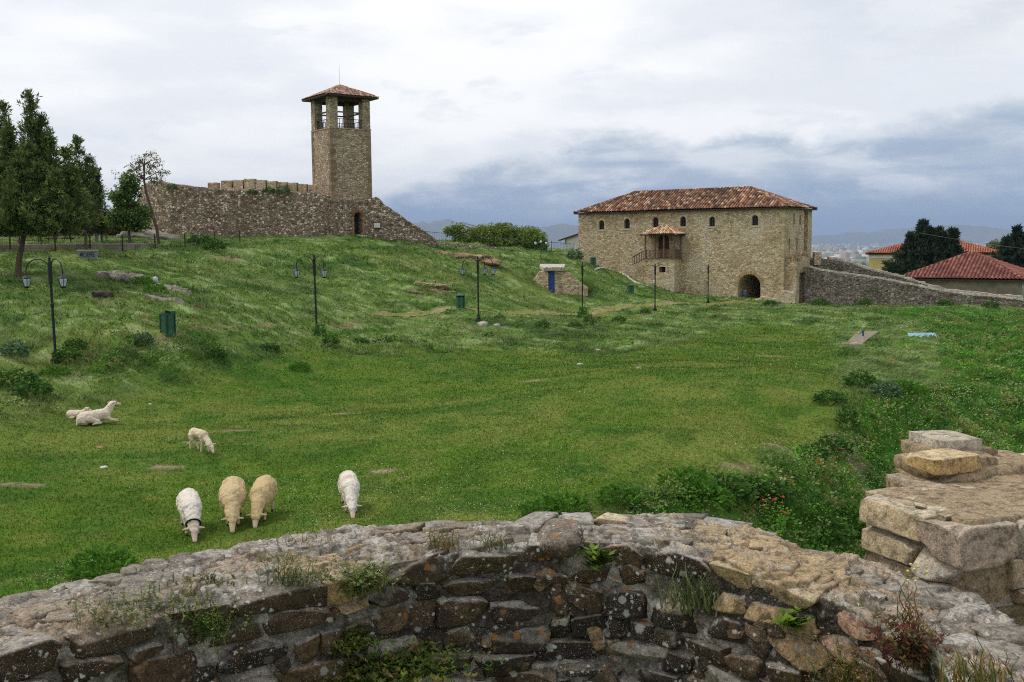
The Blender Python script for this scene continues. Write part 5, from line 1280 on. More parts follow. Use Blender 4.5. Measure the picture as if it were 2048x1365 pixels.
p = at(2050, 560, 176); b = Vector((p.x, p.y, -9.0))
conifer('cedar_tree', 'dark spreading cedar cut by the right edge of the view', b, [sp(2062, 440, 570, 176, 7.0, b, 0, 330), sp(2030, 458, 560, 176, 3.6, b, 0, 130), sp(2010, 478, 560, 175, 3.0, b, 0, 110)], DKC, 32, .9, 8, 4.5)
p = at(1990, 540, 190); b = Vector((p.x, p.y, -9.0)); leafy('olive_tree', 'pale grey green tree left of the cedar behind the grey house', b, [(0, 0, 0), (0, 0, 4), (.2, 0, 8)], .3, [(-1, 0, 11), (1.2, 0, 11.5)], [(*rel(1992, 498, 190, b), 1.5, 1.5, 1.5)], 160, 16, .5, .4, .4, [S(112, 120, 92), S(96, 106, 80), S(128, 132, 104)], 33)
for k, (px, py, d, rx, rz_, lab) in enumerate([(-30, 462, 96, 3.0, 1.9, 'backdrop shrub added for the dark shade behind the picnic corner, cut by the left edge'), (50, 462, 98, 2.6, 1.7, 'backdrop shrub added for the dark shade behind the trunk of the large left pine'), (110, 464, 97, 2.4, 1.5, 'backdrop shrub added for the dark shade behind the timber pergola'),
        (165, 466, 96, 2.0, 1.4, 'backdrop shrub added for the dark shade behind the slim pine'), (232, 466, 99, 1.9, 1.3, 'backdrop shrub added for the dark shade behind the leafy tree')]):
    b = gp(px, 484, d); leafy('shade_backdrop', lab, b, [(0, 0, -.4), (0, 0, .3), (0, 0, .8)], .12, [(.6, 0, 1.2), (-.6, 0, 1.3)], [(*rel(px, py, d, b), rx, 1.4, rz_)], 150, 22, .45, .24, .4, LEAF_G[:3] + [S(62, 58, 44)], 60 + k, hole=.30, cat='shrub')  # foliage added as a backdrop for the dark shade under the pines
# overhead wire across the right
a, c = at(1838, 466, 160), at(2150, 508, 150); pts = [a.lerp(c, t) - Vector((0, 0, 1.2 * t * (1 - t))) for t in np.linspace(0, 1, 9)]; tag(MB().tube(pts, .018, 4).build('overhead_wire', M_GREYPL), 'pale overhead wire sagging in front of the conifers', 'wire')

# ------------------------------------------------------------------ weeds one could count
WV = [weed_mesh('weed_clump', 420, .42, .42, .13, WEED_DK, 1), weed_mesh('weed_clump', 380, .38, .5, .12, WEED_BL, 2, asp=.3), weed_mesh('weed_clump', 480, .5, .38, .14, WEED_LT, 3, asp=.22, up=.9), weed_mesh('weed_clump', 300, .28, .8, .14, WEED_DK, 4, asp=.2, up=1.2)]
WEEDS = [(285, 688, 1.0, 1, 'blue green thistle clump in the grass near the tall green bin'), (30, 716, 1.1, 1, 'grey green weed clump at the left edge beside the nearest lamp post'), (30, 772, 1.6, 0, 'large dark weed clump at the left edge below the nearest lamp post'),
         (66, 790, 1.3, 0, 'dark weed clump at the foot of the left bank'), (135, 722, 1.1, 0, 'dark weeds growing against the base of the nearest lamp post'), (110, 752, 1.0, 2, 'bright weed clump just below the nearest lamp post'), (640, 678, 1.0, 3, 'tall weeds hiding the base of the lamp post in the bank'),
         (662, 690, .9, 0, 'dark weeds right of the lamp post standing in weeds'), (720, 690, 1.0, 0, 'dark weed clump on the bank right of the second lamp post'), (1166, 640, 1.3, 3, 'tall weeds at the base of the lamp post before the hut'), (1178, 655, 1.1, 3, 'tall weeds just below the lamp post before the hut'),
         (1150, 655, 1.0, 0, 'dark weed clump left of the lamp post before the hut'), (1238, 645, 1.1, 0, 'dark weed clump on the bank below the small green bin'), (1290, 628, .9, 0, 'weed clump beside the lamp post before the porch'), (540, 700, .9, 0, 'dark weed clump on the bank left of the second lamp post'),
         (600, 740, .8, 2, 'weed clump on the foot of the bank above the lawn'), (430, 715, .9, 0, 'dark weed clump on the bank between the first two lamps'), (1000, 640, .8, 0, 'weeds by the stones at the three lantern lamp post'), (1085, 655, 1.0, 0, 'weed clump on the slope edge right of the stepped lamp base'),
         (1720, 775, 1.2, 0, 'dark shrub like weeds on top of the right bank'), (1660, 805, 1.1, 0, 'dark weed clump at the lawn edge of the right bank'), (1695, 860, 1.1, 3, 'tall dark weeds overhanging the bare earth of the bank'), (1770, 800, 1.2, 1, 'pale leaved weeds on the crest of the right bank'),
         (1810, 790, 1.4, 2, 'bright weeds on the far crest of the right bank'), (1665, 905, 1.2, 0, 'weed clump halfway along the broken bank'), (1620, 920, 1.0, 0, 'weed clump beside the bare earth notch'), (1400, 1010, 1.3, 2, 'feathery bright weeds behind the parapet wall'),
         (1450, 1000, 1.4, 0, 'dark weed clump behind the parapet near the poppies'), (1370, 985, 1.2, 2, 'bright weed clump at the corner of the lawn edge'), (1500, 985, 1.1, 0, 'weed clump above the poppies on the bank'), (1540, 1000, 1.1, 0, 'dark weeds uphill of the red poppies'),
         (1700, 1050, 1.2, 2, 'lush bright weeds beside the stone pier'), (1725, 1075, 1.2, 2, 'lush feathery weeds tucked against the stone pier'), (1660, 1080, 1.2, 0, 'dark weeds in the ditch near the stone pier'), (205, 1150, 1.0, 2, 'bright fern like plant on the lawn by the parapet'),
         (1085, 1030, .9, 2, 'pale flowered plant just behind the parapet middle'), (1130, 1030, 1.0, 2, 'pale flowered plant left of the parapet bump'), (1240, 1010, .9, 2, 'bright weeds behind the parapet bump'), (280, 570, 1.3, 2, 'bright grass tuft between the grey rock outcrops'), (310, 585, 1.1, 2, 'green tuft below the pale bag'),
         (1150, 520, 2.2, 1, 'grey shrub at the foot of the white outbuilding'), (400, 490, 2.2, 0, 'low dark shrub at the foot of the castle wall'), (430, 500, 1.8, 0, 'low dark shrub on the slope edge below the castle wall'), (150, 700, .9, 0, 'weeds on the terrace behind the nearest lamp post'),
         (1540, 612, 1.6, 0, 'dark weeds against the footing right of the gateway'), (1640, 612, 1.8, 0, 'dark weeds at the foot of the grey wall by the house'), (1730, 612, 1.5, 0, 'weeds along the middle of the grey wall foot'), (1890, 612, 1.7, 0, 'weeds at the lower stretch of the grey wall foot'), (1980, 616, 1.6, 0, 'weeds near the low right end of the grey wall')]
for k, (px, py, s, v, lab) in enumerate(WEEDS):
    p = on_ground(px, py, 14); o = WV[v] if WV[v].get('label') is None else WV[v].copy()
    if o is not WV[v]: COL.objects.link(o)
    o.location = p; o.scale = (s, s, s * (1.0 + .15 * math.sin(k * 2.1))); o.rotation_euler = (0, 0, k * 1.9); tag(o, lab, 'weed', 'weed clumps on the banks')
for k, (px, py, s, lab) in enumerate([(538, 386, 1.3, 'green tuft growing on the curtain wall below the tallest merlons'), (566, 389, 1.6, 'bushy green tuft growing on the curtain wall right of the tallest merlons'), (505, 388, 1.1, 'low green tuft on the curtain wall under the middle merlons'), (344, 380, 1.2, 'grassy tuft on the left shoulder of the curtain wall')]):
    p = at(px, py, 93.6); o = WV[k % 2].copy(); COL.objects.link(o); o.location = p; o.scale = (s, s * .7, s); tag(o, lab, 'weed', 'tufts growing on the castle wall')
# poppies
def poppy(px, py, lab, k):
    p = on_ground(px, py + 8, 14); root = empty('poppy', p, k * 1.3); tag(root, lab, 'flower', 'red poppies behind the parapet'); h = .60 + .08 * math.sin(k * 3)
    MB().tube([(0, 0, 0), (.03, .01, h * .6), (.02, 0, h)], .006, 4).build('stem', plain('stem_green', S(70, 104, 44)) if k == 0 else bpy.data.materials['stem_green'], root)
    g = np.random.default_rng(k); mb = MB()
    for j in range(4):
        a = j * 1.571 + .2; c, s = math.cos(a), math.sin(a); r = .062; mb.add([(.02, 0, h), (.02 + r * .6 * c - r * .6 * s, r * .6 * s + r * .6 * c, h + .025), (.02 + r * c, r * s, h + .04), (.02 + r * .6 * c + r * .6 * s, r * .6 * s - r * .6 * c, h + .02)], [(0, 1, 2, 3)])
    mb.build('petals', plain('poppy_red', S(184, 42, 28), .7, .15, 20) if k == 0 else bpy.data.materials['poppy_red'], root, fix=False)
for k, (px, py, lab) in enumerate([(1483, 1027, 'single red poppy left of the close group behind the parapet'), (1526, 1048, 'red poppy, lowest left of the close group of three'), (1549, 1043, 'red poppy in the middle of the close group of three'), (1565, 1041, 'red poppy, right one of the close group of three'), (1566, 1069, 'red poppy peeking over the parapet edge below the group'),
                                 (1632, 970, 'red poppy on the bank higher up, left of the stone pier'), (1698, 974, 'red poppy on the bank closest to the upper stone pier'), (1685, 940, 'small red poppy just under the bare earth notch')]): poppy(px, py, lab, k)
# ------------------------------------------------------------------ sheep
M_FLEECE = attr_mat('fleece', nsc=55.0, namt=0.22, bstr=0.8, bdist=0.02, spec=0.1)
def sheep_caps(pose, f):
    """capsules (tag, p0, p1, r0, r1): w wool, s skin, h hoof; facing +x, f = fleece fatness"""
    L = []
    A = lambda t, a, b, r0, r1: L.append((t, np.array(a, float), np.array(b, float), r0, r1))
    if pose == 'graze':
        A('w', (-.40, 0, .53), (.26, 0, .50), .205 * f, .19 * f); A('w', (-.18, 0, .47), (.12, 0, .46), .225 * f, .215 * f); A('w', (-.46, 0, .53), (-.48, 0, .50), .19 * f, .17 * f); A('w', (.30, 0, .48), (.37, 0, .45), .165 * f, .15 * f)
        A('w', (.38, 0, .46), (.66, 0, .25), .135 * f, .10 * f); A('w', (.68, 0, .235), (.74, 0, .20), .088, .08); A('s', (.76, 0, .17), (.84, 0, .055), .062, .042)
        for s in (-1, 1):
            A('s', (.69, s * .07, .245), (.655, s * .19, .225), .030, .016); A('w', (.28, s * .10, .38), (.31, s * .10, .24), .075, .045); A('s', (.31, s * .10, .24), (.30 + .04 * s, s * .095, .05), .034, .027); A('h', (.31 + .04 * s, s * .095, .035), (.33 + .04 * s, s * .095, .025), .03, .028)
            A('w', (-.42, s * .11, .44), (-.36, s * .12, .30), .12 * f, .07); A('s', (-.37, s * .12, .29), (-.50, s * .12, .24), .048, .033); A('s', (-.50, s * .12, .24), (-.46 + .05 * s, s * .115, .05), .031, .026); A('h', (-.45 + .05 * s, s * .115, .035), (-.43 + .05 * s, s * .115, .025), .03, .028)
        A('w', (-.62, 0, .54), (-.68, 0, .30), .05, .028)
    elif pose == 'lamb':
        A('w', (-.30, 0, .47), (.14, 0, .46), .125, .125); A('w', (-.33, 0, .47), (-.34, 0, .44), .125, .115); A('w', (.16, 0, .45), (.42, 0, .25), .10, .07); A('w', (.44, 0, .22), (.49, 0, .18), .07, .065); A('s', (.50, 0, .17), (.57, 0, .07), .05, .034)
        for s in (-1, 1):
            A('s', (.45, s * .055, .235), (.43, s * .165, .26), .028, .014); A('w', (.15, s * .075, .40), (.17, s * .075, .26), .06, .036); A('s', (.17, s * .075, .26), (.17 + .05 * s, s * .08, .04), .030, .024)
            A('w', (-.31, s * .08, .42), (-.27, s * .085, .30), .085, .048); A('s', (-.28, s * .085, .29), (-.38, s * .085, .22), .038, .028); A('s', (-.38, s * .085, .22), (-.34 + .05 * s, s * .085, .04), .027, .023)
        A('w', (-.44, 0, .46), (-.60, .02, .28), .035, .022)
    elif pose == 'lie':
        A('w', (-.38, 0, .22), (.24, 0, .26), .205, .185); A('w', (-.44, -.02, .19), (-.40, -.04, .17), .20, .19); A('w', (.26, 0, .28), (.34, 0, .34), .165, .14); A('w', (.34, 0, .34), (.50, 0, .54), .135, .095)
        A('w', (.51, 0, .57), (.58, 0, .575), .086, .078); A('s', (.61, 0, .56), (.75, 0, .515), .062, .042)
        for s in (-1, 1): A('s', (.50, s * .068, .605), (.42, s * .165, .59), .028, .014)
        A('w', (.28, -.12, .16), (.40, -.16, .08), .07, .045); A('s', (.40, -.16, .08), (.58, -.20, .035), .035, .027); A('s', (.30, .10, .14), (.52, .10, .06), .045, .035); A('s', (.52, .10, .05), (.68, .04, .03), .032, .026)
        A('w', (-.32, -.16, .18), (-.06, -.24, .10), .11, .06); A('s', (-.06, -.24, .08), (.02, -.27, .045), .045, .036); A('s', (.02, -.27, .045), (-.24, -.29, .035), .035, .026); A('w', (-.60, -.05, .2), (-.66, -.1, .05), .04, .025)
    else:
        A('w', (-.20, 0, .14), (.12, 0, .15), .135, .125); A('w', (.14, 0, .17), (.26, 0, .26), .09, .065); A('w', (.27, 0, .28), (.31, 0, .28), .066, .06); A('s', (.33, 0, .27), (.40, 0, .235), .046, .033)
        for s in (-1, 1): A('s', (.27, s * .05, .31), (.22, s * .14, .32), .025, .013); A('s', (.12, s * .09, .06), (.28, s * .10, .03), .03, .024); A('s', (-.1, s * .13, .05), (-.26, s * .14, .03), .035, .026)
    return L
def sheep(name, pose, nose_px, yaw, scale, fat, wool, skin, label, nose_x, seed, collar=False, cat='sheep'):
    L = sheep_caps(pose, fat); bm = bmesh.new()
    for t, a, b, r0, r1 in L:
        n = max(2, int(np.linalg.norm(b - a) / (min(r0, r1) * .45)) + 1)
        for k in range(n):
            u = k / (n - 1); bmesh.ops.create_icosphere(bm, subdivisions=2, radius=r0 + (r1 - r0) * u, matrix=Matrix.Translation(a + (b - a) * u))
    me = bpy.data.meshes.new('raw'); bm.to_mesh(me); bm.free(); o = link('raw', me)
    m = o.modifiers.new('r', 'REMESH'); m.mode = 'VOXEL'; m.voxel_size = .013; s = o.modifiers.new('s', 'SMOOTH'); s.factor = .5; s.iterations = 4
    bpy.context.view_layer.update(); body = bpy.data.meshes.new_from_object(o.evaluated_get(bpy.context.evaluated_depsgraph_get())); bpy.data.objects.remove(o); bpy.data.meshes.remove(me)
    n = len(body.vertices); V = np.empty(n * 3, np.float32); body.vertices.foreach_get('co', V); V = V.reshape(-1, 3).astype(float)
    N = np.empty(n * 3, np.float32); body.vertices.foreach_get('normal', N); N = N.reshape(-1, 3)
    best = np.full(n, 1e9); tagi = np.zeros(n, int)
    for t, a, b, r0, r1 in L:
        v = b - a; u = np.clip(((V - a) @ v) / (v @ v), 0, 1); d = np.linalg.norm(V - a - u[:, None] * v, axis=1) - (r0 + (r1 - r0) * u); q = d < best; best[q] = d[q]; tagi[q] = 'wsh'.index(t)
    wl = (tagi == 0).astype(float)
    V += N * (wl * ((fbm3(V + seed, 9, 3, seed) - .5) * .045 + (vn3(V + seed, 26, seed) - .5) * .016))[:, None]
    dirt = sst(fbm3(V + seed * 3, 4, 3, seed + 4), .5, .75)[:, None]
    cw = lerp(np.array(wool)[None], np.array(wool)[None] * np.array([[.80, .74, .64]]), dirt); cs = lerp(np.array(skin)[None], np.array(skin)[None] * .82, dirt)
    ch = np.array(S(84, 70, 58))[None]; C = np.where((tagi == 0)[:, None], cw, np.where((tagi == 1)[:, None], cs, ch))
    # dark nostril end
    body.vertices.foreach_set('co', V.astype(np.float32).ravel())
    at_ = body.attributes.new('col', 'FLOAT_COLOR', 'POINT'); at_.data.foreach_set('color', np.c_[C, np.ones(n)].astype(np.float32).ravel())
    body.polygons.foreach_set('use_smooth', np.ones(len(body.polygons), bool)); body.materials.clear(); body.materials.append(M_FLEECE); body.update(); body.name = 'body'
    p = on_ground(*nose_px, 14); ox, oy = math.cos(yaw) * nose_x * scale, math.sin(yaw) * nose_x * scale
    root = empty(name, (p.x - ox, p.y - oy, gz(p.x - ox, p.y - oy) + .005), yaw); root.scale = (scale,) * 3; tag(root, label, cat, 'sheep on the lawn')
    link('body', body, root)
    hp, hr, ey = {'graze': ((.755, .19), .074, .052), 'lamb': ((.49, .185), .06, .043), 'lie': ((.605, .585), .066, .050), 'curl': ((.325, .285), .053, .038)}[pose]
    for s in (-1, 1): MB().lathe([(0, -.014), (.010, -.009), (.014, 0), (.010, .009), (0, .014)], (hp[0] + .02, s * ey * 1.18, hp[1] + .012), 8).build('eye', M_DARK, root)
    if collar:
        cc = Vector((.595, 0, .30)); ax = Vector((.28, 0, -.21)).normalized(); x = Vector((0, 1, 0)); y = ax.cross(x); R = .125; pts = [cc + (x * math.cos(a) + y * math.sin(a)) * R for a in np.linspace(0, 2 * math.pi, 21)]
        MB().tube(pts, .016, 6).build('collar', M_DARK, root)
    return root
W_WHITE, W_CREAM = S(226, 216, 202), S(202, 180, 138)
SK_W, SK_C = S(226, 200, 180), S(214, 186, 152)
sheep('sheep', 'graze', (390, 1087), D(-68), 1.05, .98, W_WHITE, SK_W, 'white grazing sheep with a dark collar, nearest the parapet wall', .84, 3, collar=True)
sheep('sheep', 'graze', (465, 1067), D(-76), 1.10, 1.14, W_CREAM, SK_C, 'larger yellowish woolly sheep grazing beside the collared white one', .84, 5)
sheep('sheep', 'graze', (510, 1056), D(-86), 1.06, 1.08, S(200, 176, 130), SK_C, 'yellowish woolly sheep on the right of the touching pair', .84, 8)
sheep('sheep', 'graze', (706, 1037), D(-77), 1.02, .95, W_WHITE, SK_W, 'white sheep grazing alone near the parapet, without collar', .84, 12)
sheep('lamb', 'lamb', (427, 913), D(-42), 1.05, 1, S(222, 206, 178), SK_W, 'small lamb grazing near the bare earth patches', .57, 15, cat='lamb')
sheep('sheep', 'lie', (237, 846), D(44), 1.0, 1, S(226, 210, 188), SK_W, 'white ewe lying on the lawn with raised head looking right', .68, 18)
sheep('lamb', 'curl', (180, 838), D(14), 1.0, 1, S(226, 208, 186), SK_W, 'small lamb lying behind the resting ewe', .36, 21, cat='lamb')

# ------------------------------------------------------------------ hand laid stones
def near_stone_mat():
    """weathered near masonry: vertex colour, grit, pits, lichen flecks and rosettes"""
    m, t = new_mat('near_masonry')
    a = t.n('ShaderNodeAttribute', attribute_name='col').outputs[0]; oa = t.n('ShaderNodeAttribute', attribute_name='rust').outputs['Fac']; wa = t.n('ShaderNodeAttribute', attribute_name='fleck').outputs['Fac']
    co = t.n('ShaderNodeNewGeometry').outputs['Position']
    nz = t.noise(co, 70.0, 3.0, 0.6, out='Color'); wv = t.n('ShaderNodeVectorMath', operation='MULTIPLY_ADD', ins={0: nz, 1: (.020, .020, .020), 2: co}).outputs[0]
    grit = t.noise(co, 120.0, 8.0, 0.72); mid = t.noise(co, 26.0, 6.0, 0.62, 0.3); big = t.noise(co, 7.0, 5.0, 0.6)
    k = t.math('MULTIPLY', t.step(grit, 0.28, 0.72, 0.50, 1.5), t.step(mid, 0.3, 0.7, 0.72, 1.28))
    col = t.mix(1.0, a, t.n('ShaderNodeCombineXYZ', ins={0: k, 1: k, 2: k}).outputs[0], 'MULTIPLY')
    col = t.mix(t.math('MULTIPLY', t.step(mid, 0.48, 0.36), 0.32), col, S(50, 43, 37))
    fl = t.noise(co, 210.0, 3.0, 0.6); col = t.mix(t.math('MULTIPLY', t.math('MULTIPLY', t.step(fl, 0.60, 0.68), t.step(big, 0.35, 0.6)), t.math('MULTIPLY', wa, 0.9)), col, S(200, 196, 188))
    v1 = t.n('ShaderNodeTexVoronoi', ins={'Vector': wv, 'Scale': 46.0}); s1 = t.n('ShaderNodeSeparateColor', ins={0: v1.outputs['Color']})
    w1 = t.math('MULTIPLY', t.math('MULTIPLY', t.step(v1.outputs['Distance'], 0.42, 0.26), t.step(s1.outputs[0], 0.74, 0.78)), t.math('MULTIPLY', wa, t.step(big, 0.38, 0.58)))
    col = t.mix(t.math('MULTIPLY', w1, 0.85), col, S(204, 202, 194))
    v2 = t.n('ShaderNodeTexVoronoi', ins={'Vector': wv, 'Scale': 21.0}); s2 = t.n('ShaderNodeSeparateColor', ins={0: v2.outputs['Color']})
    w2 = t.math('MULTIPLY', t.math('MULTIPLY', t.step(v2.outputs['Distance'], 0.36, 0.24), t.step(s2.outputs[1], 0.84, 0.87)), oa); col = t.mix(t.math('MULTIPLY', w2, 0.8), col, S(156, 104, 48))
    w3 = t.math('MULTIPLY', t.math('MULTIPLY', t.step(v2.outputs['Distance'], 0.45, 0.30), t.step(s2.outputs[2], 0.88, 0.9)), wa); col = t.mix(t.math('MULTIPLY', w3, 0.7), col, S(186, 184, 174))
    hg = t.math('ADD', t.math('MULTIPLY', grit, 0.6), t.math('ADD', mid, t.math('MULTIPLY', w1, 0.2)))
    return finish(m, t, col, 0.95, hg, 1.0, 0.010, 0.1)
M_MASONRY = near_stone_mat()
def _cube(cuts):
    bm = bmesh.new(); bmesh.ops.create_cube(bm, size=2.0); bmesh.ops.subdivide_edges(bm, edges=bm.edges, cuts=cuts, use_grid_fill=True)
    bm.verts.ensure_lookup_table(); V = np.array([v.co for v in bm.verts]); Fq = np.array([[v.index for v in f.verts] for f in bm.faces]); bm.free(); return V, Fq
CUBES = {c: _cube(c) for c in (7, 12, 18)}
class Stones:
    """gathers facetted stones into one mesh with colour, rust (orange lichen) and fleck (white lichen) amounts"""
    def __init__(s, seed): s.g = np.random.default_rng(seed); s.V = []; s.F = []; s.C = []; s.R = []; s.W = []; s.n = 0; s.k = 0
    def add(s, c, half, ax, col, top=None, rust=0.0, fleck=0.5, cuts=12, clips=8, rnd=.07, rough=.05, skew=.10, ripple=0.0):
        """c centre, half extents, ax 3x3 rows = local axes in the world; top = colour of the weathered upper side"""
        g = s.g; V0, Fq = CUBES[cuts]; half = np.array(half, float); s.k += 1; sd = s.k * 3.71
        sp = V0 / np.linalg.norm(V0, axis=1, keepdims=True); V = lerp(V0, sp * 1.2, rnd)
        for i in range(3):
            for j in range(3):
                if i != j: V[:, i] *= 1 + g.uniform(-skew, skew) * V0[:, j]
        for _ in range(clips):
            n = g.normal(size=3) * np.array([1, 1, .9]); n /= np.linalg.norm(n); p = V @ n; d = p.max() * g.uniform(.74, .97); V -= np.maximum(p - d, 0)[:, None] * n
        m = half.min(); q = V * half; V = q + sp * ((fbm3(q / m + sd, .9, 3, s.k % 97) - .5) * 2 * rough * m)[:, None]
        if ripple: V += np.outer((vn(q[:, 2] / ripple + sd, q[:, 0] * 3, s.k % 89) - .5), [0, 0, 0]) + sp * ((vn(q[:, 2] / ripple + sd, q[:, 0] * 4, s.k % 83) - .5) * m * .10)[:, None]
        V = V @ np.array(ax) + np.array(c)
        a, b, d_ = V[Fq[:, 0]], V[Fq[:, 1]], V[Fq[:, 3]]; fn = np.cross(b - a, d_ - a); N = np.zeros_like(V)
        for j in range(4): np.add.at(N, Fq[:, j], fn)
        nz = N[:, 2] / (np.linalg.norm(N, axis=1) + 1e-12)
        if (((V - np.array(c)) * N).sum(1)).mean() < 0: nz = -nz; Fq = Fq[:, ::-1]
        cc = np.array(col)[None] * (.80 + .45 * fbm3(V + 9, 12, 3, 7))[:, None]
        if top is not None: cc = lerp(cc, np.array(top)[None] * (.82 + .36 * fbm3(V + 3, 16, 3, 8))[:, None], sst(nz, .35, .75)[:, None] * .9)
        s.V.append(V); s.F.append(Fq + s.n); s.C.append(cc); s.R.append(np.full(len(V), rust)); s.W.append(np.full(len(V), fleck)); s.n += len(V)
    def build(s, name, parent, off=None):
        V = np.concatenate(s.V); V = V - np.array(off)[None] if off is not None else V
        o = mesh_np(name, V, np.concatenate(s.F), M_MASONRY, parent, vcol=np.concatenate(s.C))
        for nm, L in (('rust', s.R), ('fleck', s.W)): at_ = o.data.attributes.new(nm, 'FLOAT', 'POINT'); at_.data.foreach_set('value', np.concatenate(L).astype(np.float32))
        return o

# ------------------------------------------------------------------ the parapet in front
def parapet():
    ZT = 4.265
    outer = [(-260, 1262), (-120, 1222), (0, 1190), (150, 1155), (300, 1112), (450, 1088), (600, 1064), (750, 1044), (900, 1038), (1050, 1046), (1150, 1046), (1280, 1040), (1400, 1046), (1500, 1062), (1600, 1090), (1740, 1116), (1850, 1150), (1960, 1200), (2100, 1270), (2260, 1360)]
    inner = [(-260, 1396), (-120, 1346), (0, 1303), (110, 1278), (239, 1246), (308, 1224), (513, 1187), (615, 1163), (771, 1122), (908, 1100), (993, 1100), (1106, 1096), (1200, 1096), (1279, 1102), (1387, 1122), (1478, 1156), (1616, 1184), (1698, 1206), (1800, 1258), (1880, 1313), (1960, 1378), (2100, 1500), (2260, 1640)]
    O = np.array([tuple(at_z(*q, 4.3))[:2] for q in outer]); I = np.array([tuple(at_z(*q, 4.28))[:2] for q in inner])
    def resample(P, n):
        s = np.r_[0, np.cumsum(np.hypot(*np.diff(P, axis=0).T))]; t = np.linspace(0, s[-1], n); Q = np.c_[np.interp(t, s, P[:, 0]), np.interp(t, s, P[:, 1])]
        k = n // 16 * 2 + 1; ker = np.hanning(k + 2)[1:-1]; ker /= ker.sum()
        return np.stack([np.convolve(np.pad(Q[:, j], k // 2, 'reflect', reflect_type='odd'), ker, 'valid') for j in (0, 1)], 1), s[-1]
    NU = 1500
    I, LI = resample(I, NU); O, LO = resample(O, NU); u = np.linspace(0, LI, NU)
    t = np.gradient(I, axis=0); t /= np.linalg.norm(t, axis=1, keepdims=True); inw = np.c_[t[:, 1], -t[:, 0]]         # towards the viewer
    VM = R_CAM.transposed(); cs = [VM @ (Vector((*q, ZT)) - EYE) for q in I]; pxs = np.array([1024 + F_PX * v.x / -v.z for v in cs])   # which stretch of wall each column is
    W = np.linalg.norm(O - I, axis=1)
    zA = ZT + .040 * sst(pxs, 1098, 1122) * (1 - sst(pxs, 1540, 1700)) + (fbm(u * 2.5, u * 0, 3, 2) - .5) * .02
    # -- mortar body: coarse, gritty, carries the crust of the upper side
    nT, nF, nO = 150, 240, 30
    vout = np.linspace(4.2, 0, nO)[:-1]; wtop = np.linspace(1, 0, nT); vin = np.r_[np.linspace(0, .78, nF)[1:], np.linspace(.78, 2.2, 16)[1:]]; NR = len(vout) + nT + len(vin)
    XY = np.empty((NR, NU, 2)); Zz = np.empty((NR, NU)); vp = np.empty((NR, NU)); kind = np.empty(NR, int); inw3 = np.c_[inw, np.zeros(NU)]; up = np.array([0, 0, 1.0]); r = 0
    for v in vout: XY[r] = O; Zz[r] = zA - v; vp[r] = -W - v; kind[r] = 0; r += 1
    for w_ in wtop: XY[r] = lerp(I, O, w_); Zz[r] = zA; vp[r] = -w_ * W; kind[r] = 1; r += 1
    for v in vin: XY[r] = I + inw * .05 * v; Zz[r] = zA - v; vp[r] = v; kind[r] = 2; r += 1
    t1 = (sst(vp, -.07, .07) * math.pi / 2)[..., None]; t2 = (sst(vp + W[None], .05, -.05) * math.pi / 2)[..., None]
    nx = np.where((vp > -.5 * W[None])[..., None], np.cos(t1) * up + np.sin(t1) * inw3[None], np.cos(t2) * up - np.sin(t2) * inw3[None])
    U = np.broadcast_to(u[None], (NR, NU)); PX = np.broadcast_to(pxs[None], (NR, NU))
    n_c = fbm(U * 14, vp * 14, 4, 54); n_f = fbm(U * 60, vp * 60, 3, 55); n_s = fbm(U * 130, vp * 130, 2, 75)
    hgt = (n_c - .5) * .030 + (n_f - .5) * .016 + (n_s - .5) * .006 + (fbm(U * 5, vp * 5, 3, 53) - .5) * .030 - .010 * sst(vp, -.06, .0)
    pl = sst(fbm(U * 9, vp * 14, 3, 82), .50, .54) * .012 + sst(fbm(U * 6 + 9, vp * 9, 3, 83), .52, .55) * .014; hgt += pl * sst(vp, .0, -.05)          # broken flat layers
    vl = .40 + .16 * ((PX - 900) / 400) ** 2 + (fbm(U * 3, U * 0, 2, 57) - .5) * .05; lm = sst(PX, 600, 700) * (1 - sst(PX, 1330, 1460)); hgt += sst(vp - vl, -.004, .02) * lm * .04
    A = lambda c: np.array(c)[None, None]
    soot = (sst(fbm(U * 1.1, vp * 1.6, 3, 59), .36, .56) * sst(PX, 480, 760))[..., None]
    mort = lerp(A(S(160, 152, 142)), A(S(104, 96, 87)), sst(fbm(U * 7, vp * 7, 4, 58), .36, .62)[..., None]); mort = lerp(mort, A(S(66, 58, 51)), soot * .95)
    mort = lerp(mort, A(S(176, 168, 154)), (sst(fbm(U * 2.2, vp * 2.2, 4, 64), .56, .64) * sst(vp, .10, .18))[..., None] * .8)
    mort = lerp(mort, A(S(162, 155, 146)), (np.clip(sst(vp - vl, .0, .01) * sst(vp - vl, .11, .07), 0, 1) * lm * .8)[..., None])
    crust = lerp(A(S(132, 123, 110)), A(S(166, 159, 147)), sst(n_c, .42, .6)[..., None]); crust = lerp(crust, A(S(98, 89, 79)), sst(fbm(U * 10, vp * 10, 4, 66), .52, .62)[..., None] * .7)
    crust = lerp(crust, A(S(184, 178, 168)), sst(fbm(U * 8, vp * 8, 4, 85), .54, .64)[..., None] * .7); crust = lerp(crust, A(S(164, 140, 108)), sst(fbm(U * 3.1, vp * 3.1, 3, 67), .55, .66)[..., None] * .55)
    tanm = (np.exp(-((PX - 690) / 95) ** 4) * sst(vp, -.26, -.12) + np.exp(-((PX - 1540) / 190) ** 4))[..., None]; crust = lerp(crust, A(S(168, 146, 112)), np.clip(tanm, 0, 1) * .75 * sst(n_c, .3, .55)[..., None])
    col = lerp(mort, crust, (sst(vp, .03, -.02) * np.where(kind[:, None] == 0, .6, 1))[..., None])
    P = np.concatenate([XY, Zz[..., None]], 2) + nx * hgt[..., None]
    root = empty('parapet_wall', (0, 0, 0)); tag(root, 'curved ruined stone parapet covered in lichen across the foreground', 'wall')
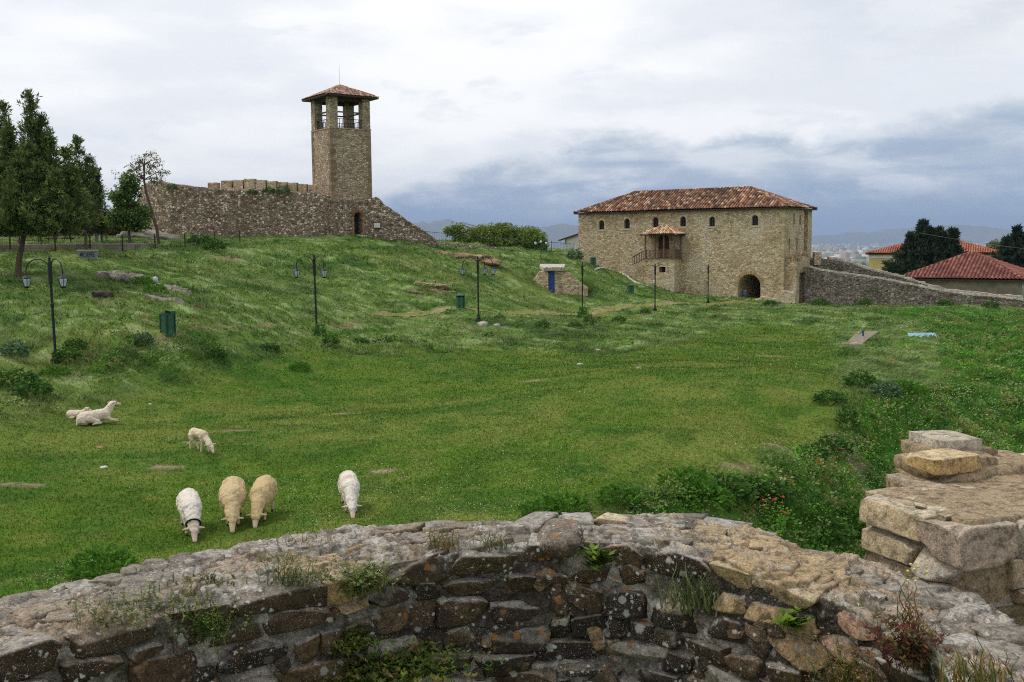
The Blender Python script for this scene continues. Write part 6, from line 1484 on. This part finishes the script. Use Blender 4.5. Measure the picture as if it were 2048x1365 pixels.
    mo = mesh_np('mortar', P.reshape(-1, 3), grid_faces(NR, NU), M_MASONRY, root, vcol=col.reshape(-1, 3), smooth=True)
    for nm, val in (('rust', (np.exp(-((PX - 1040) / 330) ** 4) * .6 * sst(vp, -.02, .03))), ('fleck', np.where(vp > 0, .75, .9) + 0 * U)): at_ = mo.data.attributes.new(nm, 'FLOAT', 'POINT'); at_.data.foreach_set('value', val.ravel().astype(np.float32))
    # -- the stones
    g = np.random.default_rng(12); st = Stones(3)
    def frame(i): T = np.r_[t[i], 0]; return np.array([T, -np.r_[inw[i], 0], up])       # along, into the wall, up
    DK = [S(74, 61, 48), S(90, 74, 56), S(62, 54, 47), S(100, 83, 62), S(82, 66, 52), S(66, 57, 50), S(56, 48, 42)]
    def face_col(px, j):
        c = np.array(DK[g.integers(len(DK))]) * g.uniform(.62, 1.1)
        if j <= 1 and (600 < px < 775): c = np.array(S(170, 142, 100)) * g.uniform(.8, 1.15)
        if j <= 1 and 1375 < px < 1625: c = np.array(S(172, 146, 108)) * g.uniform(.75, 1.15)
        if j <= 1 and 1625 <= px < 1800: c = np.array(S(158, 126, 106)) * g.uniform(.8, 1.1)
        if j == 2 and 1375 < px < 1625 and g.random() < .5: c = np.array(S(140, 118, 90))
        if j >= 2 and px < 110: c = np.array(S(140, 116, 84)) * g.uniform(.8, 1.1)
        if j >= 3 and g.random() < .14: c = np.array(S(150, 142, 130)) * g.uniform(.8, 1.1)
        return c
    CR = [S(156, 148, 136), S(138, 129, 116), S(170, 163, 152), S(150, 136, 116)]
    v0 = 0.0; j = 0
    while v0 < .95:
        h = g.uniform(.085, .125) if j == 0 else g.uniform(.062, .120); x = -g.uniform(0, .2)
        while x < LI:
            wd = g.uniform(.16, .33) if j == 0 else g.uniform(.09, .30)
            xc = x + wd / 2; i = int(np.clip(xc / LI * (NU - 1), 0, NU - 1)); px = pxs[i]; left = px < 600; gap = g.uniform(.008, .030) if left else g.uniform(.002, .014)
            wob = (vn(np.array([xc * 2.2]), np.array([j * .35]), 5)[0] - .5) * .07 * min(1, j) + (vn(np.array([xc * 5.5]), np.array([j * 1.7]), 6)[0] - .5) * .035 * min(1, j)
            hh = h * g.uniform(.80, 1.16); vc = v0 + h / 2 + wob; x += wd
            if j and g.random() < (.08 if left else .05): continue
            vlc = .40 + .16 * ((px - 900) / 400) ** 2; low = .04 if (640 < px < 1400 and vc > vlc) else 0.0
            dep = .09 if j else g.uniform(.09, .15); out = g.uniform(.006, .030) + low; fr = frame(i); a_ = g.normal(0, .05); R_ = np.array([[math.cos(a_), 0, math.sin(a_)], [0, 1, 0], [-math.sin(a_), 0, math.cos(a_)]]); b_ = g.normal(0, .06); R2 = np.array([[math.cos(b_), math.sin(b_), 0], [-math.sin(b_), math.cos(b_), 0], [0, 0, 1]])
            zc = zA[i] - vc + (g.uniform(-.004, .016) if j == 0 else 0); p = np.r_[I[i] + inw[i] * (.05 * vc + out - dep), zc]
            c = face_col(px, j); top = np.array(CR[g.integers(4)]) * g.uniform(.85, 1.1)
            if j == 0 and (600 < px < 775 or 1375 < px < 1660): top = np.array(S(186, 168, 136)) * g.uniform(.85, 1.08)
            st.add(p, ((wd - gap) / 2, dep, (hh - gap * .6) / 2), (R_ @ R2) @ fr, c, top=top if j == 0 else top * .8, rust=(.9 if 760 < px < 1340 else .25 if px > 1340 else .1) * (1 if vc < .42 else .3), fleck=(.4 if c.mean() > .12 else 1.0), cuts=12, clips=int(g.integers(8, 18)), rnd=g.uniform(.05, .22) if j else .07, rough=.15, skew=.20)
        v0 += h; j += 1
    for _ in range(230):
        i = int(g.integers(0, NU)); vc = g.uniform(.10, .85); px = pxs[i]; s_ = g.uniform(.012, .034); vlc = .40 + .16 * ((px - 900) / 400) ** 2; low = .04 if (640 < px < 1400 and vc > vlc) else 0.0; a_ = g.uniform(0, 3.1); fr = frame(i); R_ = np.array([[math.cos(a_), 0, math.sin(a_)], [0, 1, 0], [-math.sin(a_), 0, math.cos(a_)]])
        c = np.array(DK[g.integers(len(DK))]) * g.uniform(.9, 2.2); st.add(np.r_[I[i] + inw[i] * (.05 * vc + low + g.uniform(-.004, .008)), zA[i] - vc], (s_ * g.uniform(1, 1.8), .016, s_), R_ @ fr, c, fleck=.9, rust=.5 if 760 < px < 1340 else .1, cuts=7, clips=9, rnd=.15, rough=.15, skew=.25)
    # flat stones bedded in the top, and the ragged outer edge
    for _ in range(150):
        i = int(g.integers(0, NU)); w_ = g.uniform(.18, .92); s_ = g.uniform(.035, .11); a_ = g.uniform(0, 3.14); px = pxs[i]; ax = np.array([[math.cos(a_), math.sin(a_), g.normal(0, .05)], [-math.sin(a_), math.cos(a_), g.normal(0, .05)], [0, 0, 1.0]]); q = lerp(I[i], O[i], w_)
        c = np.array(CR[g.integers(4)]) * g.uniform(.75, 1.1)
        if 1390 < px < 1720 or (600 < px < 770 and w_ < .6): c = np.array(S(172, 150, 116)) * g.uniform(.8, 1.12)
        st.add(np.r_[q, zA[i] - .012 + g.uniform(0, .012)], (s_, s_ * g.uniform(.5, .9), .026), ax, c * .85, top=c, fleck=.8, cuts=7, clips=9, rnd=.06, rough=.12, skew=.2)
    x = 0
    while x < LO:
        wd = g.uniform(.07, .24); i = int(np.clip((x + wd / 2) / LO * (NU - 1), 0, NU - 1)); x += wd; tt = O[min(i + 2, NU - 1)] - O[max(i - 2, 0)]; tt /= np.linalg.norm(tt); ax = np.array([[*tt, 0], [-tt[1], tt[0], 0], [0, 0, 1.0]]); c = np.array(CR[g.integers(4)]) * g.uniform(.7, 1.05); hz = g.uniform(.03, .05)
        st.add(np.r_[O[i] - inw[i] * -.03, zA[i] - .030 + g.uniform(-.008, .012)], (wd / 2, g.uniform(.05, .09), hz), ax, c * .8, top=c, fleck=.8, cuts=7, clips=9, rnd=.10, rough=.14, skew=.2)
    # the loaf shaped stone that starts the higher stretch, and a pale one on its crest
    i = int(np.argmin(np.abs(pxs - 1140))); st.add(np.r_[lerp(I[i], O[i], .30), zA[i] - .012], (.085, .15, .050), frame(i), np.array(S(80, 67, 53)), top=np.array(S(128, 118, 104)), rust=.9, fleck=1.0, cuts=12, clips=8, rnd=.6, rough=.14)
    i = int(np.argmin(np.abs(pxs - 1285))); st.add(np.r_[lerp(I[i], O[i], .8), zA[i] + .012], (.07, .05, .026), frame(i), np.array(S(188, 164, 130)), top=np.array(S(198, 180, 152)), fleck=.4, cuts=7, clips=10, skew=.3)
    st.build('stones', root)
    return I, u, pxs, inw
PI_, PU_, PPX_, PINW_ = parapet()
def wall_pt(px, v):
    """a spot on the parapet: column seen at photo px, v metres below the arris (negative = on top)"""
    i = int(np.argmin(np.abs(PPX_ - px))); q = PI_[i]; w_ = PINW_[i]
    if v >= 0: return Vector((q[0] + w_[0] * (.02 + .05 * v), q[1] + w_[1] * (.02 + .05 * v), 4.27 - v)), Vector((w_[0], w_[1], 0))
    return Vector((q[0] + w_[0] * v, q[1] + w_[1] * v, 4.27)), Vector((w_[0], w_[1], 0))

# the squared pier at the right: bedded blocks in one mesh
def pier():
    root = empty('stone_pier', (1.6, 3.9, 4.25)); tag(root, 'stepped pier of tan stone blocks rising from the right end of the parapet', 'pier'); o = Vector(root.location)
    TAN, GRY, RUS, BRN, EAR = np.array(S(186, 166, 132)), np.array(S(180, 169, 152)), np.array(S(160, 142, 124)), np.array(S(156, 138, 112)), np.array(S(158, 138, 110))
    st = Stones(21); d0 = Vector((1.60 - 1.42, 3.42 - 3.87, 0)).normalized(); n0 = Vector((-d0.y, d0.x, 0)); K = Vector((1.575, 3.42, 0))
    def B(a, c, z, half, col, top=None, yaw=0.0, tilt=0.0, **k):
        """a = metres back along the left face, c = metres to the right along the near face; half = (along a, along c, up)"""
        d, n = d0.copy(), n0.copy(); d.rotate(Matrix.Rotation(yaw, 3, 'Z')); n.rotate(Matrix.Rotation(yaw, 3, 'Z')); p = K - d0 * a + n0 * c
        ax = np.array([[d.x, d.y, tilt], [n.x, n.y, 0], [-d.x * tilt, -d.y * tilt, 1]]); kw = dict(cuts=18, clips=7, rnd=.03, rough=.05, skew=.06, fleck=.3); kw.update(k)
        st.add((p.x, p.y, z), half, ax, col, top=top if top is not None else np.array(S(190, 176, 152)), **kw)
    # core of earthy mortar
    B(.30, .80, 4.10, (.25, .76, .42), EAR * .8, top=EAR, clips=3, rough=.16, skew=.02); B(.34, .64, 4.42, (.27, .58, .075), EAR, top=np.array(S(176, 160, 134)), clips=4, rough=.12); B(.55, 1.2, 4.30, (.30, .9, .20), EAR, top=np.array(S(170, 154, 130)), clips=4, rough=.10)
    # top course, left face then near face
    B(.375, .15, 4.437, (.155, .17, .060), TAN, yaw=.03, ripple=.03); B(.12, .10, 4.428, (.115, .125, .066), RUS, top=np.array(S(184, 168, 146)), yaw=-.07, clips=9, rough=.08, skew=.08); B(.16, .335, 4.42, (.14, .105, .072), GRY * .9, top=np.array(S(184, 172, 152)), yaw=.08, clips=12); B(.17, .58, 4.42, (.15, .13, .075), RUS * .9, yaw=-.05, clips=12); B(.15, .88, 4.42, (.16, .16, .08), GRY * .9, yaw=-.05); B(.14, 1.25, 4.41, (.17, .18, .09), RUS * .95, yaw=.06); B(.16, 1.66, 4.40, (.18, .2, .09), BRN)
    B(.34, .52, 4.478, (.13, .19, .022), TAN * 1.05, yaw=.1, clips=9); B(.30, .93, 4.480, (.16, .18, .025), GRY, yaw=-.12, clips=9); B(.52, .80, 4.480, (.12, .20, .024), GRY * .95, yaw=.1, clips=9); B(.36, 1.32, 4.485, (.16, .2, .028), GRY * 1.02, yaw=.07, clips=9); B(.62, 1.30, 4.50, (.15, .22, .03), TAN, clips=9); B(.66, 1.75, 4.51, (.2, .26, .035), GRY, clips=9)
    # second course
    B(.40, .145, 4.335, (.13, .155, .042), TAN * .85, yaw=-.03, clips=9); B(.17, .10, 4.320, (.105, .115, .050), GRY * .85, yaw=.07, clips=14, rough=.1, skew=.14); B(.12, .335, 4.305, (.11, .115, .054), BRN, yaw=-.05, clips=12); B(.10, .60, 4.305, (.13, .17, .048), GRY * .9, yaw=-.04); B(.09, 1.12, 4.30, (.14, .2, .05), BRN, yaw=.04); B(.1, 1.55, 4.29, (.14, .22, .05), GRY * .85)
    # third course
    B(.40, .15, 4.245, (.13, .15, .036), BRN, clips=10); B(.16, .10, 4.230, (.12, .13, .038), GRY * .8, clips=14, yaw=-.05, skew=.14); B(.09, .38, 4.215, (.10, .14, .036), BRN * .9, clips=12, yaw=.06); B(.06, .92, 4.21, (.12, .2, .04), BRN * .95, clips=10); B(.06, 1.4, 4.20, (.12, .24, .04), RUS * .9)
    # stub: earth shoulder with two flat slabs stepped on it
    B(.70, .66, 4.505, (.16, .26, .045), EAR * .95, top=EAR, rnd=.45, clips=5, rough=.2); B(.69, .56, 4.540, (.12, .18, .045), EAR * .9, top=EAR, rnd=.35, clips=5, rough=.22); B(.84, .72, 4.545, (.14, .15, .050), EAR * .92, top=EAR, rnd=.3, clips=5, rough=.2); B(.74, .86, 4.505, (.16, .16, .045), EAR * .95, top=EAR * 1.05, rnd=.6, rough=.22)
    B(.625, .50, 4.572, (.085, .140, .034), np.array(S(186, 156, 108)), top=np.array(S(200, 180, 142)), yaw=.03, clips=10, ripple=.02, rough=.09); B(.83, .70, 4.592, (.125, .100, .040), GRY, top=np.array(S(184, 172, 152)), yaw=-.22, clips=3, rough=.03, rnd=.01)
    B(.36, .72, 4.507, (.055, .07, .010), np.array(S(206, 200, 190)), top=np.array(S(226, 222, 214)), yaw=.6, clips=6, cuts=7, fleck=0.0)
    g = st.g
    for _ in range(60):                                             # crumbs of rubble
        a, c = g.uniform(.05, .6), g.uniform(.05, 1.3); s_ = g.uniform(.008, .024); B(a, c, 4.488 + s_ * .3, (s_, s_ * 1.2, s_ * .7), BRN * g.uniform(.7, 1.2), yaw=g.uniform(0, 3), cuts=7, clips=6, skew=.2)
    # low stones towards the viewer, where the parapet turns
    def L(p, half, yaw, col, **k): ax = np.array([[math.cos(yaw), math.sin(yaw), 0], [-math.sin(yaw), math.cos(yaw), 0], [0, 0, 1.0]]); kw = dict(cuts=18, clips=8, rnd=.05, rough=.07, skew=.1, fleck=.4, top=np.array(S(186, 170, 142))); kw.update(k); st.add(p, half, ax, col, **kw)
    L((1.44, 2.98, 3.97), (.17, .13, .07), -.5, TAN); L((1.66, 2.86, 3.92), (.16, .15, .08), -.35, GRY); L((1.48, 2.80, 3.78), (.2, .14, .08), -.5, TAN * .9); L((1.54, 3.16, 4.01), (.20, .12, .05), -.35, GRY * .9); L((1.82, 3.10, 4.02), (.2, .16, .07), -.2, RUS); L((1.74, 3.30, 4.09), (.28, .14, .06), -.2, BRN); L((1.70, 2.95, 3.55), (.42, .42, .30), -.4, EAR, clips=4); L((1.30, 2.72, 3.70), (.16, .12, .07), -.6, BRN * .9)
    st.build('blocks', root, o)
pier()

# plants rooted in the parapet
def tuft(px, v, n, h, pal, label, spread=.06, lean=.55, wd=.0022, seed=1, heads=None, leaf=0.0, hang=0.0):
    n = int(n * 1.25); p, w_ = wall_pt(px, v); g = np.random.default_rng(seed); root = empty('wall_plant', p); tag(root, label, 'plant', 'plants growing on the parapet')
    Vs, Fs, Cs, b = [], [], [], 0
    for k in range(n):
        a = g.uniform(0, 6.28); o_ = np.array([g.normal(0, spread), g.normal(0, spread * .5), g.normal(0, .01)]); hh = h * g.uniform(.45, 1.1); ld = np.array([math.cos(a), math.sin(a), 0]) * g.uniform(.1, 1) * lean + np.array(w_) * (.15 + hang); c = pick(pal, np.array([g.random() * .999]))[0] * g.uniform(.75, 1.25)
        pr = None; sd = np.array([math.cos(a + 1.57), math.sin(a + 1.57), 0]); m = 5; cu_ = g.uniform(.1, .55); kx, ky = g.normal(0, .05, 2); pts = [o_ + ld * hh * (i / m) ** 1.6 + np.array([kx * hh * math.sin(i * 1.7), ky * hh * math.sin(i * 2.1), hh * (i / m) * (1 - (hang * 1.2 + cu_ * .6) * (i / m))]) for i in range(m + 1)]
        for i, q in enumerate(pts): ww = wd * (1 - .75 * i / m); Vs += [q - sd * ww, q + sd * ww]; Cs += [c * (.85 + .3 * i / m)] * 2
        for i in range(m): Fs.append((b + 2 * i, b + 2 * i + 1, b + 2 * i + 3, b + 2 * i + 2))
        b += 2 * (m + 1)
        if leaf:
            for i in range(1, m + 1):
                for s in (-1, 1, .3):
                    q = pts[i]; dr = np.array([math.cos(a + s * 1.4 + i), math.sin(a + s * 1.4 + i), .5]) ; dr /= np.linalg.norm(dr); L = leaf * g.uniform(.5, 1.1); s2 = np.cross(dr, [0, 0, 1]) * L * .28
                    Vs += [q, q + dr * L * .5 + s2, q + dr * L, q + dr * L * .5 - s2]; Cs += [c * g.uniform(.8, 1.3)] * 4; Fs.append((b, b + 1, b + 2, b + 3)); b += 4
    mesh_np('foliage', np.array(Vs), np.array(Fs), M_LEAF, root, vcol=np.array(Cs))
    if heads:
        mb = MB()
        for _ in range(heads[1]):
            q = Vector((g.normal(0, spread), g.normal(0, spread * .5), h * g.uniform(.7, 1.05))); mb.lathe([(.0, -.004), (.004, -.001), (.005, .003), (0, .006)], q, 6)
        mb.build('flower_heads', plain('flower_yellow', S(214, 200, 96), .8, .15, 20) if 'flower_yellow' not in bpy.data.materials else bpy.data.materials['flower_yellow'], root)
    return root
GRY_G = [S(112, 120, 82), S(132, 136, 96), S(92, 104, 66), S(146, 142, 104)]; OLV = [S(106, 108, 56), S(122, 116, 64), S(86, 92, 44)]; RED = [S(116, 66, 58), S(128, 80, 64), S(96, 56, 50), S(112, 92, 60), S(104, 100, 62)]; DRY = [S(164, 132, 82), S(144, 120, 76), S(120, 108, 66)]; GRN = [S(92, 112, 52), S(110, 128, 60), S(76, 96, 46)]
tuft(225, -.01, 34, .12, GRY_G, 'grey green tuft on the parapet arris, furthest left', .06, seed=1, leaf=.016); tuft(325, -.04, 52, .10, OLV + GRY_G, 'wide olive mat of stems on the parapet between the left tufts', .12, seed=2, leaf=.014); tuft(400, .10, 46, .15, GRN, 'thin green stems hanging on the face below the olive mat', .07, seed=3, leaf=.014)
tuft(590, -.01, 60, .13, GRY_G, 'pale upright tuft left of the tan stones on the parapet', .045, seed=4, leaf=.012); tuft(698, .07, 110, .17, GRY_G + GRN, 'big bushy grey green plant on the face under the tan stones', .07, lean=.6, seed=5, leaf=.018, hang=.15); tuft(735, .42, 260, .16, GRN + OLV, 'dark leafy creeper covering the lower wall face', .14, lean=.7, seed=6, leaf=.026, hang=.2)
tuft(685, .28, 90, .12, GRN + OLV, 'leafy sprigs between the bushy plant and the creeper below', .06, lean=.7, seed=16, leaf=.02, hang=.3)
tuft(897, -.06, 70, .12, DRY + GRY_G, 'spiky straw coloured tuft on the parapet top near the middle', .04, lean=.7, seed=7); tuft(990, -.02, 44, .13, GRY_G, 'thin tuft just right of the straw coloured one', .03, seed=8); tuft(720, -.40, 120, .045, DRY, 'low rusty grass patch on the outer edge near the lone sheep', .09, seed=9, wd=.003)
tuft(1196, .05, 12, .12, GRN, 'small broad leaved plant under the parapet bump', .02, lean=.8, seed=10, leaf=.045, hang=.2); tuft(1412, .14, 110, .17, GRN + GRY_G, 'fine green grass tuft on the dark face right of the middle', .07, lean=.35, seed=11, wd=.003); tuft(1597, .12, 12, .08, [S(132, 160, 62), S(110, 140, 54)], 'bright yellow green leaves in a crack of the wall face', .02, lean=.9, seed=12, leaf=.04, hang=.2)
tuft(1846, .06, 60, .22, RED, 'red stemmed plant drying at the right of the parapet', .045, lean=.5, wd=.002, seed=13, leaf=.022, hang=.05); tuft(1805, -.03, 16, .22, GRN + RED, 'tall thin plant with yellow flower heads before the pier', .02, lean=.4, wd=.003, seed=14, heads=(0, 7)); tuft(1950, -.02, 90, .13, DRY + GRN, 'dry grass tuft at the foot of the pier', .06, lean=.6, wd=.003, seed=15)
tuft(1740, .25, 70, .2, OLV + DRY, 'wispy dry stems on the dark face below the pier', .09, lean=.5, wd=.0025, seed=17, leaf=.012); tuft(440, -.20, 60, .04, OLV, 'low moss patch on the parapet top between the sheep', .05, seed=18, leaf=.01); tuft(640, -.28, 60, .045, GRY_G, 'low grey green mat on the parapet top by the tan stones', .07, seed=19, leaf=.01)

# ------------------------------------------------------------------ grass, then the far country
grow_grass()
def town():
    g = np.random.default_rng(9); n = 9000; mb_v, mb_f, mb_c = [], [], []
    r = 5200 * (22500 / 5200) ** (g.random(n) ** .8); th = np.radians(g.uniform(2, 38, n)); x, y = r * np.sin(th), r * np.cos(th); keep = fbm(x / 700, y / 700, 3, 5) > .45; x, y = x[keep], y[keep]; n = len(x)
    sx, sy, h = g.uniform(14, 60, n), g.uniform(10, 40, n), g.uniform(6, 22, n) * (1 + (g.random(n) < .08) * 1.2); a = g.uniform(0, 3.14, n); c = pick([S(206, 202, 194), S(186, 176, 162), S(216, 214, 210), S(170, 150, 132), S(172, 150, 132), S(150, 150, 138), S(120, 126, 104)], g.random(n) * .999)
    V = []
    for dz in (0, 1):
        for dx, dy in ((-1, -1), (1, -1), (1, 1), (-1, 1)): V.append(np.c_[x + (dx * sx * np.cos(a) - dy * sy * np.sin(a)) / 2, y + (dx * sx * np.sin(a) + dy * sy * np.cos(a)) / 2, -110 + dz * h - (1 - dz) * 1])
    V = np.stack(V, 1).reshape(-1, 3); b = (np.arange(n) * 8)[:, None]; Fq = np.concatenate([b + np.array([f]) for f in [(4, 5, 6, 7), (0, 1, 5, 4), (1, 2, 6, 5), (2, 3, 7, 6), (3, 0, 4, 7)]])
    tag(mesh_np('town', V, Fq, M_ROCK, vcol=np.repeat(c, 8, 0)), kind='stuff')
    n = 5000; r = g.uniform(1500, 10000, n); th = np.radians(g.uniform(-40, 40, n)); x, y = r * np.sin(th), r * np.cos(th); s = g.uniform(5, 16, n); V = []
    for dx, dy, dz in ((-1, 0, 0), (0, -1, 0), (1, 0, 0), (0, 1, 0), (0, 0, 1.1)): V.append(np.c_[x + dx * s * 1.3, y + dy * s, -111 + dz * s])
    V = np.stack(V, 1).reshape(-1, 3); b = (np.arange(n) * 5)[:, None]; Fq = np.concatenate([b + np.array([f]) for f in [(0, 1, 4), (1, 2, 4), (2, 3, 4), (3, 0, 4)]]); tag(mesh_np('far_trees', V, Fq, M_ROCK, vcol=np.repeat(pick([S(52, 74, 40), S(66, 88, 50)], g.random(n) * .999), 5, 0)), kind='stuff')
town()
def hills(name, dist, prof, seed, depth):
    """ridge line given as (azimuth degrees, height m)"""
    az_ = np.linspace(prof[0][0], prof[-1][0], 420); hh = np.interp(az_, [p[0] for p in prof], [p[1] for p in prof]); hh = hh * (.82 + .36 * fbm(az_ * .9, az_ * 0, 5, seed)); t = np.linspace(0, 1, 24); a = np.radians(az_)
    prf = np.sin(np.pi * t) ** 1.3; R = dist + depth * t; V = np.stack([R[:, None] * np.sin(a)[None], R[:, None] * np.cos(a)[None], -112 + prf[:, None] * (hh[None] + 2) * (.75 + .5 * fbm(np.broadcast_to(a * 60, (24, 420)), np.broadcast_to(t[:, None] * 4, (24, 420)), 4, seed + 1))], 2)
    c = lerp(np.array(S(86, 96, 70))[None], np.array(S(122, 116, 92))[None], fbm(V[..., 0].ravel() / 900, V[..., 1].ravel() / 900, 4, seed)[:, None])
    return tag(mesh_np(name, V.reshape(-1, 3), grid_faces(24, 420), M_ROCK, vcol=c, smooth=True), kind='structure')
hills('hills', 24000, [(-6, 60), (4, 110), (12, 150), (17, 210), (20, 330), (22, 420), (24, 440), (26, 330), (31, 260), (40, 220)], 3, 5000)
hills('mountains', 17000, [(-40, 380), (-20, 450), (-10, 540), (-6, 580), (-3, 480), (0, 400), (3, 400), (6, 300), (9, 120), (12, 20), (14, 5), (40, 5)], 8, 5000)

# ------------------------------------------------------------------ the air
mh, th_ = new_mat('air'); pv = th_.n('ShaderNodeVolumePrincipled', ins={'Color': (.52, .67, .93, 1), 'Density': 5.5e-5, 'Anisotropy': 0.0}); th_.n('ShaderNodeOutputMaterial', ins={'Volume': pv.outputs[0]})
hz_ = MB().box((-46000, -46000, -114), (46000, 46000, 560)).build('haze', mh); tag(hz_, kind='stuff')
